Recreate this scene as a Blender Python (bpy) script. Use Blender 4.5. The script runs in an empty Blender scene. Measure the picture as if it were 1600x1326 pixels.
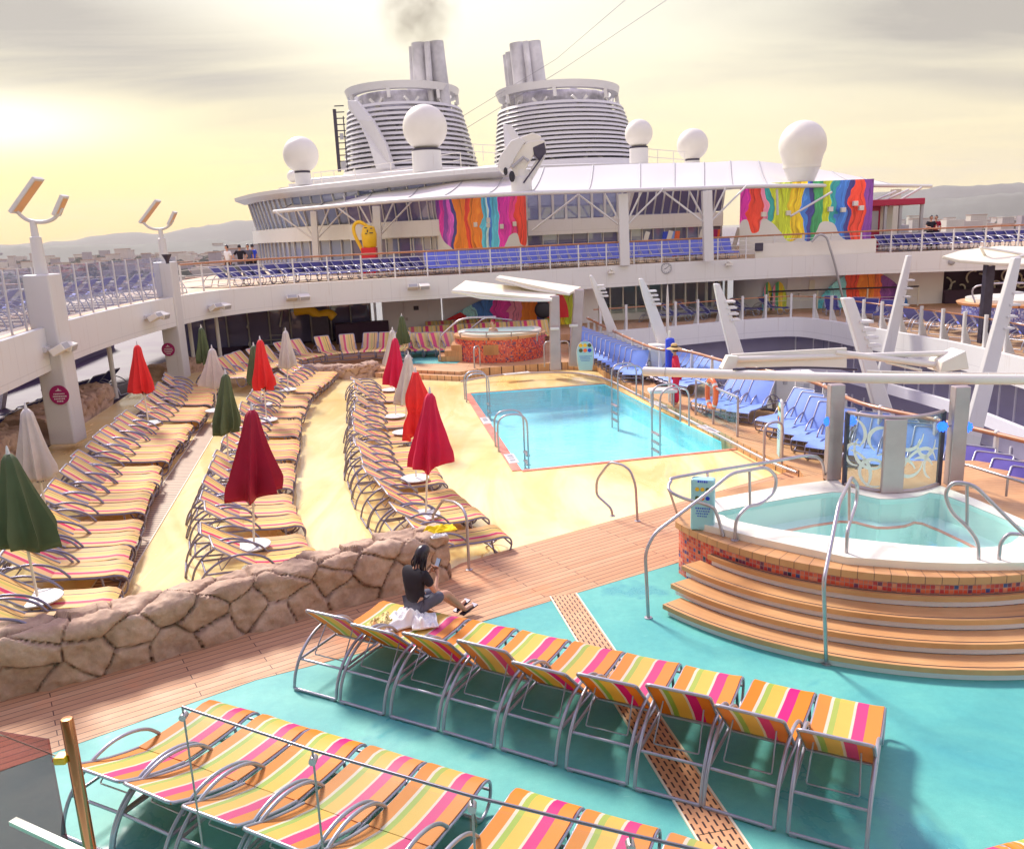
import bpy, bmesh, math, random
from mathutils import Vector, Matrix, noise as mnoise
random.seed(7)
C = bpy.context.scene.collection
PI = math.pi
# ------------------------------------------------------------------ camera model of the photograph (used to measure where things stand)
F, CX, CY = 1300.0, 800.0, 663.0
PIT, ROLL, H = math.atan(299 / 1300), math.radians(2.4), 5.2
def ray(px, py):
    u, v = (px - CX) / F, (CY - py) / F
    c, s = math.cos(ROLL), math.sin(ROLL)
    u, v = u * c + v * s, -u * s + v * c
    return Vector((u, math.cos(PIT) + v * math.sin(PIT), -math.sin(PIT) + v * math.cos(PIT)))
def at(px, py, z=0.0):
    r = ray(px, py)
    t = (z - H) / r.z
    return Vector((r.x * t, r.y * t, z))
def aty(px, py, y):
    r = ray(px, py)
    t = y / r.y
    return Vector((r.x * t, y, H + r.z * t))
def atsurf(px, py, f, dz=0.0):
    z = 0.0
    for _ in range(30):
        p = at(px, py, z + dz)
        z = 0.5 * z + 0.5 * f(p.x, p.y)
    return at(px, py, z + dz)
def vplane(px, py, A, B):
    """where the pixel's ray meets the upright plane through A and B"""
    d = (B - A); n = Vector((d.y, -d.x, 0))
    r = ray(px, py); o = Vector((0, 0, H))
    t = (A - o).dot(n) / r.dot(n)
    return o + r * t
def V(*a): return Vector(a)
# ------------------------------------------------------------------ materials
def lin(c):
    if isinstance(c, str):
        c = [int(c[i:i + 2], 16) / 255 for i in (0, 2, 4)]
        c = [x / 12.92 if x <= .04045 else ((x + .055) / 1.055) ** 2.4 for x in c]
    return (c[0], c[1], c[2], 1)
class N:
    def __init__(s, name):
        s.m = bpy.data.materials.new(name); s.m.use_nodes = True
        s.t = s.m.node_tree; s.b = s.t.nodes['Principled BSDF']; s.o = s.t.nodes['Material Output']
    def n(s, typ, **k):
        q = s.t.nodes.new(typ)
        for a, b in k.items():
            if a.startswith('i_'):
                key = a[2:].replace('_', ' ')
                q.inputs[int(key) if key.isdigit() else key].default_value = b
            else: setattr(q, a, b)
        return q
    def l(s, a, b): s.t.links.new(a, b)
    def ramp(s, fac, stops, interp='LINEAR'):
        q = s.n('ShaderNodeValToRGB'); e = q.color_ramp; e.interpolation = interp
        while len(e.elements) < len(stops): e.elements.new(0.5)
        for i, (p, c) in enumerate(stops):
            e.elements[i].position = p; e.elements[i].color = lin(c)
        s.l(fac, q.inputs[0]); return q.outputs[0]
    def math(s, op, a, b=0.0, c=0.0):
        q = s.n('ShaderNodeMath', operation=op)
        for i, x in enumerate((a, b, c)):
            if isinstance(x, (int, float)): q.inputs[i].default_value = x
            else: s.l(x, q.inputs[i])
        return q.outputs[0]
    def mix(s, f, a, b, blend='MIX'):
        q = s.n('ShaderNodeMix', data_type='RGBA', blend_type=blend)
        for i, x in ((0, f), (6, a), (7, b)):
            if isinstance(x, (int, float)): q.inputs[i].default_value = x
            elif isinstance(x, (tuple, str, list)): q.inputs[i].default_value = lin(x)
            else: s.l(x, q.inputs[i])
        return q.outputs[2]
    def coord(s, kind='Object', scale=None, rot=None):
        c = s.n('ShaderNodeTexCoord').outputs[kind]
        if scale or rot:
            m = s.n('ShaderNodeMapping')
            if scale: m.inputs['Scale'].default_value = scale
            if rot: m.inputs['Rotation'].default_value = rot
            s.l(c, m.inputs[0]); return m.outputs[0]
        return c
    def world(s, scale=None, rot=None):
        c = s.n('ShaderNodeNewGeometry').outputs['Position']
        m = s.n('ShaderNodeMapping')
        if scale: m.inputs['Scale'].default_value = scale
        if rot: m.inputs['Rotation'].default_value = rot
        s.l(c, m.inputs[0]); return m.outputs[0]
    def noise(s, vec, scale, detail=4, rough=.55, dist=0):
        q = s.n('ShaderNodeTexNoise', i_Scale=scale, i_Detail=detail, i_Roughness=rough, i_Distortion=dist)
        s.l(vec, q.inputs['Vector']); return q.outputs['Fac']
    def bump(s, h, strength=.3, dist=.02):
        q = s.n('ShaderNodeBump', i_Strength=strength, i_Distance=dist)
        s.l(h, q.inputs['Height']); s.l(q.outputs[0], s.b.inputs['Normal'])
def simple(name, col, rough=.5, metal=0, var=.12, scale=3.0, spec=.5, bump=0, coat=0):
    k = N(name); k.b.inputs['Roughness'].default_value = rough; k.b.inputs['Metallic'].default_value = metal
    k.b.inputs['Specular IOR Level'].default_value = spec
    if coat: k.b.inputs['Coat Weight'].default_value = coat; k.b.inputs['Coat Roughness'].default_value = .1
    c = lin(col)[:3]
    v = k.coord('Object')
    f = k.noise(v, scale, 5, .6)
    a = tuple(x * (1 - var) for x in c); b = tuple(min(1, x * (1 + var)) for x in c)
    k.l(k.ramp(f, [(.3, a), (.7, b)]), k.b.inputs['Base Color'])
    r = k.math('MULTIPLY_ADD', f, .2, rough - .1); k.l(r, k.b.inputs['Roughness'])
    if bump: k.bump(k.noise(v, scale * 8, 3), bump, .01)
    return k.m
M = {}
M['white'] = simple('white_paint', (.80, .78, .74), .38, 0, .05, .8)
M['cream'] = simple('cream_paint', (.74, .70, .62), .45, 0, .05, .7)
M['fascia'] = simple('deck_edge_paint', (.72, .70, .66), .42, 0, .06, .5)
M['awning'] = simple('awning_canvas', (.84, .83, .79), .7, 0, .03, .5)
k = N('awning_canvas_lit'); k.t.nodes.remove(k.b); d_ = k.n('ShaderNodeBsdfDiffuse'); d_.inputs[0].default_value = (.90, .90, .88, 1); tr_ = k.n('ShaderNodeBsdfTranslucent'); tr_.inputs[0].default_value = (.90, .90, .88, 1)
mx_ = k.n('ShaderNodeMixShader', i_0=.38); k.l(d_.outputs[0], mx_.inputs[1]); k.l(tr_.outputs[0], mx_.inputs[2]); k.l(mx_.outputs[0], k.o.inputs[0]); M['awning'] = k.m
def plated(name, col, rough=.42):
    k = N(name); uv = k.coord('UV'); br = k.n('ShaderNodeTexBrick', offset=0.0, i_Scale=1.0, i_Mortar_Size=.012, i_Mortar_Smooth=.1, i_Brick_Width=2.6, i_Row_Height=1.3); k.l(uv, br.inputs['Vector'])
    v = k.world(); f = k.noise(v, .6, 5); st = k.noise(k.world(scale=(5, 5, .35)), 1.6, 5, .6)
    c = k.mix(k.ramp(f, [(.3, (.0,) * 3), (.7, (.10,) * 3)]), col, tuple(x * .8 for x in col))
    c = k.mix(k.ramp(st, [(.60, (0,) * 3), (.72, (.28,) * 3)]), c, (.46, .36, .27))
    c = k.mix(k.math('MULTIPLY', br.outputs['Fac'], .30), c, (.4, .38, .38)); k.l(c, k.b.inputs['Base Color']); k.b.inputs['Roughness'].default_value = rough
    return k.m
M['fascia'] = plated('plated_deck_edge', (.73, .71, .68)); M['white'] = plated('plated_white_paint', (.81, .79, .76), .38)
M['canvas'] = simple('cream_canvas', (.78, .71, .56), .75, 0, .06, 2)
M['steel'] = simple('stainless_steel', (.46, .43, .46), .36, .75, .08, 8)
M['tube'] = simple('grey_painted_tube', (.25, .23, .31), .32, .55, .08, 6)
M['tubelight'] = simple('pale_painted_tube', (.42, .41, .48), .32, .45, .08, 6)
M['brownsteel'] = simple('brushed_steel_post', (.44, .36, .36), .38, .45, .1, 2)
M['darksteel'] = simple('dark_metal', (.06, .05, .08), .4, .5, .2, 5)
M['black'] = simple('black_rubber', (.02, .018, .025), .6, 0, .2, 5)
M['navy'] = simple('navy_mesh', (.05, .045, .17), .65, 0, .15, 4, spec=.2)
M['periwinkle'] = simple('periwinkle_mesh', (.15, .18, .62), .6, 0, .1, 4, spec=.2)
M['skyblue'] = simple('pale_blue_mesh', (.24, .36, .78), .6, 0, .08, 4, spec=.2)
M['violet'] = simple('violet_mesh', (.13, .10, .38), .6, 0, .1, 4, spec=.2)
M['teak'] = simple('teak_handrail', (.42, .17, .07), .35, 0, .2, 6, coat=.3)
M['crimson'] = simple('crimson_canvas', (.34, .003, .03), .8, 0, .12, 3)
M['red'] = simple('scarlet_canvas', (.75, .03, .03), .8, 0, .1, 3)
M['green'] = simple('olive_green_canvas', (.085, .115, .05), .8, 0, .12, 3)
M['offwhite'] = simple('greige_canvas', (.58, .52, .47), .8, 0, .08, 3)
M['magenta'] = simple('magenta_enamel', (.36, .01, .12), .4, 0, .05, 3)
M['skin'] = simple('skin', (.55, .29, .19), .5, 0, .05, 6)
M['hair'] = simple('dark_hair', (.018, .01, .018), .35, 0, .3, 30)
M['blackcloth'] = simple('black_jersey', (.012, .008, .016), .85, 0, .3, 9)
M['greycloth'] = simple('grey_denim', (.10, .10, .14), .8, 0, .15, 9)
M['redcloth'] = simple('red_uniform_cloth', (.65, .01, .05), .8, 0, .1, 9)
M['whitecloth'] = simple('white_terry', (.84, .83, .82), .9, 0, .04, 14, bump=.4)
M['straw'] = simple('straw', (.6, .40, .16), .8, 0, .2, 30)
M['yellow'] = simple('yellow_gloss', (.85, .52, .02), .35, 0, .06, 3)
M['yellowcloth'] = simple('yellow_towel', (.88, .62, .01), .9, 0, .08, 12, bump=.4)
M['redgloss'] = simple('red_gloss', (.7, .02, .03), .3, 0, .06, 3)
M['bluegloss'] = simple('blue_gloss', (.02, .06, .6), .4, 0, .06, 3)
M['orange'] = simple('orange_buoy', (.85, .16, .05), .5, 0, .06, 3)
M['sooty'] = simple('sooty_steel', (.58, .56, .58), .45, .1, .30, .45)
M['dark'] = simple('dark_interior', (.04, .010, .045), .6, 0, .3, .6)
M['lavender'] = simple('lavender_wall', (.36, .33, .46), .6, 0, .1, .3)
M['lavdark'] = simple('dark_side_plating', (.14, .11, .19), .6, 0, .2, .4)  # even dark purple-grey for the side wall
M['cabin'] = simple('white_cabin_wall', (.80, .78, .83), .5, 0, .05, .4)
M['signblue'] = simple('pale_aqua_sign', (.36, .66, .70), .35, 0, .04, 3)
M['inkdark'] = simple('printed_ink', (.03, .03, .05), .5, 0, .05, 3)
M['greyplate'] = simple('grey_plate', (.40, .39, .40), .5, .1, .08, 1)
M['crimsonpaint'] = simple('crimson_paint', (.40, .006, .05), .45, 0, .06, 1)
M['seashell'] = simple('tub_acrylic', (.84, .80, .68), .25, 0, .04, 1)
M['chrome'] = simple('chrome_post_orange_reflection', (.48, .22, .11), .16, 1, .05, 2)  # orange reflection put into the base colour of the chrome
M['greenwhite'] = simple('pale_green_enamel', (.55, .72, .62), .4, 0, .06, 3)
# glass: clear to light that goes straight through, mirror-like by angle
def facing(k, f0, f1, normal=None):
    lw = k.n('ShaderNodeLayerWeight', i_Blend=.5)
    if normal is not None: k.l(normal, lw.inputs['Normal'])
    return k.math('MULTIPLY_ADD', k.math('POWER', lw.outputs['Facing'], 4.0), f1, f0)
def glass(name, tint, f0=.03, f1=.55, rough=.02, body=None, bodyf=0.0):
    k = N(name); k.t.nodes.remove(k.b)
    t = k.n('ShaderNodeBsdfTransparent'); t.inputs[0].default_value = lin(tint)
    g = k.n('ShaderNodeBsdfGlossy', i_Roughness=rough)
    mx = k.n('ShaderNodeMixShader'); k.l(facing(k, f0, f1), mx.inputs[0])
    a = t.outputs[0]
    if body:
        d = k.n('ShaderNodeBsdfDiffuse'); d.inputs[0].default_value = lin(body)
        m2 = k.n('ShaderNodeMixShader', i_0=bodyf); k.l(a, m2.inputs[1]); k.l(d.outputs[0], m2.inputs[2]); a = m2.outputs[0]
    k.l(a, mx.inputs[1]); k.l(g.outputs[0], mx.inputs[2]); k.l(mx.outputs[0], k.o.inputs[0])
    return k.m
M['glass'] = glass('clear_glass', (.95, .975, .98), .015, .4)
M['screenglass'] = glass('milky_screen_glass', (.90, .92, .96), .03, .5, body=(.58, .60, .82), bodyf=.13)
M['tinted'] = glass('tinted_glass', (.62, .44, .46), .03, .4)
M['greenglass'] = glass('pale_green_glass', (.86, .95, .93), .02, .4, body=(.6, .8, .75), bodyf=.06)
M['bluewin'] = glass('blue_window_glass', (.34, .36, .52), .16, .6, body=(.36, .41, .70), bodyf=.6)
M['lilacwin'] = glass('lilac_window_glass', (.5, .52, .66), .16, .6, body=(.46, .49, .68), bodyf=.55)
M['darkwin'] = glass('dark_window_glass', (.25, .2, .32), .08, .5, body=(.22, .21, .42), bodyf=.65)
# wood planking
def planks(name, a, b, ang, width=.12, length=2.4, gap=.006, rough=.66, line=(.10, .05, .04)):
    k = N(name); v = k.world(rot=(0, 0, ang))
    br = k.n('ShaderNodeTexBrick', offset=.37, i_Scale=1.0, i_Mortar_Size=gap, i_Mortar_Smooth=.2, i_Bias=0.0, i_Brick_Width=length, i_Row_Height=width)
    k.l(v, br.inputs['Vector'])
    br.inputs['Color1'].default_value = lin(a); br.inputs['Color2'].default_value = lin(b); br.inputs['Mortar'].default_value = lin(line)
    g = k.n('ShaderNodeMapping'); g.inputs['Scale'].default_value = (1, 14, 1); k.l(v, g.inputs[0])
    f = k.noise(g.outputs[0], 2.5, 6, .65)
    c = k.mix(.55, br.outputs[0], k.ramp(f, [(.25, (.62, .62, .62)), (.75, (1.2, 1.2, 1.2))]), 'MULTIPLY')
    w = k.noise(k.world(), .55, 5, .6)
    c = k.mix(k.ramp(w, [(.55, (0, 0, 0)), (.62, (.35, .35, .35)), (.66, (.05, .05, .05))]), c, (.75, .28, .12))
    k.l(c, k.b.inputs['Base Color'])
    k.l(k.ramp(w, [(.35, (rough - .2,) * 3), (.6, (rough + .1,) * 3)]), k.b.inputs['Roughness']); k.b.inputs['Specular IOR Level'].default_value = .3
    k.bump(k.math('SUBTRACT', f, k.math('MULTIPLY', br.outputs['Fac'], 2.0)), .25, .006)
    return k.m
PATHANG = -math.atan2(2.35, 3.75)
M['path'] = planks('teak_planking', (.55, .29, .155), (.63, .36, .205), PATHANG)
M['ledge'] = planks('teak_ledge', (.58, .32, .14), (.64, .37, .18), math.radians(60))
M['backdeck'] = planks('rear_teak', (.58, .33, .17), (.66, .40, .22), math.radians(3))
M['tread'] = None
M['upperwood'] = planks('upper_teak', (.54, .38, .24), (.60, .43, .28), math.radians(8))
k = N('teak_tread'); v = k.world(); sp = k.n('ShaderNodeVectorMath', operation='DISTANCE'); sp.inputs[1].default_value = (5.75, 13.0, 0)
fl_ = k.n('ShaderNodeMapping'); fl_.inputs['Scale'].default_value = (1, 1, 0); k.l(v, fl_.inputs[0]); k.l(fl_.outputs[0], sp.inputs[0])
cb = k.n('ShaderNodeCombineXYZ'); k.l(k.math('MULTIPLY', sp.outputs['Value'], 26), cb.inputs[0]); sx = k.n('ShaderNodeSeparateXYZ'); k.l(v, sx.inputs[0]); k.l(k.math('MULTIPLY', sx.outputs[0], .9), cb.inputs[1])
f = k.noise(cb.outputs[0], 1.0, 4, .6); f2 = k.noise(v, 1.1, 4)
c = k.mix(.6, k.ramp(f2, [(.3, (.52, .25, .10)), (.7, (.66, .37, .16))]), k.ramp(f, [(.3, (.7,) * 3), (.7, (1.2,) * 3)]), 'MULTIPLY')
k.l(c, k.b.inputs['Base Color']); k.b.inputs['Roughness'].default_value = .42; k.bump(f, .2, .004); M['tread'] = k.m
# teal rubber deck with wet stains
k = N('teal_rubber'); v = k.world()
f1 = k.noise(v, .5, 6, .62, .4); f2 = k.noise(v, 9, 5, .7); f3 = k.noise(v, 120, 2, .5)
c = k.ramp(f1, [(.28, (.06, .33, .35)), (.40, (.085, .39, .37)), (.50, (.11, .44, .39)), (.57, (.13, .47, .41)), (.62, (.09, .39, .39)), (.67, (.07, .35, .38)), (.73, (.11, .44, .39))])
c = k.mix(.35, c, k.ramp(f2, [(.3, (.72, .76, .8)), (.7, (1.15, 1.12, 1.1))]), 'MULTIPLY')
c = k.mix(.4, c, k.ramp(f3, [(.3, (.75, .75, .75)), (.7, (1.2, 1.2, 1.2))]), 'MULTIPLY')
sc_ = k.noise(k.world(scale=(1.2, 7, 1), rot=(0, 0, .6)), 3.0, 6, .75); c = k.mix(k.ramp(sc_, [(.63, (0, 0, 0)), (.70, (.35, .35, .35))]), c, (.30, .60, .55))
k.l(c, k.b.inputs['Base Color']); k.l(k.ramp(f1, [(.35, (.62,) * 3), (.57, (.58,) * 3), (.63, (.24,) * 3), (.7, (.55,) * 3)]), k.b.inputs['Roughness'])
k.bump(f3, .12, .004); M['teal'] = k.m
# wet sand coloured beach floor
k = N('wet_sand_floor'); v = k.world(); vs = k.world(scale=(1.6, .35, 1))
f1 = k.noise(vs, .55, 6, .6, .8); f2 = k.noise(v, .32, 4, .6); f3 = k.noise(v, 60, 3, .6)
c = k.ramp(f1, [(.28, (.78, .47, .13)), (.40, (.88, .66, .27)), (.55, (.93, .77, .38)), (.75, (.95, .82, .46))])
c = k.mix(k.ramp(f2, [(.52, (0, 0, 0)), (.7, (.45, .45, .45))]), c, (.72, .40, .12))
c = k.mix(.25, c, k.ramp(f3, [(.3, (.85,) * 3), (.7, (1.1,) * 3)]), 'MULTIPLY')
k.l(c, k.b.inputs['Base Color']); k.l(k.ramp(f1, [(.36, (.30,) * 3), (.46, (.06,) * 3), (.7, (.13,) * 3)]), k.b.inputs['Roughness'])
k.b.inputs['Specular IOR Level'].default_value = .6
wv = k.n('ShaderNodeTexNoise', i_Scale=4.0, i_Detail=3); k.l(v, wv.inputs['Vector'])
k.bump(wv.outputs['Fac'], .05, .02); M['sand'] = k.m
# stone
k = N('rough_sandstone'); v = k.coord('Object')
f1 = k.noise(v, 2.2, 7, .62); f2 = k.noise(v, 14, 5, .65); f3 = k.noise(v, 1.1, 3, .5)
c = k.ramp(f1, [(.28, (.35, .21, .145)), (.5, (.52, .35, .24)), (.72, (.68, .49, .36))])
c = k.mix(.45, c, k.ramp(f2, [(.3, (.7, .7, .7)), (.7, (1.2, 1.2, 1.2))]), 'MULTIPLY')
c = k.mix(k.ramp(f3, [(.45, (0, 0, 0)), (.7, (.3, .3, .3))]), c, (.40, .20, .13))
at_ = k.n('ShaderNodeAttribute', attribute_name='joint')
c = k.mix(at_.outputs['Fac'], c, (.17, .10, .08))
k.l(c, k.b.inputs['Base Color']); k.b.inputs['Roughness'].default_value = .8
k.bump(k.math('ADD', f2, k.math('MULTIPLY', f1, 2)), .6, .02); M['stone'] = k.m
# striped sling: stripes across the width (object X, -0.31..0.31)
def stripes(name, stops):
    k = N(name); k.t.nodes.remove(k.b)
    x = k.n('ShaderNodeSeparateXYZ'); k.l(k.coord('Object'), x.inputs[0])
    u = k.math('MULTIPLY_ADD', x.outputs[0], 1 / .60, .5)
    c = k.ramp(u, stops, 'CONSTANT')
    w = k.noise(k.coord('Object', (160, 30, 30)), 6, 2)
    wv = k.noise(k.coord('Object'), 2.5, 4)
    c = k.mix(.35, c, k.ramp(w, [(.3, (.78,) * 3), (.7, (1.1,) * 3)]), 'MULTIPLY')
    c = k.mix(.3, c, k.ramp(wv, [(.3, (.85, .82, .8)), (.7, (1.06,) * 3)]), 'MULTIPLY')
    oi = k.n('ShaderNodeObjectInfo').outputs['Random']; c = k.mix(1.0, c, k.ramp(oi, [(0, (.84, .82, .84)), (.5, (1, 1, 1)), (1, (1.08, 1.05, .98))]), 'MULTIPLY'); c = k.mix(k.math('MULTIPLY', k.math('FRACT', k.math('MULTIPLY', oi, 7.3)), .16), c, (.85, .72, .55))
    d = k.n('ShaderNodeBsdfDiffuse'); t = k.n('ShaderNodeBsdfTranslucent'); g = k.n('ShaderNodeBsdfGlossy', i_Roughness=.5)
    k.l(c, d.inputs[0]); k.l(c, t.inputs[0])
    m1 = k.n('ShaderNodeMixShader', i_0=.28); k.l(d.outputs[0], m1.inputs[1]); k.l(t.outputs[0], m1.inputs[2])
    m2 = k.n('ShaderNodeMixShader', i_0=.03); k.l(m1.outputs[0], m2.inputs[1]); k.l(g.outputs[0], m2.inputs[2])
    k.l(m2.outputs[0], k.o.inputs[0]); return k.m
OR, WH, GR, YE, PK = (.86, .29, .025), (.84, .74, .60), (.44, .56, .10), (.87, .56, .10), (.80, .015, .24)
M['sling'] = stripes('striped_sling', [(0, OR), (.185, WH), (.235, GR), (.33, YE), (.56, WH), (.605, PK), (.785, OR)])
RD = (.78, .05, .17); Y2 = (.90, .64, .22); DK = (.10, .03, .09)
M['slingb'] = stripes('striped_sling_lit', [(0, (.89, .54, .22)), (.13, Y2), (.20, DK), (.235, Y2), (.34, (.66, .60, .16)), (.42, Y2), (.58, WH), (.61, RD), (.76, (.89, .56, .28)), (.93, Y2)])  # same sling pattern, paler: strong light put into the stripe colours
PK2 = (.80, .06, .22)
M['slingc'] = stripes('striped_sling_pink', [(0, Y2), (.2, WH), (.24, (.72, .62, .25)), (.4, Y2), (.56, PK2), (.82, Y2)])
# mosaic
def mosaic(name, cols):
    k = N(name); v = k.coord('UV')
    s = k.n('ShaderNodeVectorMath', operation='SCALE'); s.inputs['Scale'].default_value = 1 / .055; k.l(v, s.inputs[0])
    fl = k.n('ShaderNodeVectorMath', operation='FLOOR'); k.l(s.outputs[0], fl.inputs[0])
    wn = k.n('ShaderNodeTexWhiteNoise', noise_dimensions='3D'); k.l(fl.outputs[0], wn.inputs['Vector'])
    c = k.ramp(wn.outputs['Value'], cols, 'CONSTANT')
    fr = k.n('ShaderNodeVectorMath', operation='FRACTION'); k.l(s.outputs[0], fr.inputs[0])
    xy = k.n('ShaderNodeSeparateXYZ'); k.l(fr.outputs[0], xy.inputs[0])
    e = k.math('MINIMUM', xy.outputs[0], xy.outputs[1]); g = k.math('LESS_THAN', e, .10)
    k.l(k.mix(g, c, (.45, .25, .22)), k.b.inputs['Base Color']); k.b.inputs['Roughness'].default_value = .2
    k.bump(g, -.3, .004); return k.m
M['mosaic'] = mosaic('red_mosaic', [(0, (.70, .07, .03)), (.3, (.78, .14, .06)), (.55, (.55, .03, .03)), (.72, (.82, .25, .14)), (.80, (.20, .03, .08)), (.90, (.06, .06, .22)), (.96, (.03, .02, .06))])
M['mosaicblue'] = mosaic('blue_mosaic', [(0, (.08, .16, .5)), (.4, (.2, .3, .62)), (.7, (.05, .07, .3)), (.85, (.5, .6, .8))])
# pool basin and water
k = N('pool_basin'); v = k.world()
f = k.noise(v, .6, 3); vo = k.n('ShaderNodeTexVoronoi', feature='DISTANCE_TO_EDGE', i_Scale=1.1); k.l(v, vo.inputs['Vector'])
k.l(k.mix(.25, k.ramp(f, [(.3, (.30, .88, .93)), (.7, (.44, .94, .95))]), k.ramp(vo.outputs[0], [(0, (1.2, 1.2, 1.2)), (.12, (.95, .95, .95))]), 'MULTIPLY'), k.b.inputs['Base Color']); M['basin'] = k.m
k = N('spa_basin'); v = k.world(); f = k.noise(v, .9, 3)
k.l(k.ramp(f, [(.3, (.52, .82, .76)), (.7, (.64, .88, .82))]), k.b.inputs['Base Color']); M['spabasin'] = k.m
def water(name, tint, scale, strength, f0=.03, f1=.7):
    k = N(name); k.t.nodes.remove(k.b)
    t = k.n('ShaderNodeBsdfTransparent'); t.inputs[0].default_value = lin(tint)
    g = k.n('ShaderNodeBsdfGlossy', i_Roughness=.03)
    nz = k.noise(k.world(scale=(1, 1.6, 1)), scale, 4, .6, .5)
    b = k.n('ShaderNodeBump', i_Strength=strength, i_Distance=.05); k.l(nz, b.inputs['Height'])
    k.l(b.outputs[0], g.inputs['Normal'])
    mx = k.n('ShaderNodeMixShader'); k.l(facing(k, f0, f1, b.outputs[0]), mx.inputs[0]); k.l(t.outputs[0], mx.inputs[1]); k.l(g.outputs[0], mx.inputs[2])
    k.l(mx.outputs[0], k.o.inputs[0]); return k.m
M['water'] = water('pool_water', (.90, 1.0, 1.0), 2.2, .14, .06, .8)
M['spawater'] = water('spa_water', (.94, 1.0, .99), 3.0, .06, .05, .8)
k = N('sea_water'); k.b.inputs['Base Color'].default_value = (.10, .12, .18, 1); k.b.inputs['Roughness'].default_value = .25
k.bump(k.noise(k.world(), .15, 6, .7), .5, 1.0); M['sea'] = k.m
def murals(name, stops, edge, warp=.085):
    """flowing bands of paint along u, cut off at a dripping lower edge given as (u, v) points"""
    k = N(name); uv = k.coord('UV'); xy = k.n('ShaderNodeSeparateXYZ'); k.l(uv, xy.inputs[0])
    nm = k.n('ShaderNodeMapping'); nm.inputs['Scale'].default_value = (3.2, 1.5, 1); k.l(uv, nm.inputs[0])
    nz = k.noise(nm.outputs[0], 1.6, 2, .5); 
    u = k.math('MULTIPLY_ADD', k.math('SUBTRACT', nz, .5), warp * 2, xy.outputs[0])
    c = k.ramp(u, [(p_, tuple(min(.95, q_ * 1.22 + .01) for q_ in c_)) for p_, c_ in stops], 'CONSTANT')
    fv = k.n('ShaderNodeCombineXYZ'); k.l(k.math('MULTIPLY', u, 40), fv.inputs[0]); k.l(k.math('MULTIPLY', xy.outputs[1], 1.2), fv.inputs[1]); st = k.noise(fv.outputs[0], 1.3, 3, .6, .3)
    c = k.mix(.75, c, k.ramp(st, [(.36, (.5, .42, .5)), (.45, (1, 1, 1)), (.56, (1.0, 1.0, 1.0)), (.585, (1.9, 1.8, 1.6)), (.63, (1.1, 1.1, 1.1))]), 'MULTIPLY')
    fc = k.n('ShaderNodeFloatCurve'); cv = fc.mapping.curves[0]
    while len(cv.points) < len(edge): cv.points.new(.5, .5)
    for p, (a, b) in zip(cv.points, edge): p.location = (a, b)
    fc.mapping.update(); k.l(xy.outputs[0], fc.inputs['Value'])
    m = k.math('LESS_THAN', xy.outputs[1], fc.outputs[0])
    k.l(k.mix(m, c, (.76, .74, .70)), k.b.inputs['Base Color']); k.b.inputs['Roughness'].default_value = .4
    return k.m
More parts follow.
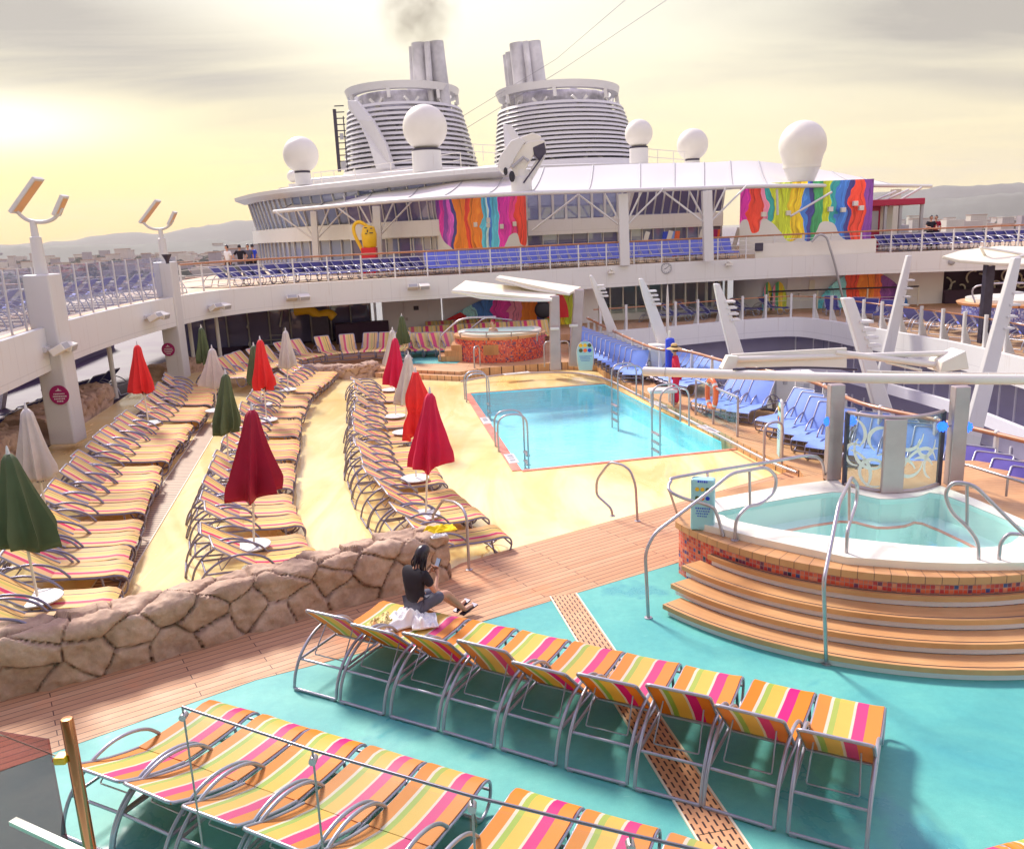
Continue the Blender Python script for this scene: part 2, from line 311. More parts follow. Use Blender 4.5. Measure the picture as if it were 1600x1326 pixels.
# ------------------------------------------------------------------ mesh building
class MB:
    def __init__(s): s.v = []; s.f = []; s.mi = []; s.uv = {}; s.cur = 0
    def add(s, vs, fs, uvs=None):
        o = len(s.v); s.v += [tuple(p) for p in vs]
        for i, f in enumerate(fs):
            s.f.append(tuple(o + j for j in f)); s.mi.append(s.cur)
            if uvs: s.uv[len(s.f) - 1] = [uvs[j] for j in f]
        return s
    def mat(s, i): s.cur = i; return s
    def box(s, x0, x1, y0, y1, z0, z1, rot=None, org=None):
        vs = [Vector((x, y, z)) for z in (z0, z1) for x, y in ((x0, y0), (x1, y0), (x1, y1), (x0, y1))]
        if rot is not None: vs = [rot @ p for p in vs]
        if org is not None: vs = [p + Vector(org) for p in vs]
        return s.add(vs, [(3, 2, 1, 0), (4, 5, 6, 7), (0, 1, 5, 4), (1, 2, 6, 5), (2, 3, 7, 6), (3, 0, 4, 7)])
    def bar(s, a, b, w, h, up=(0, 0, 1), w2=None, h2=None):
        a, b = Vector(a), Vector(b); d = (b - a).normalized(); r = d.cross(Vector(up))
        if r.length < 1e-4: r = d.cross(Vector((0, 1, 0)))
        r.normalize(); u = r.cross(d); w2 = w2 or w; h2 = h2 or h
        vs = [a - r * w / 2 - u * h / 2, a + r * w / 2 - u * h / 2, a + r * w / 2 + u * h / 2, a - r * w / 2 + u * h / 2,
              b - r * w2 / 2 - u * h2 / 2, b + r * w2 / 2 - u * h2 / 2, b + r * w2 / 2 + u * h2 / 2, b - r * w2 / 2 + u * h2 / 2]
        return s.add(vs, [(0, 1, 2, 3), (7, 6, 5, 4), (1, 0, 4, 5), (2, 1, 5, 6), (3, 2, 6, 7), (0, 3, 7, 4)])
    def tube(s, pts, r, n=8, closed=False, r2=None):
        pts = [Vector(p) for p in pts]; m = len(pts); vs = []; prev = None
        for i, p in enumerate(pts):
            if closed: d = pts[(i + 1) % m] - pts[i - 1]
            else: d = pts[min(i + 1, m - 1)] - pts[max(i - 1, 0)]
            d.normalize()
            if prev is None:
                x = d.cross(Vector((0, 0, 1)))
                if x.length < .01: x = d.cross(Vector((0, 1, 0)))
            else: x = prev - d * prev.dot(d)
            x.normalize(); prev = x; y = d.cross(x)
            rr = r if r2 is None else r + (r2 - r) * i / (m - 1)
            for j in range(n):
                a = 2 * PI * j / n; vs.append(p + x * math.cos(a) * rr + y * math.sin(a) * rr)
        fs = []
        for i in range(m if closed else m - 1):
            for j in range(n):
                k2 = (i + 1) % m
                fs.append((i * n + j, i * n + (j + 1) % n, k2 * n + (j + 1) % n, k2 * n + j))
        if not closed: fs += [tuple(range(n))[::-1], tuple((m - 1) * n + j for j in range(n))]
        return s.add(vs, fs)
    def lathe(s, prof, n=24, org=(0, 0, 0), a0=0, a1=2 * PI):
        full = abs(a1 - a0 - 2 * PI) < 1e-6; cnt = n if full else n + 1; vs = []
        for r, z in prof:
            for j in range(cnt):
                a = a0 + (a1 - a0) * j / n
                vs.append((org[0] + r * math.cos(a), org[1] + r * math.sin(a), org[2] + z))
        fs = []; uvs = []
        for i in range(len(prof) - 1):
            for j in range(n):
                j2 = (j + 1) % cnt
                fs.append((i * cnt + j, i * cnt + j2, (i + 1) * cnt + j2, (i + 1) * cnt + j))
        if full:
            if prof[0][0] > 1e-6: fs.append(tuple(range(cnt))[::-1])
            if prof[-1][0] > 1e-6: fs.append(tuple((len(prof) - 1) * cnt + j for j in range(cnt)))
        return s.add(vs, fs)
    def prism(s, poly, z0, z1):
        """upright prism over a plan outline"""
        n = len(poly)
        ar = sum(poly[i - 1][0] * poly[i][1] - poly[i][0] * poly[i - 1][1] for i in range(n))
        if ar < 0: poly = poly[::-1]
        vs = [(p[0], p[1], z0) for p in poly] + [(p[0], p[1], z1) for p in poly]
        return s.add(vs, [tuple(range(n))[::-1], tuple(range(n, 2 * n))] + [(i, (i + 1) % n, n + (i + 1) % n, n + i) for i in range(n)])
    def slab(s, poly, thick):
        """a flat outline in space given thickness along its normal"""
        p = [Vector(q) for q in poly]; nrm = Vector((0, 0, 0))
        for i in range(len(p)): nrm += p[i - 1].cross(p[i])
        nrm.normalize(); n = len(p)
        vs = [q + nrm * thick / 2 for q in p] + [q - nrm * thick / 2 for q in p]
        return s.add(vs, [tuple(range(n)), tuple(range(n, 2 * n))[::-1]] + [(i, n + i, n + (i + 1) % n, (i + 1) % n) for i in range(n)])
    def wall(s, path, z0, z1, th=.1, uvscale=None):
        """upright sheet with thickness along a plan path (list of (x,y)); z0,z1 numbers or functions of index"""
        m = len(path); P = [Vector((p[0], p[1], 0)) for p in path]; L = [0]
        for i in range(1, m): L.append(L[-1] + (P[i] - P[i - 1]).length)
        vs = []; uv = []
        for i in range(m):
            d = (P[min(i + 1, m - 1)] - P[max(i - 1, 0)]).normalized(); nn = Vector((d.y, -d.x, 0)) * th / 2
            a = z0(i) if callable(z0) else z0; b = z1(i) if callable(z1) else z1
            for o in (nn, -nn):
                for z in (a, b):
                    vs.append((P[i].x + o.x, P[i].y + o.y, z)); uv.append((L[i] if not uvscale else L[i] / L[-1], z if not uvscale else (z - a) / (b - a)))
        fs = []
        for i in range(m - 1):
            o = i * 4; q = o + 4
            fs += [(o, q, q + 1, o + 1), (o + 3, q + 3, q + 2, o + 2), (o + 1, q + 1, q + 3, o + 3), (o + 2, q + 2, q, o)]
        fs += [(0, 1, 3, 2), (4 * m - 4, 4 * m - 2, 4 * m - 1, 4 * m - 3)]
        return s.add(vs, fs, uv)
    def sphere(s, c, r, n=16, m=10, sc=(1, 1, 1)):
        prof = [(math.sin(PI * i / m) * r, -math.cos(PI * i / m) * r) for i in range(m + 1)]
        b = MB(); b.lathe(prof, n)
        return s.add([(c[0] + p[0] * sc[0], c[1] + p[1] * sc[1], c[2] + p[2] * sc[2]) for p in b.v], b.f)
    def build(s, name, mats, parent=None, smooth=None, bevel=0, label=None):
        me = bpy.data.meshes.new(name)
        if parent is None:
            xs = [p[0] for p in s.v]; ys = [p[1] for p in s.v]
            o = Vector(((min(xs) + max(xs)) / 2, (min(ys) + max(ys)) / 2, min(p[2] for p in s.v)))
        else:
            o = Vector(parent.location); q = parent.parent
            while q is not None: o = o + Vector(q.location); q = q.parent
        me.from_pydata([(p[0] - o.x, p[1] - o.y, p[2] - o.z) for p in s.v], [], s.f)
        if not isinstance(mats, (list, tuple)): mats = [mats]
        for m in mats: me.materials.append(m)
        if len(mats) > 1: me.polygons.foreach_set('material_index', s.mi)
        if s.uv:
            ul = me.uv_layers.new(name='UVMap')
            for fi, uvs in s.uv.items():
                for li, w in zip(me.polygons[fi].loop_indices, uvs): ul.data[li].uv = w
        me.validate(); me.update()
        ob = bpy.data.objects.new(name, me); C.objects.link(ob)
        if parent is None: ob.location = o
        else: ob.parent = parent
        if smooth is not None:
            me.polygons.foreach_set('use_smooth', [True] * len(me.polygons))
            try: me.set_sharp_from_angle(angle=math.radians(smooth))
            except Exception: pass
        if bevel:
            bv = ob.modifiers.new('edge', 'BEVEL'); bv.width = bevel; bv.segments = 2; bv.limit_method = 'ANGLE'; bv.angle_limit = math.radians(40)
        if label: ob['label'] = label
        return ob
def smoothpath(pts, k=6, closed=False):
    P = [Vector(p) for p in pts]; n = len(P); out = []
    for i in range(n if closed else n - 1):
        if closed: a, b, c, d = P[i - 1], P[i], P[(i + 1) % n], P[(i + 2) % n]
        else: a, b, c, d = P[max(i - 1, 0)], P[i], P[i + 1], P[min(i + 2, n - 1)]
        for j in range(k):
            t = j / k
            out.append(.5 * ((2 * b) + (c - a) * t + (2 * a - 5 * b + 4 * c - d) * t * t + (3 * b - a - 3 * c + d) * t ** 3))
    if not closed: out.append(P[-1])
    return out
def roundpath(pts, rad, k=5):
    """polyline with its corners rounded"""
    P = [Vector(p) for p in pts]; out = [P[0]]
    for i in range(1, len(P) - 1):
        a, b, c = P[i - 1], P[i], P[i + 1]
        r = min(rad, (a - b).length * .45, (c - b).length * .45)
        p, q = b + (a - b).normalized() * r, b + (c - b).normalized() * r
        for j in range(k + 1):
            t = j / k; out.append(p * (1 - t) ** 2 + b * 2 * t * (1 - t) + q * t * t)
    out.append(P[-1]); return out
def tag(o, label=None, cat=None, group=None, kind=None):
    if label: o['label'] = label
    if cat: o['category'] = cat
    if group: o['group'] = group
    if kind: o['kind'] = kind
    return o
def thing(name, label, cat, loc=(0, 0, 0), group=None, rotz=0):
    o = bpy.data.objects.new(name, None); C.objects.link(o); o.location = loc; o.rotation_euler.z = rotz
    o.empty_display_size = .2
    return tag(o, label, cat, group)
KIDS = {}
def kids(o):
    return list(o.children)
def dup(root, loc, rot=None, label=None, group=None, tree=None):
    tree = tree or TREES[root.name]
    r = root.copy(); C.objects.link(r); r.location = loc
    if rot is not None: r.rotation_euler = rot
    if label: r['label'] = label
    if group: r['group'] = group
    for ch, sub in tree:
        c = ch.copy(); C.objects.link(c); c.parent = r
        for g in sub:
            d = g.copy(); C.objects.link(d); d.parent = c
    return r
TREES = {}
def remember(root): TREES[root.name] = [(c, list(c.children)) for c in root.children]
def struct(name, mb, m, smooth=None): return tag(mb.build(name, m, smooth=smooth), kind='structure')
ORD = 'first second third fourth fifth sixth seventh eighth ninth tenth eleventh twelfth thirteenth fourteenth fifteenth sixteenth seventeenth eighteenth nineteenth twentieth'.split()
def ordn(i):
    if i < 20: return ORD[i]
    t, u = divmod(i + 1, 10)
    tens = {2: 'twenty', 3: 'thirty', 4: 'forty', 5: 'fifty'}[t]
    return tens + ('-' + ORD[u - 1] if u else ('' if False else '')) if u else {2: 'twentieth', 3: 'thirtieth', 4: 'fortieth', 5: 'fiftieth'}[t]
# ================================================================== camera, sky, sun
cam = bpy.data.cameras.new('camera'); camo = bpy.data.objects.new('camera', cam); C.objects.link(camo)
cam.sensor_width = 36; cam.sensor_fit = 'HORIZONTAL'; cam.lens = 36 * F / 1600; cam.clip_end = 60000; cam.clip_start = .05
camo.location = (0, 0, H)
camo.matrix_world = Matrix.Translation((0, 0, H)) @ Matrix.Rotation(PI / 2 - PIT, 4, 'X') @ Matrix.Rotation(-ROLL, 4, 'Z')
bpy.context.scene.camera = camo
sc = bpy.context.scene
SUN_AZ, SUN_EL = math.radians(-32), math.radians(42)
w = bpy.data.worlds.new('World'); sc.world = w; w.use_nodes = True
nt = w.node_tree; nt.nodes.clear()
class WN(N):
    def __init__(s, t): s.t = t
W = WN(nt)
out = W.n('ShaderNodeOutputWorld'); bg = W.n('ShaderNodeBackground', i_Strength=.1)
sky = W.n('ShaderNodeTexSky', sky_type='NISHITA'); sky.sun_disc = False
sky.sun_elevation = SUN_EL; sky.sun_rotation = SUN_AZ
g = W.n('ShaderNodeTexCoord').outputs['Generated']
xyz = W.n('ShaderNodeSeparateXYZ'); W.l(g, xyz.inputs[0])
x, y, z = xyz.outputs
el = W.math('ARCSINE', z); az = W.math('ARCTAN2', x, y)
# cloud sheet seen in perspective
den = W.math('ADD', W.math('MAXIMUM', z, 0.0), .10)
cmb = W.n('ShaderNodeCombineXYZ'); W.l(W.math('DIVIDE', x, den), cmb.inputs[0]); W.l(W.math('DIVIDE', y, den), cmb.inputs[1])
mp = W.n('ShaderNodeMapping'); mp.inputs['Rotation'].default_value = (0, 0, .5); mp.inputs['Scale'].default_value = (.55, 1.1, 1); W.l(cmb.outputs[0], mp.inputs[0])
cl = W.noise(mp.outputs[0], .9, 7, .55, .6)
def blob(a0, e0, sa, se, tilt=0.0):
    da = W.math('SUBTRACT', az, a0); de = W.math('SUBTRACT', el, e0)
    de = W.math('MULTIPLY_ADD', da, tilt, de)
    q = W.math('ADD', W.math('POWER', W.math('DIVIDE', da, sa), 2.0), W.math('POWER', W.math('DIVIDE', de, se), 2.0))
    return W.math('EXPONENT', W.math('MULTIPLY', q, -1.0))
R_ = math.radians
grey = W.math('ADD', W.math('ADD', blob(R_(-25), R_(11.6), R_(19), R_(4.2), .16), W.math('MULTIPLY', blob(R_(30), R_(13.5), R_(16), R_(8.5)), .95)), W.math('MULTIPLY', blob(R_(-34), R_(16), R_(12), R_(6)), .35))
cl2 = W.math('MULTIPLY', W.math('SUBTRACT', cl, .36), 2.9)
gf = W.math('MINIMUM', W.math('MULTIPLY', grey, W.math('ADD', .62, cl2)), 1.0)
gf = W.math('MAXIMUM', gf, 0.0)
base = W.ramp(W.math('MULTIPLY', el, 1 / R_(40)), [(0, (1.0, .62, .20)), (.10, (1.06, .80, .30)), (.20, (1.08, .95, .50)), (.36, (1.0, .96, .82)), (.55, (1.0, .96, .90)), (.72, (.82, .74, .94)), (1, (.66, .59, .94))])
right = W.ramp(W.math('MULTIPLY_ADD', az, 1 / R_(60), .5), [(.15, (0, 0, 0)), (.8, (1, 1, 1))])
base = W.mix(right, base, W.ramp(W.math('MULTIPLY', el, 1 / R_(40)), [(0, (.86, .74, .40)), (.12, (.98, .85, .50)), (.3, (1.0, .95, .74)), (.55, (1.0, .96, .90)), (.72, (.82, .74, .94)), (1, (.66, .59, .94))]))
wis = W.math('MAXIMUM', W.math('MULTIPLY', W.math('SUBTRACT', cl, .52), 1.6), 0.0)
base = W.mix(W.math('MINIMUM', wis, .5), base, (.76, .70, .62))
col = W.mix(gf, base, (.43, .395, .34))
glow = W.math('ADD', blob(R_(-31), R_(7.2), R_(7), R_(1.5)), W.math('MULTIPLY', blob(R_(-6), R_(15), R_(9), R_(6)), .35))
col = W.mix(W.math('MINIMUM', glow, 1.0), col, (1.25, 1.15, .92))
# below the horizon: dull reflection of the sea
col = W.mix(W.math('LESS_THAN', z, -.02), col, (.35, .33, .36))
SKYK = 8.0
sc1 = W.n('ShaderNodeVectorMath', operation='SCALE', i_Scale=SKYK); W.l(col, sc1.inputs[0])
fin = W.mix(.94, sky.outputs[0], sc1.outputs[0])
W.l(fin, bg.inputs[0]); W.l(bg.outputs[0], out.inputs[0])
sl = bpy.data.lights.new('sun', 'SUN'); so = bpy.data.objects.new('sun', sl); C.objects.link(so)
sl.energy = 3.6; sl.angle = R_(11); sl.color = (1.0, .94, .84)
dirv = Vector((math.sin(SUN_AZ) * math.cos(SUN_EL), math.cos(SUN_AZ) * math.cos(SUN_EL), math.sin(SUN_EL)))
so.rotation_euler = (-dirv).to_track_quat('-Z', 'Y').to_euler(); so.location = (0, 0, 60)
sc.view_settings.view_transform = 'Standard'; sc.view_settings.look = 'None'; sc.view_settings.exposure = 0.66; sc.view_settings.gamma = 1
sc.cycles.max_bounces = 8; sc.cycles.transparent_max_bounces = 16; sc.cycles.caustics_reflective = False; sc.cycles.caustics_refractive = False
sc.cycles.use_denoising = True; sc.cycles.sample_clamp_indirect = 6
# ================================================================== decks
RT = V(-.235, .972, 0); RN = V(-.972, -.235, 0); RP = V(-3.6, 17, 0)
def zbeach(x, y):
    d = (V(x, y, 0) - RP).dot(RN)
    s = math.log1p(math.exp(max(-40, min(40, d * 2)))) / 2
    s = s if s < 6 else 6 + (s - 6) * .2
    return -.10 + .088 * s
def sheet(name, poly, z, m, t=.25):
    return struct(name, MB().prism([(p[0], p[1]) for p in poly], z - t, z), m)
# unseen block and overhang added behind the viewpoint to darken the foreground
SHADE_BLOCK = thing('unseen_shade_block', 'unseen block with an overhang added behind the viewer to shade the foreground', 'deckhouse', (0, -6, 0))
MB().box(-16, 17, -12, -1.3, 0, 3.2).box(-16, 17, -12, -4.0, 3.46, 12).build('walls', M['cabin'], SHADE_BLOCK)
MB().box(-16, 17, -4.0, -.4, 3.25, 3.45).build('walkway', M['backdeck'], SHADE_BLOCK)
MB().box(-20, 6, -3.99, 5.0, 7.7, 8.0).build('shade_overhang', M['cabin'], SHADE_BLOCK)
# the beach floor: a gently sloping sheet with a hole where the pool is
PL = [at(735, 615, -.1), at(815, 735, -.1), at(1150, 701, -.1), at(945, 600, -.1)]
mb = MB()
gx = [-14 + i * .5 for i in range(int(14 / .5) - 3)] + [-1.0]
def inpool(px_, py_):
    s = 0
    for i in range(4):
        a, b = PL[i], PL[(i + 1) % 4]
        cr = (b.x - a.x) * (py_ - a.y) - (b.y - a.y) * (px_ - a.x)
        s += 1 if cr > 0 else -1
    return abs(s) == 4
bm = bmesh.new()
outer = [(-9.6, 8.1), (-6.4, 9.35), (-4.2, 10.75), (-2.75, 11.45), (-1.05, 12.55), (-.5, 13.02), (3.15, 15.35), (6.6, 17.2), (6.6, 30), (3.4, 31.2), (2.4, 33), (-2, 33.2), (-5.2, 33.0), (-14, 34.5)]
ring_o = [bm.verts.new((p[0], p[1], 0)) for p in outer]
ring_i = [bm.verts.new((p.x, p.y, 0)) for p in PL]
es = [bm.edges.new((r[i], r[(i + 1) % len(r)])) for r in (ring_o, ring_i) for i in range(len(r))]
bmesh.ops.triangle_fill(bm, edges=es, use_beauty=True)
for _ in range(4):
    bmesh.ops.subdivide_edges(bm, edges=[e for e in bm.edges if e.calc_length() > .9], cuts=1)
    bmesh.ops.triangulate(bm, faces=bm.faces)
for v_ in bm.verts: v_.co.z = zbeach(v_.co.x, v_.co.y)
for f_ in bm.faces:
    if f_.normal.z < 0: f_.normal_flip()
me = bpy.data.meshes.new('beach_deck'); bm.to_mesh(me); bm.free(); me.materials.append(M['sand'])
me.polygons.foreach_set('use_smooth', [True] * len(me.polygons))
o = bpy.data.objects.new('beach_deck', me); C.objects.link(o); tag(o, kind='structure')
# teal deck, teak path, rear teak deck, right-hand ledge
TE = [at(0, 1205), at(400, 1062), at(740, 975), at(1055, 880)]
sheet('teal_deck', [(-9, -2.5), (-9, 5.3)] + [(p.x, p.y) for p in TE] + [(6.0, 14.0), (16, 11), (16, -2.5)], 0, M['teal'])
PE = [(-14, 4.0), (-6.45, 9.28), (-1.15, 12.35), (-.93, 12.69), (-.2, 13.17), (1.67, 14.37), (3.15, 15.29), (5.8, 17.0), (9, 17.6), (9, 13)]
sheet('teak_path', [(-9.2, 5.2)] + [(-14, 4.0), (-14, 7.0)] + PE[1:] + [(6.0, 13.95)] + [(p.x, p.y) for p in TE[::-1]], .004, M['path'], .3)
LE = [at(945, 580, .15), at(1000, 610, .15), at(1100, 660, .15), at(1190, 708, .15), at(1250, 735, .15), at(1262, 752, .15), at(1225, 772, .15)]
LEI = [(3.35, 31.6)] + [(p.x, p.y) for p in LE]
NR = [at(918, 497, 1.25), at(1010, 540, 1.25), at(1075, 549, 1.25), at(1135, 565, 1.25), at(1265, 595, 1.25), at(1345, 630, 1.25), at(1480, 660, 1.25), at(1640, 698, 1.25)]
_e = [(p.x + .22, p.y + .1) for p in NR][::-1]
ledge = LEI + [(5.0, 13.6), (9.8, 11.0)] + _e + [(_e[-1][0] + .2, 40), (2.2, 40), (2.2, 33.2)]
sheet('right_teak_deck', ledge, .15, M['ledge'], .5)
sheet('rear_teak_deck', [(-5.25, 32.6), (-1.9, 30.9), (-1.0, 31.6), (2.2, 32.25), (3.35, 31.58), (2.2, 33.2), (2.2, 43.8), (-14, 43.8), (-14, 34.3), (-5.3, 34.3)], .2, M['backdeck'], .5)
sheet('rear_teal_floor', [(-4.9, 33.6), (-2.1, 33.0), (-1.6, 35.5), (-2.5, 37.6), (-5.0, 37)], .206, M['teal'], .1)
for i, (a, b, zz) in enumerate([((-5.3, 32.25), (-1.75, 30.55), .08)]):
    struct('teak_step', MB().prism([a, b, (b[0] + .1, b[1] + .42), (a[0] + .1, a[1] + .42)], -.2, zz), M['backdeck'])
# stainless strip along the raised pool edge
def tubeobj(name, pts, r, m, label=None, cat=None, group=None, n=8, parent=None):
    o = MB().tube(pts, r, n).build(name, m, parent, smooth=60)
    if parent is None: tag(o, label, cat, group)
    return o
edge = smoothpath([at(720, 596, .02), at(790, 585, .12), at(880, 582, .16), at(940, 590, .16), at(1000, 618, .16), at(1100, 668, .16), at(1190, 715, .16), at(1245, 738, .16)], 5)
tubeobj('edge_rail', edge, .035, M['brownsteel'], 'dark metal edge strip between the pool surround and raised teak', 'edge rail')
# drains
def strip(name, A, B, w, z0, m, label, cat, holes=True, zf=None):
    A, B = Vector(A), Vector(B); d = (B - A).normalized(); L = (B - A).length
    return A, B, d, L
k = N('perforated_teak'); v = k.coord('UV')
sv = k.n('ShaderNodeMapping'); sv.inputs['Scale'].default_value = (1 / .055, 1 / .13, 1); k.l(v, sv.inputs[0])
sp = k.n('ShaderNodeSeparateXYZ'); k.l(sv.outputs[0], sp.inputs[0])
col_i = k.math('FLOOR', sp.outputs[0]); yo = k.math('MULTIPLY_ADD', col_i, .5, sp.outputs[1])
fx = k.math('ABSOLUTE', k.math('SUBTRACT', k.math('FRACT', sp.outputs[0]), .5)); fy = k.math('ABSOLUTE', k.math('SUBTRACT', k.math('FRACT', yo), .5))
hole = k.math('MULTIPLY', k.math('LESS_THAN', fx, .17), k.math('LESS_THAN', fy, .33))
f = k.noise(k.world(), 3, 5); c = k.ramp(f, [(.3, (.62, .30, .15)), (.7, (.74, .40, .21))])
k.l(k.mix(hole, c, (.05, .02, .02)), k.b.inputs['Base Color']); k.b.inputs['Roughness'].default_value = .5; k.bump(hole, -.6, .01); M['grate'] = k.m
def grate(name, A, B, wid, label, zf, m, n=1):
    A, B = Vector(A), Vector(B); d = (B - A); d.z = 0; L = d.length; d.normalize(); r = V(d.y, -d.x, 0)
    t = thing(name, label, 'drain grate', (A.x, A.y, zf(A.x, A.y)))
    fb = MB(); pb = MB(); K = max(1, int(L / 1.4))
    for i in range(K):
        a = A + d * (L * i / K + .004); b = A + d * (L * (i + 1) / K - .004); q = []
        uv = []
        for p, s_, vv in ((a, -1, L * i / K), (a, 1, L * i / K), (b, 1, L * (i + 1) / K), (b, -1, L * (i + 1) / K)):
            c_ = p + r * s_ * wid / 2; q.append((c_.x, c_.y, zf(c_.x, c_.y) + .012)); uv.append(((s_ + 1) / 2 * wid, vv))
        pb.add(q, [(0, 1, 2, 3)], uv)
    for s_ in (-1, 1):
        p0 = A + r * s_ * (wid / 2 + .012); p1 = B + r * s_ * (wid / 2 + .012)
        fb.bar((p0.x, p0.y, zf(p0.x, p0.y) + .008), (p1.x, p1.y, zf(p1.x, p1.y) + .008), .02, .02)
    pb.build('perforated_panel', m, t); fb.build('frame', M['canvas'], t)
D0, D1 = (at(880, 930) ), at(1135, 1326)
dd = (D1 - D0).normalized()
grate('drain_grate', D0, D1 + dd * 1.5, .37, 'perforated brown drain boards crossing the teal deck under the striped loungers', lambda x_, y_: .002, M['grate'])
k = N('slotted_drain'); v = k.coord('UV'); sp = k.n('ShaderNodeSeparateXYZ'); k.l(v, sp.inputs[0])
hole = k.math('LESS_THAN', k.math('FRACT', k.math('MULTIPLY', sp.outputs[1], 8)), .45)
k.l(k.mix(hole, (.50, .34, .20), (.20, .11, .08)), k.b.inputs['Base Color']); M['slot'] = k.m
a0 = atsurf(200, 868, zbeach); a1 = atsurf(332, 662, zbeach)
grate('drain_channel', a0 - (a1 - a0) * .22, a1, .42, 'long slotted drain channel in the sandy aisle between two lounger rows', zbeach, M['slot'])
# ================================================================== pool
t = thing('swimming_pool', 'large turquoise swimming pool with a red coping, beside striped loungers', 'swimming pool', ((PL[0].x + PL[2].x) / 2, (PL[0].y + PL[2].y) / 2, -.78))
cen = sum((p for p in PL), Vector()) / 4
def inset(poly, d):
    out_ = []
    for p in poly:
        q = Vector((cen.x, cen.y, 0)) - Vector((p.x, p.y, 0)); out_.append(p + q.normalized() * d)
    return out_
b = MB(); n4 = 4; top = [(p.x, p.y, -.10) for p in PL]; ins = inset(PL, .02); bot = [(p.x, p.y, -.78) for p in ins]
b.add(top + bot, [(4, 5, 6, 7)] + [(i, (i + 1) % 4, 4 + (i + 1) % 4, 4 + i) for i in range(4)])
b.build('basin', M['basin'], t)
wb = MB(); P0, P1, P2, P3 = ins
nx = 8; vs = []
for i in range(nx + 1):
    for j in range(nx + 1):
        u_, v_ = i / nx, j / nx
        p = (P0 * (1 - u_) + P1 * u_) * (1 - v_) + (P3 * (1 - u_) + P2 * u_) * v_; vs.append((p.x, p.y, -.125))
wb.add(vs, [(i * (nx + 1) + j, (i + 1) * (nx + 1) + j, (i + 1) * (nx + 1) + j + 1, i * (nx + 1) + j + 1) for i in range(nx) for j in range(nx)])
wb.build('water', M['water'], t)
k = N('red_coping_tile'); f = k.noise(k.world(), 4, 4); k.l(k.ramp(f, [(.3, (.76, .24, .18)), (.7, (.84, .36, .26))]), k.b.inputs['Base Color']); k.b.inputs['Roughness'].default_value = .15; M['coping'] = k.m
for i, j, wd in ((0, 1, .22), (1, 2, .11), (3, 0, .05)):
    a, b_ = PL[i], PL[j]; d = (b_ - a).normalized(); nn = V(d.y, -d.x, 0)
    if (a + nn * .5 - cen).length < (a - nn * .5 - cen).length: nn = -nn
    q = [a - d * .0, b_ + d * .0, b_ + nn * wd, a + nn * wd]
    MB().slab([(p.x, p.y, zbeach(p.x, p.y) + .012) for p in q], .016).build('coping', M['coping'], t)
def plate(px, py, A, B, z, wl=.75, ww=.2, par=None, nm='depth_marker', tilt=None):
    p = at(px, py, z); d = (Vector(B) - Vector(A)); d.z = 0; d.normalize(); r = V(d.y, -d.x, 0)
    q = MB(); q.slab([p - d * wl / 2 - r * ww / 2, p + d * wl / 2 - r * ww / 2, p + d * wl / 2 + r * ww / 2, p - d * wl / 2 + r * ww / 2], .012)
    o_ = q.build(nm, M['white'], par); bars = MB()
    rnd = random.Random(px)
    x_ = -wl * .4
    while x_ < wl * .38:
        wl_ = rnd.uniform(.035, .06); c_ = p + d * x_
        if rnd.random() < .82:
            bars.slab([c_ - r * ww * .28 + V(0, 0, .009), c_ + d * wl_ * .7 - r * ww * .28 + V(0, 0, .009), c_ + d * wl_ * .7 + r * ww * .28 + V(0, 0, .009), c_ + r * ww * .28 + V(0, 0, .009)], .004)
        x_ += wl_ + .02
    bars.build('lettering', M['greyplate'], o_)
for (px, py, A, B, z) in ((759, 657, PL[0], PL[1], -.08), (799, 716, PL[0], PL[1], -.08), (1028, 631, PL[3], PL[2], .17), (1107, 670, PL[3], PL[2], .17)):
    plate(px, py, A, B, z, .85, .24, t)
plate(807, 583, (-1, 31.2, 0), (2, 32.2, 0), .17, 1.0, .3, t)
# pool ladders
def ladder(px, py, A, B, z, hgt, label, reach=.75, drop=.75):
    p = at(px, py, z); d = (Vector(B) - Vector(A)); d.z = 0; d.normalize(); nn = V(d.y, -d.x, 0)
    if (p + nn - cen).length > (p - nn - cen).length: nn = -nn
    L = thing('pool_ladder', label, 'pool ladder', p, 'stainless pool ladders')
    rb = []
    for s_ in (-.27, .27):
        b0 = p + d * s_ - nn * .30
        pts = roundpath([b0, b0 + V(0, 0, hgt), b0 + nn * reach + V(0, 0, hgt), b0 + nn * reach + V(0, 0, -drop)], .34, 7)
        MB().tube(pts, .024, 8).build('handrail', M['steel'], L, smooth=60)
    for q in (.18, .42, .64):
        c0 = p - nn * .30 + nn * reach - V(0, 0, q)
        MB().box(-.25, .25, -.05, .05, -.015, .015, Matrix(((d.x, nn.x, 0), (d.y, nn.y, 0), (0, 0, 1))), c0).build('tread', M['brownsteel'], L)
ladder(742, 625, PL[0], PL[1], -.1, .92, 'curved stainless ladder at the far left corner of the pool')
ladder(795, 700, PL[0], PL[1], -.1, .92, 'curved stainless ladder on the near left edge of the pool')
ladder(985, 622, PL[3], PL[2], .15, 1.05, 'tall stainless ladder on the raised right edge of the pool, farther from the lifeguard', .8, 1.2)
ladder(1053, 664, PL[3], PL[2], .15, 1.05, 'tall stainless ladder on the raised right edge of the pool, in front of the lifeguard', .8, 1.2)
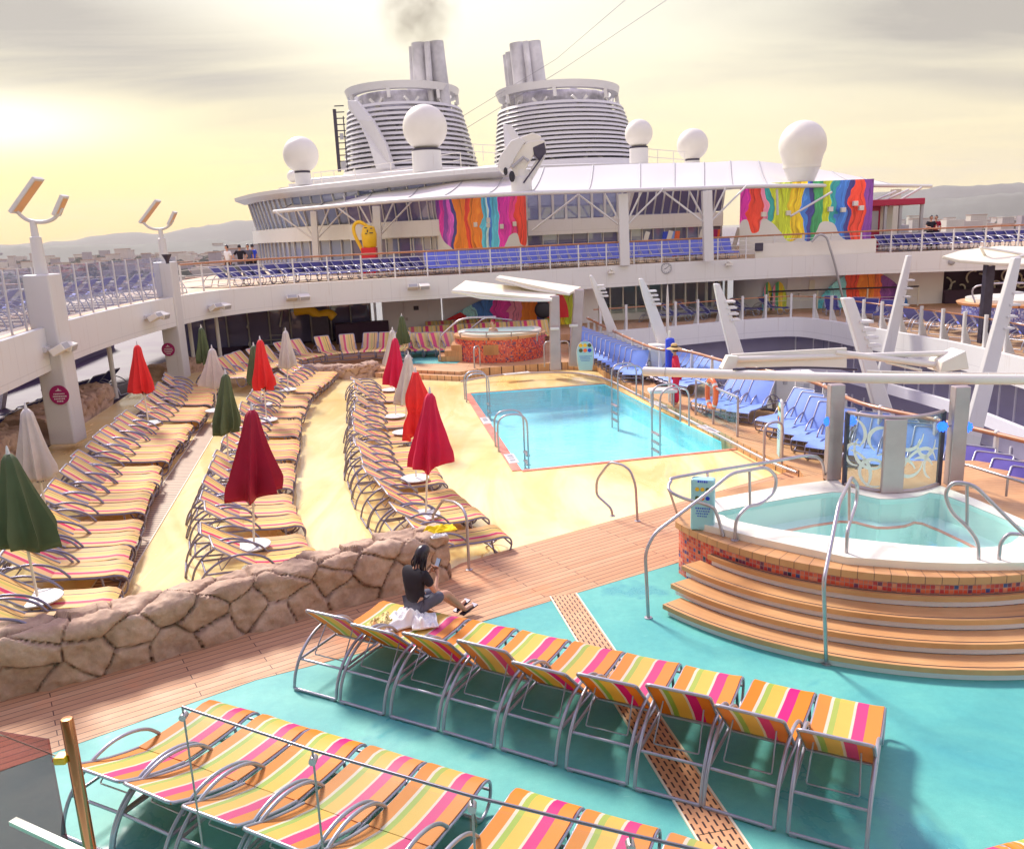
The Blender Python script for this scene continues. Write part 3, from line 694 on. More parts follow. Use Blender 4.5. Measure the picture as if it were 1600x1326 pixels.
# ================================================================== loungers
def lounger(name, label, sling, tube_m, simple_=False, backangle=30, group=None, hy=-.05):
    t = thing(name, label, 'sun lounger', (0, 0, 0), group)
    Wd = .31; sg = 6 if simple_ else 10; kk = 4 if simple_ else 6
    r = .0165
    ca, sa = math.cos(math.radians(backangle)), math.sin(math.radians(backangle))
    hinge = V(0, hy, .36); topp = V(0, hy - .74 * ca, .36 + .74 * sa)
    def seatz(y_):   # seat runs flat then rolls down over the foot end
        return .36 + .03 * math.sin((y_ + .05) / .95 * PI) * -.6
    foot = [V(0, .78, .362), V(0, .88, .345), V(0, .945, .30), V(0, .965, .24)]
    seat = [V(0, y_, seatz(y_)) for y_ in (hy, .12, .3, .48, .64)] + foot[:3]
    # sling sheets
    def slingmesh(line, nm, th=.012):
        b = MB(); vs = []; xs = [-Wd, -Wd * .5, 0, Wd * .5, Wd]
        for i, p in enumerate(line):
            d = (line[min(i + 1, len(line) - 1)] - line[max(i - 1, 0)]).normalized(); nn = V(0, -d.z, d.y)
            for o_ in (0, -th):
                for x_ in xs:
                    sag = -.018 * (1 - (x_ / Wd) ** 2) * (1 if 0 < i < len(line) - 1 else .2)
                    q = p + nn * (o_ + sag + .012); vs.append((x_, q.y, q.z))
        m = len(xs); fs = []
        for i in range(len(line) - 1):
            a = i * 2 * m; b2 = a + 2 * m
            for j in range(m - 1):
                fs += [(a + j, a + j + 1, b2 + j + 1, b2 + j), (a + m + j + 1, a + m + j, b2 + m + j, b2 + m + j + 1)]
            fs += [(a, b2, b2 + m, a + m), (a + m - 1, a + 2 * m - 1, b2 + 2 * m - 1, b2 + m - 1)]
        e = (len(line) - 1) * 2 * m
        for j in range(m - 1): fs += [(j, j + m, j + m + 1, j + 1), (e + j, e + j + 1, e + j + m + 1, e + j + m)]
        b.add(vs, fs); return b.build(nm, sling, t, smooth=50)
    slingmesh(seat, 'seat')
    back = [hinge + (topp - hinge) * q + V(0, sa, -ca) * (-.03 * math.sin(q * PI)) * -1 for q in (0, .25, .5, .75, 1)]
    bo = slingmesh(back, 'backrest')
    fb = MB()
    rim = [V(-Wd, hinge.y, hinge.z)] + [V(-Wd, p.y, p.z) for p in back[1:-1]] + [V(-Wd, topp.y, topp.z), V(Wd, topp.y, topp.z)] + [V(Wd, p.y, p.z) for p in back[1:-1][::-1]] + [V(Wd, hinge.y, hinge.z)]
    fb.tube(roundpath(rim, .05, 3), r, sg)
    fb.build('back_frame', M['tubelight'] if tube_m is M['tube'] else tube_m, bo, smooth=60)
    for s_ in (-1, 1):
        b = MB(); X = s_ * (Wd + .005)
        # rear leg sweeping up and over into the arm, landing on the seat rail
        arc = smoothpath([V(X, -.95, .02), V(X, -.90, .20), V(X, -.78, .38), V(X, -.58, .52), V(X, -.34, .585), V(X, -.10, .56), V(X, .08, .48), V(X, .20, .36)], kk - 2 if simple_ else 4)
        b.tube(arc, r * 1.12, sg); b.build('armrest', tube_m, t, smooth=60)
        b = MB()
        rail = [V(X, -.80, .33)] + [V(X, p.y, p.z - .015) for p in seat[1:5]] + [V(X, .80, .345), V(X, .90, .325), V(X, .955, .27), V(X, .955, .17), V(X, .90, .06), V(X, .76, .02), V(X, .66, .10), V(X, .60, .34)]
        b.tube(smoothpath(rail, 3 if simple_ else 4), r, sg); b.build('side_rail', tube_m, t, smooth=60)
    b = MB(); b.tube([V(-Wd, -.95, .02), V(Wd, -.95, .02)], r * 1.1, sg)
    for s_ in (-1, 1): b.box(s_ * (Wd - .04) - .03, s_ * (Wd - .04) + .03, -.97, -.93, 0, .02)
    b.build('base_bar', tube_m, t, smooth=60)
    for y_, z_ in ((-.80, .33), (hy, .33), (.955, .2), (.76, .02))[:2 if simple_ else 4]:
        MB().tube([V(-Wd, y_, z_), V(Wd, y_, z_)], r * .95, sg).build('crossbar', tube_m, t, smooth=60)
    if not simple_:
        m_ = hinge + (topp - hinge) * .55
        b = MB(); b.tube(roundpath([V(-.2, m_.y, m_.z - .02), V(-.22, hy - .52, .335), V(.22, hy - .52, .335), V(.2, m_.y, m_.z - .02)], .02, 3), .008, 6)
        b.build('prop_rod', tube_m, t, smooth=60)
    remember(t); return t
used = set()
def put(proto, pos, fwd, label, group, slope=None):
    """stand a lounger at pos with its foot end pointing along fwd"""
    f_ = Vector((fwd[0], fwd[1], 0)).normalized()
    rz = math.atan2(-f_.x, f_.y)
    rx = 0.0
    if slope:
        a = slope(pos[0] - f_.x * .9, pos[1] - f_.y * .9); b = slope(pos[0] + f_.x * .9, pos[1] + f_.y * .9); rx = math.atan2(b - a, 1.8)
    rot = Matrix.Rotation(rz, 4, 'Z') @ Matrix.Rotation(rx, 4, 'X')
    if proto.name not in used:
        used.add(proto.name); o = proto; o['label'] = label; o['group'] = group; o.location = pos; o.rotation_euler = rot.to_euler()
    else: o = dup(proto, pos, rot.to_euler(), label, group)
    return o
jit = random.Random(3)
# rows A and B on the teal deck
LA2 = lounger('striped_lounger', 'x', M['sling'], M['tubelight'], backangle=43, hy=-.13)
LA3 = lounger('striped_lounger', 'x', M['sling'], M['tubelight'], backangle=50, hy=-.13)
LA = lounger('striped_lounger', 'x', M['sling'], M['tubelight'], backangle=46, hy=-.13)
LF = lounger('striped_lounger', 'x', M['sling'], M['tubelight'], backangle=20, hy=-.06)
A0, A1 = at(455, 1075), at(1358, 1340); rd = (A1 - A0).normalized(); fw = V(-rd.y, rd.x, 0)
nm = ['with white towels and the seated person on it', 'beside the towel-covered one', '', '', '', '', '', '', 'nearest the open teal floor on the right']
basepx = [(452, 1078, 514, 1100), (514, 1100, 584, 1128), (586, 1126, 663, 1153), (669, 1155, 752, 1182), (761, 1186, 854, 1216), (865, 1217, 970, 1250), (973, 1250, 1088, 1283), (1092, 1283, 1215, 1318), (1219, 1316, 1358, 1342)]
for i in range(9):
    c_ = A0 + (A1 - A0) * ((i + .5) / 9) 
    lab = 'striped lounger in the second row, ' + (nm[i] or ordn(i) + ' from the seated person')
    put((LA, LA2, LA3)[(0, 1, 0, 2, 1, 0, 2, 0, 1)[i]], c_ + fw * .95 + V(0, 0, .002), fw + rd * jit.uniform(-.035, .035), lab, 'orange and pink striped loungers on the teal deck')
B_foot = [at(x_, y_, .33) for x_, y_ in ((405, 1110), (492, 1140), (577, 1165), (670, 1190), (770, 1213), (915, 1255), (1065, 1300))]
b0, b1 = B_foot[0], B_foot[-1]; rb = (b1 - b0).normalized(); rb.z = 0; fb_ = V(-rb.y, rb.x, 0)
steps = [-.0, .70, 1.40, 2.10, 2.80, 3.72, 4.43, 5.14, 5.84, 6.54, 7.24]
for i, s_ in enumerate(steps):
    c_ = V(b0.x, b0.y, 0) + rb * s_ - rb * .31 - fb_ * .96
    lab = 'striped lounger nearest the glass rail, ' + ordn(i) + ' from the orange-tinted chrome post'
    put(LF, c_ + V(0, 0, .002), fb_ + rb * jit.uniform(-.035, .035), lab, 'orange and pink striped loungers on the teal deck')
for px_, py_, lab in ((1522, 1324, 'striped lounger at the bottom right corner, the one farther left'), (1612, 1302, 'striped lounger cut off by the bottom right corner')):
    p_ = at(px_, py_, .33); dr_ = (at(1612, 1302, .33) - at(1522, 1324, .33)).normalized(); fq_ = V(-dr_.y, dr_.x, 0); c_ = p_ - fq_ * .96
    put(LF, V(c_.x, c_.y, .002), fq_, lab, 'orange and pink striped loungers on the teal deck')
# beach rows, measured along their foot ends
def rowline(pix, dz, surf, k=6):
    return smoothpath([V(p.x, p.y, 0) for p in (atsurf(a, b, surf, dz) for a, b in pix)], k)
def place_row(proto, line, groups, pitch, gap, surf, side, label, group, offs=.96, twist=0.0, slope=True):
    """side=+1: the head lies to the left of the direction of travel"""
    L = [0]
    for i in range(1, len(line)): L.append(L[-1] + (line[i] - line[i - 1]).length)
    def pt(s):
        for i in range(1, len(line)):
            if L[i] >= s or i == len(line) - 1:
                q = (s - L[i - 1]) / (L[i] - L[i - 1]); p = line[i - 1].lerp(line[i], q)
                j0, j1 = max(0, i - 4), min(len(line) - 1, i + 3)
                return p, (line[j1] - line[j0]).normalized()
    s = pitch / 2; n_ = 0; gaps_at = []
    for gi, gcount in enumerate(groups):
        for _ in range(gcount):
            if s > L[-1] + 2.5: return gaps_at
            p, d = pt(s); head = V(-d.y, d.x, 0) * side + d * (twist + jit.uniform(-.045, .045))
            head.normalize(); c_ = p + head * (offs + jit.uniform(-.05, .05))
            put(jit.choice(proto) if isinstance(proto, list) else proto, V(c_.x, c_.y, surf(c_.x, c_.y) + .004), -head, label(n_), group, surf if slope else None)
            n_ += 1; s += pitch
        p, d = pt(s - pitch / 2 + gap / 2); gaps_at.append((p, V(-d.y, d.x, 0) * side)); s += gap
    return gaps_at
LB = lounger('yellow_striped_lounger', 'x', M['slingb'], M['tube'], backangle=31)
R3 = rowline([(796, 842), (751, 803), (727, 778), (692, 748), (668, 712), (655, 680), (646, 650), (637, 620), (625, 596)], .30, zbeach)
LB = [LB, LB] + [lounger('yellow_striped_lounger', 'x', M['slingb'], M['tube'], backangle=a_) for a_ in (27, 36)]
place_row(LB, R3, [1, 3, 5, 2, 5, 5], .655, .45, zbeach, 1, lambda i: 'yellow striped lounger, ' + ordn(i) + ' from the stone wall in the poolside row', 'loungers in the row nearest the pool')
R2 = rowline([(500, 880), (484, 850), (470, 820), (459, 790), (462, 735), (468, 690), (472, 655), (480, 628), (500, 606), (526, 585)], .30, zbeach)
place_row(LB, R2, [2, 3, 3, 3, 3, 2, 3, 7], .655, .42, zbeach, 1, lambda i: 'yellow striped lounger, ' + ordn(i) + ' from the stone wall in the middle row', 'loungers in the middle beach row')
R1 = rowline([(165, 985), (186, 925), (206, 865), (228, 795), (252, 738), (292, 680), (322, 645), (335, 618), (338, 603)], .30, zbeach)
place_row(LB, R1, [2, 4, 5, 6, 3, 6], .655, .42, zbeach, 1, lambda i: 'yellow striped lounger, ' + ordn(i) + ' from the stone wall in the row under the columns', 'loungers in the row below the columns')
rear = lambda x_, y_: .36
R4 = rowline([(385, 592), (440, 572), (500, 557), (560, 551), (640, 548)], .30, lambda x_, y_: .38)
LR = lounger('yellow_striped_lounger', 'x', M['slingb'], M['tube'], backangle=50)
place_row(LR, R4, [6, 7], .66, .2, lambda x_, y_: .38, 1, lambda i: 'yellow striped lounger behind the low rear stone wall, ' + ordn(i) + ' from the left', 'loungers behind the rear stone wall', slope=False)
LC = lounger('pink_striped_lounger', 'x', M['slingc'], M['tube'], simple_=True, backangle=48)
def line_row(proto, A, B, n_, fwd, label, group):
    A, B = Vector(A), Vector(B)
    for i in range(n_):
        p = A.lerp(B, (i + .5) / n_); put(proto, p, fwd, label(i), group)
line_row(LC, (-4.4, 35.9, .21), (-2.2, 35.6, .21), 4, (.35, -1), lambda i: 'pink striped lounger left of the rear hot tub, ' + ordn(i) + ' from the stone wall', 'pink striped loungers around the rear hot tub')
line_row(LC, (-4.6, 38.4, .21), (2.0, 39.2, .21), 10, (.15, -1), lambda i: 'pink striped lounger behind the rear hot tub, ' + ordn(i) + ' from the stone wall end', 'pink striped loungers around the rear hot tub')
line_row(LC, (-4.0, 40.6, .21), (-.2, 41.0, .21), 6, (.15, -1), lambda i: 'pink striped lounger in the last row, ' + ordn(i) + ' from the closed white door', 'pink striped loungers around the rear hot tub')
# pale blue rows along the right-hand rail
LD = lounger('blue_lounger', 'x', M['skyblue'], M['tube'], backangle=50)
ZR = .154
def blue_row(px_head, px_foot, n_, label, group, proto=LD):
    """px_head: the two end pixels of the tops of the backrests; px_foot the same for the foot ends"""
    h0, h1 = (at(a, b, ZR + .84) for a, b in px_head); f0, f1 = (at(a, b, ZR + .33) for a, b in px_foot)
    for i in range(n_):
        q = (i + .5) / n_; h_ = h0.lerp(h1, q); f_ = f0.lerp(f1, q); d = (f_ - h_); d.z = 0; d.normalize()
        c_ = (h_ + f_) / 2 - d * .15
        put(proto, V(c_.x, c_.y, ZR), d, label(i), group)
G_ = 'pale blue loungers along the right rail'
blue_row(((905, 500), (1012, 548)), ((893, 555), (985, 590)), 15, lambda i: 'pale blue lounger in the long row by the rail, ' + ordn(i) + ' from the canopy', G_)
blue_row(((1062, 547), (1130, 567)), ((1008, 578), (1064, 603)), 8, lambda i: 'pale blue lounger behind the lifeguard, ' + ordn(i) + ' from the blue rescue float', G_)
blue_row(((1143, 590), (1206, 598)), ((1096, 624), (1160, 646)), 4, lambda i: 'pale blue lounger left of the white locker, ' + ordn(i) + ' from the lifeguard', G_)
blue_row(((1262, 607), (1335, 640)), ((1180, 655), (1285, 712)), 5, lambda i: 'pale blue lounger right of the white locker, ' + ordn(i) + ' from the locker', G_)
blue_row(((1365, 640), (1475, 668)), ((1325, 715), (1440, 755)), 5, lambda i: 'pale blue lounger seen through the etched glass screen, ' + ordn(i) + ' from its left end', G_)
LV = lounger('violet_lounger', 'x', M['violet'], M['tubelight'], backangle=40)
blue_row(((1512, 694), (1625, 742)), ((1478, 760), (1590, 818)), 4, lambda i: 'violet lounger with pale frame, ' + ordn(i) + ' from the steel post', 'violet loungers beside the hot tub', LV)
# ================================================================== umbrellas and their tables
def umbrella(px, py, tx, ty, colour, label, seed, flare=.30, strap=False, zt=.42, table=True, tlabel='', hgt=None, bottom=None):
    p = atsurf(px, py, zbeach, zt); z0 = zbeach(p.x, p.y)
    top = aty(tx, ty, p.y); rnd = random.Random(seed)
    hgt = hgt or max(2.2, min(2.75, top.z - z0)); lean = V(top.x - p.x, 0, 0); lean.x = max(-.25, min(.25, lean.x))
    base = V(p.x, p.y, z0)
    ax = lambda h: base + lean * (h / hgt) + V(0, 0, h)
    U = thing('closed_umbrella', label, 'umbrella', base, 'closed parasols between the loungers')
    MB().tube([ax(zt + .02 if table else 0), ax(hgt - .05)], .019, 8).build('pole', M['canvas'], U, smooth=60)
    MB().lathe([(.0, hgt + .10), (.012, hgt + .08), (.022, hgt + .02), (.03, hgt - .03)][::-1], 10, ax(0) + lean).build('finial', M['white'], U, smooth=60)
    h1 = hgt - .02; h0 = bottom or hgt * .49; nseg, nr = 64, 18; vs = []
    ph = rnd.uniform(0, 6); hem = [rnd.uniform(-.10, .08) for _ in range(8)]; out_ = [rnd.uniform(.78, 1.28) for _ in range(8)]; big = rnd.randrange(8)
    out_[big] *= 1.25
    for i in range(nr + 1):
        t_ = i / nr
        rr = .085 + (flare * .92 - .085) * t_ ** 1.15 * (1 - .22 * max(0, t_ - .82) / .18)
        if t_ < .06: rr *= .5 + 8.3 * t_
        if strap: rr = .06 + (flare - .06) * (t_ * 1.6 if t_ < .35 else .56 - .22 * math.exp(-((t_ - .62) / .1) ** 2) + .35 * max(0, t_ - .6))
        for j in range(nseg):
            a = 2 * PI * j / nseg; q = (a / (2 * PI) * 8 + ph) % 8; kx = int(q) % 8; fr = q - int(q)
            fold = abs(math.sin(PI * q)); o1 = out_[kx] * (1 - fr) + out_[(kx + 1) % 8] * fr
            hm = hem[kx] * (1 - fr) + hem[(kx + 1) % 8] * fr
            r_ = rr * (1 + (o1 - 1) * t_) * (1 + (.85 * t_ + .14) * (.5 - fold ** .55) + .05 * math.sin(3 * a + ph + 4 * t_) + .16 * t_ * mnoise.noise(V(math.cos(a) * 2.2, math.sin(a) * 2.2, t_ * 3 + seed)))
            zz = h1 - (h1 - h0) * t_ + (hm - .05 * (fold - .5)) * t_ ** 4
            c_ = ax(zz); vs.append((c_.x + r_ * math.cos(a), c_.y + r_ * math.sin(a), c_.z))
    fs = [(i * nseg + j, (i + 1) * nseg + j, (i + 1) * nseg + (j + 1) % nseg, i * nseg + (j + 1) % nseg) for i in range(nr) for j in range(nseg)]
    fs.append(tuple(range(nseg)))
    o = MB().add(vs, fs).build('canopy', M[colour], U, smooth=70)
    sm = o.modifiers.new('cloth', 'SOLIDIFY'); sm.thickness = .006
    if strap: MB().lathe([(.13, 0), (.135, .03), (.13, .06)], 20, ax(h1 - (h1 - h0) * .60)).build('strap', M[colour], U, smooth=60)
    hb = MB()
    for j in range(8):
        a = 2 * PI * j / 8; c_ = ax(h0 + .04); hb.tube([c_ + V(math.cos(a) * .03, math.sin(a) * .03, 0), c_ + V(math.cos(a) * .05, math.sin(a) * .05, -.09)], .006, 5)
    hb.build('rib_tips', M['darksteel'], U)
    if table:
        T = thing('round_table', tlabel or 'round white table under the ' + ' '.join(label.split()[:11]), 'side table', base, 'small round tables on the umbrella poles')
        MB().lathe([(.0, zt - .035), (.29, zt - .03), (.305, zt - .015), (.30, zt), (.0, zt + .004)], 28, base).build('table_top', M['white'], T, smooth=40)
        MB().lathe([(.20, 0), (.20, .03), (.05, .05), (.045, zt - .03)], 16, base).build('pedestal', M['cream'], T, smooth=40)
UM = [(662, 803, 682, 612, 'crimson2', 'crimson closed umbrella in the row nearest the pool, closest to the stone wall', 1, .34, False),
      (648, 746, 649, 580, 'red', 'scarlet closed umbrella strapped at its waist, beside the crimson one by the pool', 2, .27, True),
      (631, 674, 641, 553, 'offwhite', 'off-white closed umbrella in the row nearest the pool', 3, .30, False),
      (617, 649, 617, 527, 'crimson2', 'far crimson closed umbrella in the row nearest the pool', 4, .30, False),
      (611, 608, 613, 515, 'offwhite', 'far off-white closed umbrella behind the far crimson one', 5, .25, False),
      (393, 850, 397, 638, 'crimson', 'large dark crimson closed umbrella at the near end of the middle row', 6, .36, False),
      (354, 724, 352, 583, 'green', 'olive green closed umbrella standing in the middle row', 7, .32, False),
      (416, 655, 406, 530, 'red', 'scarlet closed umbrella standing far back in the middle row', 8, .27, False),
      (410, 631, 396, 540, 'green', 'olive green closed umbrella hidden behind the scarlet one', 9, .33, False),
      (449, 608, 446, 516, 'offwhite', 'off-white closed umbrella at the far end of the middle row', 10, .30, False),
      (232, 660, 214, 538, 'red', 'scarlet closed umbrella under the white deck edge on the left', 11, .24, False),
      (60, 933, 12, 707, 'green', 'large olive green closed umbrella at the left border', 12, .36, False),
      (77, 815, 40, 637, 'offwhite', 'greige closed umbrella before the near white column', 13, .31, False),
      (338, 640, 333, 562, 'offwhite', 'greige closed umbrella beside the olive green one', 14, .30, False),
      (322, 598, 314, 511, 'green', 'far olive green closed umbrella by the thin white posts', 15, .25, False),
      (634, 560, 628, 505, 'green', 'small far olive green closed umbrella near the rear hot tub', 16, .26, False)]
M['crimson2'] = simple('bright_crimson_canvas', (.60, .008, .06), .8, 0, .12, 3)
for u in UM: umbrella(u[0], u[1], u[2], u[3], u[4], u[5], u[6], u[7] * 1.18, u[8])
# ================================================================== dry stone walls
def stone_wall(name, label, path, th, hgt, cell=.42, seed=1, res=.035, base=lambda x_, y_: 0.0, front=1):
    P = [Vector((p[0], p[1], 0)) for p in path]; L = [0]
    for i in range(1, len(P)): L.append(L[-1] + (P[i] - P[i - 1]).length)
    tot = L[-1]; wrap = hgt + th + hgt
    rnd = random.Random(seed); seeds = []
    nxs = int(tot / cell) + 3; rows = [.19 * hgt, .60 * hgt, hgt + th * .12, hgt + th * .7, hgt + th + .4 * hgt, hgt + th + .85 * hgt]
    for ri, r_ in enumerate(rows):
        for i in range(-1, nxs):
            w_ = cell * (1.25 if ri == 2 else 1)
            seeds.append((i * w_ + (ri % 2) * w_ * .5 + rnd.uniform(-.17, .17), r_ + rnd.uniform(-.09, .09) * hgt / .75, rnd.uniform(-.30, .30), rnd.uniform(-.30, .30), rnd.uniform(-.02, .05)))
    ns, nw = int(tot / res) + 1, int(wrap / res) + 1; vs = []; jt = []
    def frame(s):
        s = max(0, min(tot, s))
        for i in range(1, len(P)):
            if L[i] >= s - 1e-6:
                q = (s - L[i - 1]) / (L[i] - L[i - 1]); p = P[i - 1].lerp(P[i], q); d = (P[i] - P[i - 1]).normalized(); return p, d
        return P[-1], (P[-1] - P[-2]).normalized()
    rr = .10
    for i in range(ns + 1):
        s = tot * i / ns; p, d = frame(s); nf = V(d.y, -d.x, 0) * front
        near = [q for q in seeds if abs(q[0] - s) < cell * 2.2]
        for j in range(nw + 1):
            w_ = wrap * j / nw
            if w_ <= hgt: off, zz, nr_ = V(0, 0, 0), w_, nf.copy()
            elif w_ <= hgt + th: off, zz, nr_ = -nf * (w_ - hgt), hgt, V(0, 0, 1)
            else: off, zz, nr_ = -nf * th, hgt - (w_ - hgt - th), -nf
            d1 = d2 = 9; b1 = None
            wob = mnoise.noise(V(s * 2.5, w_ * 2.5, seed)) * .10
            for q in near:
                dd_ = math.hypot((q[0] - s) * .85 + wob, q[1] - w_)
                if dd_ < d1: d2, d1, b1 = d1, dd_, q
                elif dd_ < d2: d2 = dd_
            e = max(0, d2 - d1); groove = math.exp(-(e / .017) ** 1.3)
            bul = .036 * (1 - math.exp(-e / .03)) + (b1[2] * (b1[0] - s) + b1[3] * (b1[1] - w_)) * .50 + b1[4] + .10 * max(0, abs(b1[0] - s) - .10) * (b1[2])
            bul += mnoise.fractal(V(s * 4, w_ * 4, seed * 3.1), .9, 2.1, 4) * .045 - .03 * groove
            cr_ = min(abs(w_ - hgt), abs(w_ - hgt - th)); rd_ = max(0, 1 - cr_ / rr) ** 2
            nm_ = nr_
            if rd_ > 0:
                oth = V(0, 0, 1) if (w_ <= hgt or w_ > hgt + th) else (nf if w_ < hgt + th / 2 else -nf)
                nm_ = (nr_ + oth * rd_).normalized(); bul -= rd_ * .045
            zt_ = (hgt * .06) * mnoise.noise(V(s * 1.3, seed, 0)) * (zz / hgt)
            b0_ = base(p.x, p.y)
            q_ = p + off + V(0, 0, b0_ + zz + zt_) + nm_ * bul
            q_.z = max(q_.z, b0_ - .05); vs.append(q_); jt.append(groove * .8)
    fs = [(i * (nw + 1) + j, (i + 1) * (nw + 1) + j, (i + 1) * (nw + 1) + j + 1, i * (nw + 1) + j + 1) for i in range(ns) for j in range(nw)]
    fs.append(tuple(range(nw + 1))[::-1]); fs.append(tuple(ns * (nw + 1) + j for j in range(nw + 1)))
    if front < 0: fs = [f[::-1] for f in fs]
    o = MB().add(vs, fs).build(name, M['stone'], smooth=32)
    a = o.data.attributes.new('joint', 'FLOAT', 'POINT'); a.data.foreach_set('value', jt)
    return tag(o, label, 'stone wall')
wp = [at(-170, 1128), at(0, 1092), at(170, 1052), at(345, 1000), at(520, 952), at(705, 903)]
stone_wall('stone_wall', 'waist-high brown fieldstone wall running beside the teak path in front', [(p.x, p.y) for p in smoothpath(wp, 4)], .52, .72, .62, 2, .025, lambda x_, y_: 0)
bw = [at(345, 592, .15), at(420, 588, .08), at(500, 590, .0), (at(560, 592, -.1)), at(594, 586, -.1)]
stone_wall('low_stone_wall', 'low tan fieldstone wall at the far end of the sandy beach floor', [(p.x, p.y) for p in smoothpath(bw, 3)], .5, .50, .5, 5, .05, lambda x_, y_: -.1)
pl1 = [atsurf(18, 748, zbeach), atsurf(60, 722, zbeach), atsurf(112, 690, zbeach)]
zplant = lambda x_, y_: zbeach(x_, y_) - .1
stone_wall('stone_planter', 'rough brown stone ledge under the near white column', [(-11.1, 14.2), (-11.35, 16.5), (-11.6, 18.6), (-11.75, 19.9)], 1.2, .75, .5, 8, .06, zplant)
stone_wall('stone_planter', 'rough brown stone ledge between the two white columns', [(-11.9, 20.9), (-12.3, 23.5), (-12.7, 26.2)], 1.2, .70, .5, 9, .06, zplant)
stone_wall('stone_planter', 'rough brown stone ledge behind the far white column', [(-12.7, 30.4), (-12.5, 32.4), (-12.0, 34.0)], .8, .6, .5, 10, .07, zplant)
# ================================================================== the deck edge that sweeps round above, and what hangs on it
ZU = 3.45
FP = smoothpath([(-9.2, 10.0), (-9.7, 13.2), (-10.4, 16.9), (-11.35, 21.5), (-11.8, 25.3), (-11.9, 29.1), (-11.5, 32.6), (-10.2, 34.9), (-7.9, 36.3), (-4, 37.6), (.3, 38.8), (6.6, 41.0), (12, 42.0), (18, 42.3), (25, 41.2), (31, 39.5), (37, 37)], 5)
FPs = [(p.x, p.y) for p in FP]
def along(path, s):
    acc = 0
    for i in range(1, len(path)):
        l = (Vector(path[i]) - Vector(path[i - 1])).length
        if acc + l >= s:
            q = (s - acc) / l; a, b = Vector(path[i - 1]), Vector(path[i]); return a.lerp(b, q), (b - a).normalized()
        acc += l
    return Vector(path[-1]), (Vector(path[-1]) - Vector(path[-2])).normalized()
def plen(path): return sum((Vector(path[i]) - Vector(path[i - 1])).length for i in range(1, len(path)))
def offset(path, d):
    out_ = []
    for i in range(len(path)):
        a, b = Vector(path[max(i - 1, 0)]), Vector(path[min(i + 1, len(path) - 1)]); t_ = (b - a).normalized(); out_.append((path[i][0] - t_.y * d, path[i][1] + t_.x * d))
    return out_
E1 = thing('upper_deck_edge', 'broad white deck edge band sweeping round over the beach terrace', 'deck edge', (0, 39, 2.45))
MB().wall(FPs, 2.45, ZU + .02, .16).build('edge_band', M['fascia'], E1, smooth=50)
lo = MB(); n_ = len(FPs); inn = offset(FPs, 6.5)
for i in range(n_): pass
isplit = next(i for i, p in enumerate(FPs) if p[0] > -10.6 and p[1] > 33)
# upper deck slab: left side strip and the broad forward deck
left_in = offset(FPs[:isplit + 1], 4.6)
sl_ = MB()
for i in range(isplit):
    a, b, c_, d_ = FPs[i], FPs[i + 1], left_in[i + 1], left_in[i]
    for (z_, fl) in ((ZU, 0), (2.62, 1)):
        q = [(a[0], a[1], z_), (b[0], b[1], z_), (c_[0], c_[1], z_), (d_[0], d_[1], z_)]
        sl_.mat(fl); sl_.add(q, [(3, 2, 1, 0) if fl else (0, 1, 2, 3)])
    sl_.mat(1); sl_.add([(c_[0], c_[1], 2.45), (d_[0], d_[1], 2.45), (d_[0], d_[1], ZU), (c_[0], c_[1], ZU)], [(0, 1, 2, 3)])
struct('upper_deck_side', sl_, [M['upperwood'], M['cabin']])
fw_poly = [FPs[i] for i in range(isplit, n_)] + [(40, 70), (-18, 70), (-17.0, 38)]
sm_ = MB(); sm_.add([(p[0], p[1], ZU) for p in fw_poly], [tuple(range(len(fw_poly)))]); sm_.mat(1); sm_.add([(p[0], p[1], 2.62) for p in fw_poly], [tuple(range(len(fw_poly)))[::-1]])
struct('upper_deck_forward', sm_, [M['upperwood'], M['cabin']])
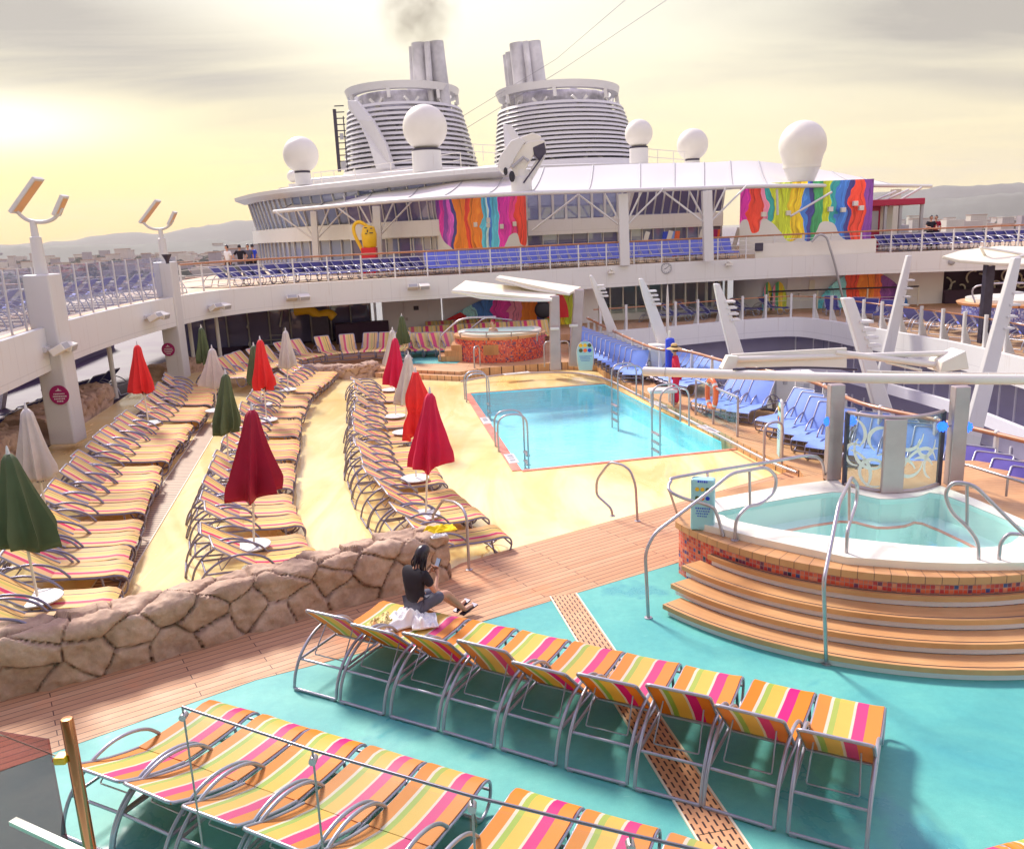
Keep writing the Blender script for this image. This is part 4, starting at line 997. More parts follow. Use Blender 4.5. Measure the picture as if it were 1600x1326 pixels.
# ---- white columns with round magenta signs and twin lamps
def column(px, py, tx, ty, label, z0, sign_px, lamp_px, th=.62):
    p = at(px, py, z0); t = thing('deck_column', label, 'column', p, 'white columns on the left')
    b = MB(); b.box(p.x - th / 2, p.x + th / 2, p.y - th / 2, p.y + th / 2, z0, ZU + 1.25); b.build('shaft', M['fascia'], t, bevel=.04)
    s_ = sign_px; c_ = aty(s_[0], s_[1], p.y - th / 2 - .012)
    o = MB().lathe([(0, 0), (.235, 0), (.235, .02), (0, .02)], 32).build('round_sign', M['magenta'], t)
    rot = Matrix.Rotation(PI / 2, 4, 'X'); o.data.transform(Matrix.Translation(Vector(c_) - p) @ rot @ Matrix.Translation(-Vector((0, 0, 0)) + p - p)) if False else None
    for v_ in o.data.vertices:
        q = v_.co + p; v_.co = V(c_.x + q.x, c_.y - q.z, c_.z + q.y) - p
    w_ = MB(); rnd = random.Random(px)
    for ln, (zz, wd) in enumerate(((.03, .26), (-.03, .30), (-.09, .26), (-.15, .14))):
        x_ = -wd / 2
        while x_ < wd / 2:
            l = rnd.uniform(.015, .035); w_.box(c_.x + x_, c_.x + x_ + l, c_.y - .026, c_.y - .0215, c_.z + zz - .016, c_.z + zz + .016); x_ += l + .012
    for pts in ([(-.08, .10), (.08, .10), (.05, .12), (-.05, .12)], [(-.03, .12), (.03, .12), (0, .175)]):
        w_.slab([(c_.x + a, c_.y - .024, c_.z + b_) for a, b_ in pts], .005)
    w_.build('lettering', M['white'], o)
    # lamp mast
    l0 = V(p.x, p.y, ZU + 1.25); l1 = aty(lamp_px[0], lamp_px[1], p.y)
    T = thing('twin_lamp', ('tall twin-reflector lamp mast on the near white column' if px < 200 else 'tall twin-reflector lamp mast on the far white column'), 'lamp mast', l0, 'twin reflector lamps on the columns')
    m_ = l0.lerp(l1, .7)
    MB().lathe([(.15, 0), (.125, (m_ - l0).z), (.085, (m_ - l0).z + .02), (.07, (l1 - l0).z)], 16, l0).build('mast', M['fascia'], T, smooth=40)
    yk = MB(); yk.tube(smoothpath([l1 + V(-.62, 0, .28), l1 + V(-.40, 0, .05), l1 + V(-.05, 0, -.03), l1 + V(.25, 0, .04), l1 + V(.48, 0, .26)], 6), .045, 8); yk.build('yoke', M['fascia'], T, smooth=60)
    def head(c_, ang, ln, w2, nm, mm):
        b = MB(); r_ = Matrix.Rotation(-ang, 3, 'Y'); b.box(-.04, ln, -w2 / 2, w2 / 2, -.045, .045, r_, c_)
        b.build(nm, mm, T, bevel=.015)
        g = MB(); g.box(.03, ln - .06, -w2 / 2 + .05, w2 / 2 - .05, .046, .052, r_, c_)
        g.box(.03, ln - .06, -w2 / 2 + .05, w2 / 2 - .05, -.052, -.046, r_, c_); g.build('reflector', M['peach'], T)
    head(l1 + V(-.62, 0, .24), math.radians(47), .98, .42, 'reflector_panel', M['fascia'])
    head(l1 + V(.33, 0, .14), math.radians(58), .48, .30, 'lamp_head', M['fascia'])
M['peach'] = simple('orange_lit_reflector', (.75, .42, .20), .4, .2, .05, 2)  # orange light on the reflectors put into their colour
column(108, 690, 90, 430, 'near white column with a magenta disc, seen left of the greige umbrella', .62, (93, 617), (68, 345))
column(281, 590, 262, 420, 'far white column with a magenta disc, beside the thin white posts', .55, (263, 546), (251, 357))
# thin white posts under the deck edge
for i, (px, py, z0, lab) in enumerate([(182, 622, .5, 'thin white post between the two columns'), (304, 570, .5, 'thin white post right of the far column'), (346, 568, .4, 'thin white post left of the dark staircase'), (588, 512, .22, 'thin white post before the dark bar opening')]):
    p = at(px, py, z0); tag(MB().lathe([(.075, 0), (.075, 2.5 - z0)], 12, p).build('support_post', M['fascia'], smooth=60), lab, 'post', 'thin posts under the deck edge')
# floodlights fixed to the band
def floodlight(px, py, s, label):
    r = ray(px, py)
    best = min(range(len(FPs) - 1), key=lambda i: abs(math.atan2(FPs[i][0], FPs[i][1]) - math.atan2(r.x, r.y)))
    y_ = FPs[best][1]; d = (Vector(FPs[best + 1]) - Vector(FPs[best])).normalized(); d = V(d.x, d.y, 0); nn = V(d.y, -d.x, 0)
    p = V(FPs[best][0], y_, 0); t_ = p.y / r.y; p.z = H + r.z * t_; p = p + nn * .08
    t = thing('floodlight', label, 'floodlight', p, 'floodlights on the deck edge')
    R3_ = Matrix((d, nn, V(0, 0, 1))).transposed()
    b = MB(); b.box(-.30 * s, .30 * s, .0, .07, -.06, .06, R3_, p); b.bar(p - d * .2 * s + nn * .05, p - d * .2 * s + nn * .3, .05, .05); b.bar(p + d * .2 * s + nn * .05, p + d * .2 * s + nn * .3, .05, .05); b.build('bracket', M['fascia'], t)
    for q, ang in ((-.25, .5), (.28, -.35)):
        c_ = p + d * q * s + nn * .36; rr = R3_ @ Matrix.Rotation(ang, 3, 'X')
        hb = MB(); hb.box(-.23 * s, .23 * s, -.16, .16, -.09, .09, rr, c_); h_ = hb.build('lamp_head', M['cream'], t, bevel=.02)
        g = MB(); g.box(-.19 * s, .19 * s, .161, .17, -.07, .07, rr, c_); g.build('lens', M['greyplate'], h_)
for px, py, s, lab in ((66, 545, 1.1, 'floodlight pair on the deck edge above the near white column'), (226, 495, 1.1, 'floodlight pair on the deck edge left of the far column'), (336, 479, 1, 'floodlight pair on the deck edge right of the far column'), (463, 464, 1, 'floodlight pair on the deck edge above the dark staircase'), (657, 447, 1, 'floodlight pair on the deck edge left of the cream canopy')):
    floodlight(px, py, s, lab)
def on_band(px, py, out_=.10):
    r = ray(px, py)
    for i in range(8, len(FPs) - 1):
        a, b_ = FPs[i], FPs[i + 1]; ka, kb, kr = math.atan2(a[0], a[1]), math.atan2(b_[0], b_[1]), math.atan2(r.x, r.y)
        if ka <= kr <= kb:
            q = (kr - ka) / (kb - ka); y_ = a[1] + (b_[1] - a[1]) * q; return aty(px, py, y_ - out_)
    return aty(px, py, 41)
for px, py, lab in ((955, 425, 'small white camera on the deck edge left of the clock'), (1138, 413, 'small grey fitting on the deck edge right of the clock')):
    p = on_band(px, py); tag(MB().box(p.x - .16, p.x + .16, p.y - .25, p.y, p.z - .07, p.z + .07).box(p.x - .05, p.x + .05, p.y - .3, p.y + .1, p.z + .07, p.z + .14).build('camera_fitting', M['cream'], bevel=.02), lab, 'fitting')
p = on_band(1487, 409); tag(MB().sphere(p, .17, 14, 10, (1, .6, 1)).build('round_light', M['greyplate'], smooth=60), 'round grey light on the deck edge left of the cream parasol', 'light')
p = aty(262, 412, 27.6); tag(MB().lathe([(.05, 0), (.06, .1), (.16, .3)], 16, p).build('loudspeaker', M['darksteel'], smooth=60), 'dark round loudspeaker beside the far lamp mast', 'loudspeaker')
# clock
p = on_band(1041, 419, .12)
t = thing('wall_clock', 'round white clock on the deck edge reading about ten past eight', 'clock', p)
def facing(o, c_):
    for v_ in o.data.vertices: v_.co = V(v_.co.x, -v_.co.z, v_.co.y)
def disc(name, r0, r1, th, m, z=0.0):
    o = MB().lathe([(r0, z), (r1, z), (r1, z + th), (r0, z + th)] if r0 else [(0, z), (r1, z), (r1, z + th), (0, z + th)], 32).build(name, m, None); 
    for v_ in o.data.vertices: v_.co = o.location + v_.co; v_.co = V(v_.co.x, -v_.co.z, v_.co.y)
    o.location = (0, 0, 0); o.parent = t; return o
disc('dial', 0, .24, .03, M['white']); 
b = MB(); ringp = [V(math.cos(a) * .245, -.03, math.sin(a) * .245) for a in [2 * PI * i / 32 for i in range(32)]]; b.tube([q + p for q in ringp], .025, 6, True); b.build('bezel', M['greyplate'], t, smooth=60)
b = MB()
for i in range(12):
    a = PI * i / 6; b.bar(p + V(math.sin(a) * .17, -.035, math.cos(a) * .17), p + V(math.sin(a) * .215, -.035, math.cos(a) * .215), .018, .008, (0, 1, 0))
b.build('hour_marks', M['inkdark'], t)
for nm_, a, l, w_ in (('hour_hand', math.radians(245), .12, .026), ('minute_hand', math.radians(50), .18, .018)):
    MB().bar(p + V(0, -.042, 0), p + V(math.sin(a) * l, -.042, math.cos(a) * l), w_, .008, (0, 1, 0)).build(nm_, M['inkdark'], t)
# ---- glass wind screen along the left upper deck
gsp = offset(FPs, .25)
tot = plen(gsp); s_end = None
acc = 0
for i in range(1, isplit + 1): acc += (Vector(gsp[i]) - Vector(gsp[i - 1])).length
t = thing('glass_windscreen', 'tall glass windscreen with white posts along the left upper deck', 'glass screen', (-11.3, 22, ZU))
s = 1.0; np_ = 0; last = None
colpos = [(-10.8, 20.1), (-11.8, 29.7)]
while s < acc - 3.6:
    q, d = along(gsp, s); 
    MB().box(-.018, .018, -.022, .022, ZU, ZU + 1.42, Matrix(((d.x, -d.y, 0), (d.y, d.x, 0), (0, 0, 1))), (q.x, q.y, 0)).build('post', M['white'], t)
    if last is not None:
        a, b_ = last, q; dd_ = (b_ - a).normalized()
        MB().wall([(a.x + dd_.x * .03, a.y + dd_.y * .03), (b_.x - dd_.x * .03, b_.y - dd_.y * .03)], ZU + .05, ZU + 1.40, .015).build('pane', M['screenglass'], t)
    last = q; s += .97; np_ += 1
s_rail0 = s - .97
# ---- white pipe railing with teak top along the forward edge
def railing(name, label, path, s0, s1, z, hgt=1.08, step=1.45, bars=4, top=M['teak'], post=M['white']):
    a, _ = along(path, s0); t = thing(name, label, 'railing', (a.x, a.y, z))
    n_ = max(1, int((s1 - s0) / step)); line = [along(path, s0 + (s1 - s0) * i / (n_ * 3))[0] for i in range(n_ * 3 + 1)]
    MB().tube([(q.x, q.y, z + hgt) for q in line], .042, 8).build('handrail', top, t, smooth=60)
    b = MB()
    for k_ in range(1, bars + 1): b.tube([(q.x, q.y, z + hgt * k_ / (bars + 1)) for q in line], .015, 6)
    b.build('bars', post, t, smooth=60)
    for i in range(n_ + 1):
        q = line[i * 3]; MB().box(q.x - .03, q.x + .03, q.y - .03, q.y + .03, z, z + hgt).build('post', post, t)
    return t
railing('deck_railing', 'white pipe railing with teak top along the forward upper deck edge', gsp, s_rail0 + .2, tot - 1, ZU + .02)
# ================================================================== the corner hot tub in front on the right
TC, TR, ZT = V(5.75, 13.0, 0), 3.42, .85
t = thing('hot_tub', 'raised corner hot tub with red mosaic side and curved teak steps', 'hot tub', TC)
def arcpts(r, a0, a1, n): return [(TC.x + r * math.cos(a0 + (a1 - a0) * i / n), TC.y + r * math.sin(a0 + (a1 - a0) * i / n)) for i in range(n + 1)]
A_0, A_1 = math.radians(198), math.radians(330)
back_l = [(2.65, 13.2), (3.3, 14.3)]
rimb = [at(1310, 738, ZT), at(1200, 752, ZT), at(1112, 772, ZT), at(1074, 790, ZT), at(1058, 806, ZT)]
rimb = [(p.x, p.y) for p in smoothpath(rimb, 3)]
drum = [(p[0] + .07, p[1]) for p in rimb] + arcpts(TR, A_0, A_1, 48)
b = MB(); b.wall(drum, 0, ZT - .09, .06); b.build('mosaic_side', M['mosaic'], t, smooth=40)
rim = rimb + arcpts(TR + .09, A_0, A_1, 48) + [(10.2, 14.2), (7.2, 14.6)]
k = N('rim_teak'); sp = k.n('ShaderNodeSeparateXYZ'); v = k.world(); mpp = k.n('ShaderNodeMapping'); mpp.inputs['Location'].default_value = (-TC.x, -TC.y, 0); k.l(v, mpp.inputs[0]); k.l(mpp.outputs[0], sp.inputs[0])
an = k.math('ARCTAN2', sp.outputs[1], sp.outputs[0]); ln = k.math('LESS_THAN', k.math('FRACT', k.math('MULTIPLY', an, 18)), .05)
f = k.noise(v, 3, 5); c = k.ramp(f, [(.3, (.52, .25, .10)), (.7, (.63, .34, .15))]); k.l(k.mix(ln, c, (.2, .09, .05)), k.b.inputs['Base Color']); k.b.inputs['Roughness'].default_value = .4; M['rimteak'] = k.m
# white acrylic shell: outer outline and water outline taken at their own heights
shell_px = [(1095, 818), (1188, 841), (1323, 870), (1440, 878), (1507, 880), (1640, 878), (1640, 838), (1600, 812), (1526, 780), (1466, 757), (1432, 767), (1375, 770), (1319, 759), (1308, 748), (1210, 761), (1105, 781)]
water_px = [(1131, 808), (1150, 816), (1225, 831), (1338, 845), (1469, 857), (1563, 856), (1597, 836), (1597, 826), (1469, 774), (1432, 779), (1375, 782), (1300, 771), (1131, 800)]
sh = [at(a, b_, ZT + .10) for a, b_ in shell_px]; wa = [at(a, b_, ZT + .06) for a, b_ in water_px]
def holed(outer_, inner, z_o, z_i, name, m, par, dz=0):
    bm = bmesh.new(); vo = [bm.verts.new((p.x, p.y, z_o)) for p in outer_]; vi = [bm.verts.new((p.x, p.y, z_i)) for p in inner]
    es_ = [bm.edges.new((r[i], r[(i + 1) % len(r)])) for r in (vo, vi) for i in range(len(r))]
    bmesh.ops.triangle_fill(bm, edges=es_, use_beauty=True)
    for f_ in bm.faces:
        if f_.normal.z < 0: f_.normal_flip()
    vs = [tuple(v_.co) for v_ in bm.verts]; bm.verts.index_update(); fs = [tuple(v_.index for v_ in f_.verts) for f_ in bm.faces]; bm.free()
    return vs, fs
smo = lambda q, k_=4: smoothpath(q, k_, True)
sho, wai = [V(p.x, p.y, 0) for p in sh], smo([V(p.x, p.y, 0) for p in wa], 3)
vs, fs = holed([V(a[0], a[1], 0) for a in rim], sho, ZT, ZT, '', None, None)
b = MB(); b.add(vs, fs)
b.wall(rim[:-2], ZT - .095, ZT - .002, .012)
b.build('teak_rim', M['rimteak'], t)
vs, fs = holed(sho, wai, ZT + .10, ZT + .09, '', None, None)
b = MB(); b.add(vs, fs); n_ = len(sho)
b.add([(p.x, p.y, ZT + .10) for p in sho] + [(p.x, p.y, ZT - .02) for p in sho], [(i, n_ + i, n_ + (i + 1) % n_, (i + 1) % n_) for i in range(n_)])
m_ = len(wai); wc = sum(wai, Vector()) / m_
lv = [(1.0, ZT + .09), (.985, ZT - .12), (.965, ZT - .32)]
b.build('acrylic_shell', M['seashell'], t, smooth=35)
b = MB()
lv = [(1.0, ZT + .085), (.985, ZT - .30), (.74, ZT - .32), (.70, ZT - .72), (0, ZT - .74)]
rows_ = [[(wc.x + (p.x - wc.x) * q, wc.y + (p.y - wc.y) * q, z_) for p in wai] for q, z_ in lv[:-1]]
vs = [p for r in rows_ for p in r] + [(wc.x, wc.y, lv[-1][1])]
fs = [(i * m_ + j, i * m_ + (j + 1) % m_, (i + 1) * m_ + (j + 1) % m_, (i + 1) * m_ + j) for i in range(len(rows_) - 1) for j in range(m_)]
fs += [((len(rows_) - 1) * m_ + j, (len(rows_) - 1) * m_ + (j + 1) % m_, len(vs) - 1) for j in range(m_)]
b.add(vs, fs); b.build('bench_basin', M['spabasin'], t, smooth=30)
b = MB(); b.tube([(wc.x + (p.x - wc.x) * .75, wc.y + (p.y - wc.y) * .75, ZT - .305) for p in wai], .022, 6, True); b.build('bench_edge_strip', M['coping'], t)
MB().add([(p.x, p.y, ZT + .045) for p in wai], [tuple(range(m_))]).build('water', M['spawater'], t)
# steps
pl_angle = lambda px, py, z_: math.atan2(at(px, py, z_).y - TC.y, at(px, py, z_).x - TC.x)
st_px = [(1018, 950, .15), (1047, 912, .30), (1076, 880, .45), (1106, 866, .60)]
for i, (px, py, z_) in enumerate(st_px):
    ro, ri = 4.50 - .32 * i, 4.50 - .32 * (i + 1) - .03
    if i == 3: ri = TR + .035
    a0 = pl_angle(px, py, z_) % (2 * PI); a1 = math.radians((334, 322, 311, 300)[i])
    n_ = 40; o_ = arcpts(ro, a0, a1, n_); i_ = arcpts(ri, a0, a1, n_)
    b = MB()
    for p0, p1, zz0, zz1, m in ((o_, i_, z_ - .065, z_, 0),):
        b.prism(o_ + i_[::-1], zz0, zz1)
    so_ = b.build('step_tread', M['tread'], t)
    r2 = arcpts(ro - .045, a0 + .012, a1 - .01, n_); r3 = arcpts(TR + .005, a0 + .012, a1 - .01, n_)
    MB().prism(r2 + r3[::-1], z_ - .15 if i else 0.0, z_ - .066).build('riser', M['cabin'], t)
    gr = arcpts(ro - .055, a0 + .005, a1 - .005, n_); MB().tube([(p[0], p[1], z_ + .001) for p in gr], .006, 4).build('nosing_strip', M['inkdark'], so_)
# stainless rails around the tub, each kept in the upright plane through its feet
def rail_plane(A, B, pix, r=.024, lab=None, rad=.12, extra=(), name='stair_rail', grp='stainless rails around the hot tub', close=(True, True)):
    A, B = Vector(A), Vector(B); pts = [A] + [vplane(a, b_, A, B) for a, b_ in pix] + ([B] if close[1] else [])
    t_ = thing(name, lab, 'handrail', A, grp)
    MB().tube(roundpath(pts, rad, 5), r, 10).build('pipe', M['steel'], t_, smooth=60)
    for p in ((A,) + ((B,) if close[1] else ())): MB().lathe([(.055, 0), (.055, .012), (.03, .018)], 16, p).build('foot_flange', M['steel'], t_, smooth=40)
    for (a, b_), (c_, d_) in extra:
        MB().tube([vplane(a, b_, A, B), vplane(c_, d_, A, B)], r * .8, 8).build('strut', M['steel'], t_, smooth=60)
rail_plane(at(1013, 965, 0), at(1148, 844, ZT), [(1008, 863), (1022, 833), (1098, 776), (1143, 739), (1199, 729), (1214, 746), (1210, 769), (1188, 788), (1169, 790), (1150, 810)], lab='long stainless handrail at the left end of the hot tub steps', extra=(((1171, 732), (1172, 789)),))
rail_plane(at(1291, 1037, 0), at(1322, 874, ZT), [(1287, 908), (1311, 786), (1331, 745), (1340, 757), (1338, 786), (1324, 828)], lab='stainless handrail down the middle of the hot tub steps', extra=(((1327, 757), (1327, 812)),))
rail_plane(at(1529, 885, ZT), V(7.75, 8.9, 0), [(1529, 848), (1514, 825), (1485, 799), (1476, 770), (1489, 752), (1522, 757), (1577, 812), (1625, 858), (1668, 930)], lab='stainless handrail at the right of the hot tub steps', extra=(((1511, 757), (1511, 822)),))
rail_plane(at(1560, 885, ZT), V(7.6, 9.6, ZT), [(1563, 848), (1575, 833), (1602, 835)], lab='low stainless rail at the right border of the hot tub', close=(True, False))
pts = [at(1130, 838, ZT), at(1120, 803, 1.15), at(1109, 790, 1.28), at(1068, 778, 1.45), at(1046, 766, 1.55), at(1048, 752, 1.62), at(1064, 744, 1.66), at(1199, 722, 1.66), at(1276, 713, 1.66), at(1288, 748, ZT)]
t_ = thing('curved_rail', 'stainless rail curling round the aqua sign post at the back of the hot tub', 'handrail', pts[0], 'stainless rails around the hot tub')
MB().tube(smoothpath(pts, 5), .024, 10).build('pipe', M['steel'], t_, smooth=60)
for a, b_ in ((at(1062, 815, ZT - .3), pts[4]), (at(1112, 780, ZT), at(1105, 738, 1.66))): MB().tube([a, b_], .02, 8).build('strut', M['steel'], t_, smooth=60)
rail_plane(at(1496, 752, .9), at(1640, 800, .9), [(1504, 724), (1640, 766)], lab='stainless rail behind the hot tub before the violet loungers', extra=(((1575, 747), (1572, 775)),))
rail_plane(at(733, 890), at(690, 862, 0) + V(-.1, .5, 0), [(729, 807), (722, 792), (710, 784), (692, 781), (675, 807)], lab='stainless hoop rail beside the end of the stone wall', grp='hoop rails at the edge of the teak path')
rail_plane(at(996, 814), at(957, 806), [(993, 757), (985, 735), (973, 726), (955, 722), (948, 728), (932, 750), (932, 773), (943, 783), (955, 794)], lab='stainless hoop rail on the teak path before the pool', grp='hoop rails at the edge of the teak path')
# aqua sign post and surfboard sign
def pictos(p, d, n_, wid, hgt, par, rows_=2, cols_=3, rad=None):
    """round icons in a grid and rows of small print on a sign face; d = direction along the face, n_ = outward"""
    b = MB(); cols = ('yellow', 'green', 'orange', 'bluegloss')
    mats = [M[c_] for c_ in cols]; rr = rad or wid * .12; kq = 0
    for r_ in range(rows_):
        for c_ in range(cols_):
            q = p + d * ((c_ + .5) / cols_ - .5) * wid * .8 + V(0, 0, hgt * (.30 - .17 * r_)) + n_ * .006
            pts_ = [q + d * math.cos(a) * rr + V(0, 0, math.sin(a) * rr) for a in [2 * PI * i / 12 for i in range(12)]]
            b.mat((0, 0, 1, 1, 2, 3)[kq % 6]); b.slab(pts_, .004); kq += 1
    b.build('icons', mats, par)
    w_ = MB(); rnd = random.Random(int(p.x * 100))
    for (hz, ww, sz) in ((.43, .5, .03), (-.08, .7, .018), (-.13, .6, .014), (-.18, .66, .014), (-.23, .5, .014)):
        x_ = -ww / 2 * wid
        while x_ < ww / 2 * wid:
            l = rnd.uniform(.015, .04) * (1 if wid > .3 else .7); c0 = p + d * x_ + V(0, 0, hz * hgt) + n_ * .006
            w_.slab([c0, c0 + d * l, c0 + d * l + V(0, 0, sz), c0 + V(0, 0, sz)], .004); x_ += l + .012
    w_.build('lettering', M['bluegloss'], par)
p = at(1098, 826, ZT); q_ = V(-.35, -1, 0).normalized(); d_ = V(-q_.y, q_.x, 0)
t_ = thing('sign_post', 'pale aqua rules sign post with round icons at the hot tub corner', 'sign post', p)
R_3 = Matrix((d_, q_, V(0, 0, 1))).transposed()
MB().box(-.17, .17, -.09, .09, 0, .78, R_3, p).build('post_body', M['signblue'], t_, bevel=.03)
pictos(p + q_ * .09 + V(0, 0, .40), d_, q_, .28, .78, t_, 2, 3, .03)
def surfboard(px, py, z0, hgt, wid, label, fdir):
    p = at(px, py, z0); n_ = Vector(fdir).normalized(); d = V(-n_.y, n_.x, 0)
    t_ = thing('surfboard_sign', label, 'sign', p); o_ = []
    for i in range(25):
        a = PI * i / 24; o_.append((math.cos(a) * wid / 2, hgt - .45 + math.sin(a) * .45))
    o_ = [(wid / 2 * .8, 0), (wid / 2 * .95, hgt * .3)] + o_ + [(-wid / 2 * .95, hgt * .3), (-wid / 2 * .8, 0)]
    MB().slab([p + d * a + V(0, 0, b_) for a, b_ in o_], .07).build('board', M['signblue'], t_, bevel=.01)
    MB().tube([p + d * a * 1.0 + V(0, 0, b_) for a, b_ in o_], .03, 6, True).build('rim', M['white'], t_, smooth=60)
    pictos(p + n_ * .038 + V(0, 0, hgt * .55), d, n_, wid, hgt, t_, 2, 3)
surfboard(915, 578, .16, 1.08, .60, 'surfboard-shaped aqua rules sign with rows of icons by the rear canopy', (-.12, -1, 0))
surfboard(1218, 712, .16, 1.25, .42, 'surfboard-shaped aqua sign seen edge-on beside the blue loungers', (-1, .16, 0))
p = at(1193, 730, .15); tag(MB().tube(roundpath([p, p + V(0, 0, .95), p + V(.45, .2, .95), p + V(.45, .2, 0)], .22, 6), .028, 8).build('hoop_rail', M['steel'], smooth=60), 'stainless hoop rail at the curved end of the raised teak, by the edge-on sign', 'handrail')
# canopy ring over the hot tub: two brushed posts, a long curved pipe, folded arms
ZB = 2.62
P_l, P_r = at(1300, 748, ZT + .1), at(1489, 757, ZT + .1)
t_ = thing('canopy_frame', 'brushed steel posts carrying a long pale pipe and folded arms over the hot tub', 'canopy frame', P_l)
for p in (P_l, P_r): MB().box(p.x - .12, p.x + .12, p.y - .09, p.y + .09, p.z, ZB - .05).build('post', M['brownsteel'], t_, bevel=.015)
pp = [at(1006, 580, ZB), at(1060, 582, ZB), at(1180, 586, ZB), at(1310, 590, ZB), at(1450, 592, ZB), at(1640, 593, ZB)]
MB().tube(smoothpath(pp, 6), .085, 12).build('ring_pipe', M['cream'], t_, smooth=60)
b = MB()
for i in range(15):
    a = at(1040 + i * 42, 581.5 + i * .85, ZB); c_ = at(1041 + i * 42, 581.5 + i * .85, ZB); d = (at(1100 + i * 30, 584, ZB) - at(1040 + i * 30, 583, ZB)).normalized()
    ringp = [a + V(0, 0, 1) * math.cos(x_) * .088 + V(-d.y, d.x, 0) * math.sin(x_) * .088 for x_ in [2 * PI * j / 12 for j in range(12)]]; b.tube(ringp, .006, 4, True)
b.build('lacing', M['greyplate'], t_)
MB().tube(smoothpath([at(1145, 577, ZB + .1), at(1250, 574, ZB + .1), at(1340, 577, ZB + .1)], 4), .02, 6).build('cable_bundle', M['darksteel'], t_, smooth=60)
MB().tube([at(1355, 580, ZB + .06), at(1460, 583, ZB + .06), at(1640, 584, ZB + .06)], .02, 6).build('cable', M['cream'], t_, smooth=60)
Y_ = pp[2].y + .5
q = [aty(1133, 573, Y_), aty(1143, 553, Y_), aty(1322, 543, Y_), aty(1322, 574, Y_)]
MB().slab(q, .06).build('panel', M['cream'], t_); MB().slab([aty(1126, 575, Y_ - .1), aty(1136, 555, Y_ - .1), aty(1152, 556, Y_ - .1), aty(1146, 576, Y_ - .1)], .2).build('arm_end', M['cream'], t_)
for a, b_, r_ in ((aty(1152, 561, Y_ - .1), aty(1480, 552, Y_ + .1), .05), (aty(1305, 551, Y_), aty(1460, 570, Y_), .06), (aty(1385, 566, Y_), aty(1440, 579, Y_), .025)): MB().tube([a, b_], r_, 8).build('arm', M['cream'], t_, smooth=60)
b = MB(); q = [aty(1458, 579, Y_), aty(1462, 562, Y_), aty(1498, 545, Y_), aty(1503, 573, Y_)]; b.slab(q, .5); b.build('arm_box', M['cream'], t_, bevel=.02)
MB().lathe([(.05, 0), (.05, .25)], 10, aty(1465, 586, Y_)).build('bracket', M['darksteel'], t_)
for i, (px, py, lab) in enumerate(((1294, 658, 'glowing blue lamp left of the left steel post'), (1331, 657, 'glowing blue lamp right of the left steel post'), (1472, 666, 'glowing blue lamp left of the right steel post'), (1511, 667, 'glowing blue lamp right of the right steel post'))):
    p = aty(px, py, P_l.y + (.0 if i < 2 else -.6)); k_ = M.get('bluelamp')
    if not k_:
        kk = N('blue_lamp'); kk.b.inputs['Base Color'].default_value = (.02, .08, .7, 1); kk.b.inputs['Emission Color'].default_value = (.02, .16, 1, 1); kk.b.inputs['Emission Strength'].default_value = 1.3; M['bluelamp'] = k_ = kk.m
    L_ = thing('blue_lamp', lab, 'lamp', p, 'blue lamps on the steel posts')
    MB().sphere(p, .075, 14, 10).build('globe', k_, L_, smooth=60)
    b = MB(); rnd = random.Random(i)
    for j in range(9):
        a = 2 * PI * j / 9; b.sphere(p + V(math.cos(a) * .07, -.02, math.sin(a) * .07), .02, 6, 5)
    b.build('bulbs', k_, L_, smooth=60)
    post = P_l if i < 2 else P_r
    MB().tube([p, V(post.x, post.y, p.z)], .015, 6).build('bracket', M['steel'], L_)
# etched glass screen on the tub rim
S0, S1 = at(1319, 757, ZT + .1), at(1466, 757, ZT + .1); Sm = at(1385, 768, ZT + .1)
scr = smoothpath([S0, S0.lerp(Sm, .55) + V(0, -.12, 0), Sm + V(.05, -.05, 0), Sm.lerp(S1, .5) + V(0, -.14, 0), S1], 6)
scp = [(p.x, p.y) for p in scr]; hs = 1.22
t_ = thing('etched_glass_screen', 'curved glass screen etched with pale swirls behind the hot tub', 'glass screen', (Sm.x, Sm.y, ZT + .1))
MB().wall(scp, ZT + .12, ZT + .1 + hs, .014).build('pane', M['greenglass'], t_)
MB().tube([(p[0], p[1], ZT + .1 + hs) for p in scp], .03, 8).build('top_rail', M['brownsteel'], t_, smooth=60)
MB().tube([(p[0], p[1], ZT + .12) for p in scp], .03, 8).build('bottom_rail', M['brownsteel'], t_, smooth=60)
for p in (scp[0], scp[-1]): MB().box(p[0] - .03, p[0] + .03, p[1] - .03, p[1] + .03, ZT + .1, ZT + .1 + hs).build('end_post', M['darksteel'], t_)
mid = scp[len(scp) // 2]; MB().box(mid[0] - .17, mid[0] + .17, mid[1] - .05, mid[1] + .03, ZT + .1, ZT + .08 + hs).build('middle_post', M['brownsteel'], t_, bevel=.015)
k = N('etched_swirl'); k.b.inputs['Base Color'].default_value = lin((.74, .80, .72)); k.b.inputs['Roughness'].default_value = .6; M['etch'] = k.m
rnd = random.Random(11); tl = plen(scp)
def ribbon(pts2, w_):
    b = MB(); vs = []
    for i, (s_, z_, ww) in enumerate(pts2):
        p, d = along(scp, max(.02, min(tl - .02, s_))); a = pts2[max(0, i - 1)]; c_ = pts2[min(len(pts2) - 1, i + 1)]; ds, dz = c_[0] - a[0], c_[1] - a[1]; l = math.hypot(ds, dz) or 1
        ns_, nz_ = -dz / l, ds / l
        for e in (-1, 1):
            q, d2 = along(scp, max(.02, min(tl - .02, s_ + ns_ * e * ww))); zz = max(ZT + .16, min(ZT + .06 + hs, z_ + nz_ * e * ww)); vs.append((q.x + d2.y * .012, q.y - d2.x * .012, zz))
    b.add(vs, [(2 * i, 2 * i + 2, 2 * i + 3, 2 * i + 1) for i in range(len(pts2) - 1)]); return b
allr = MB()
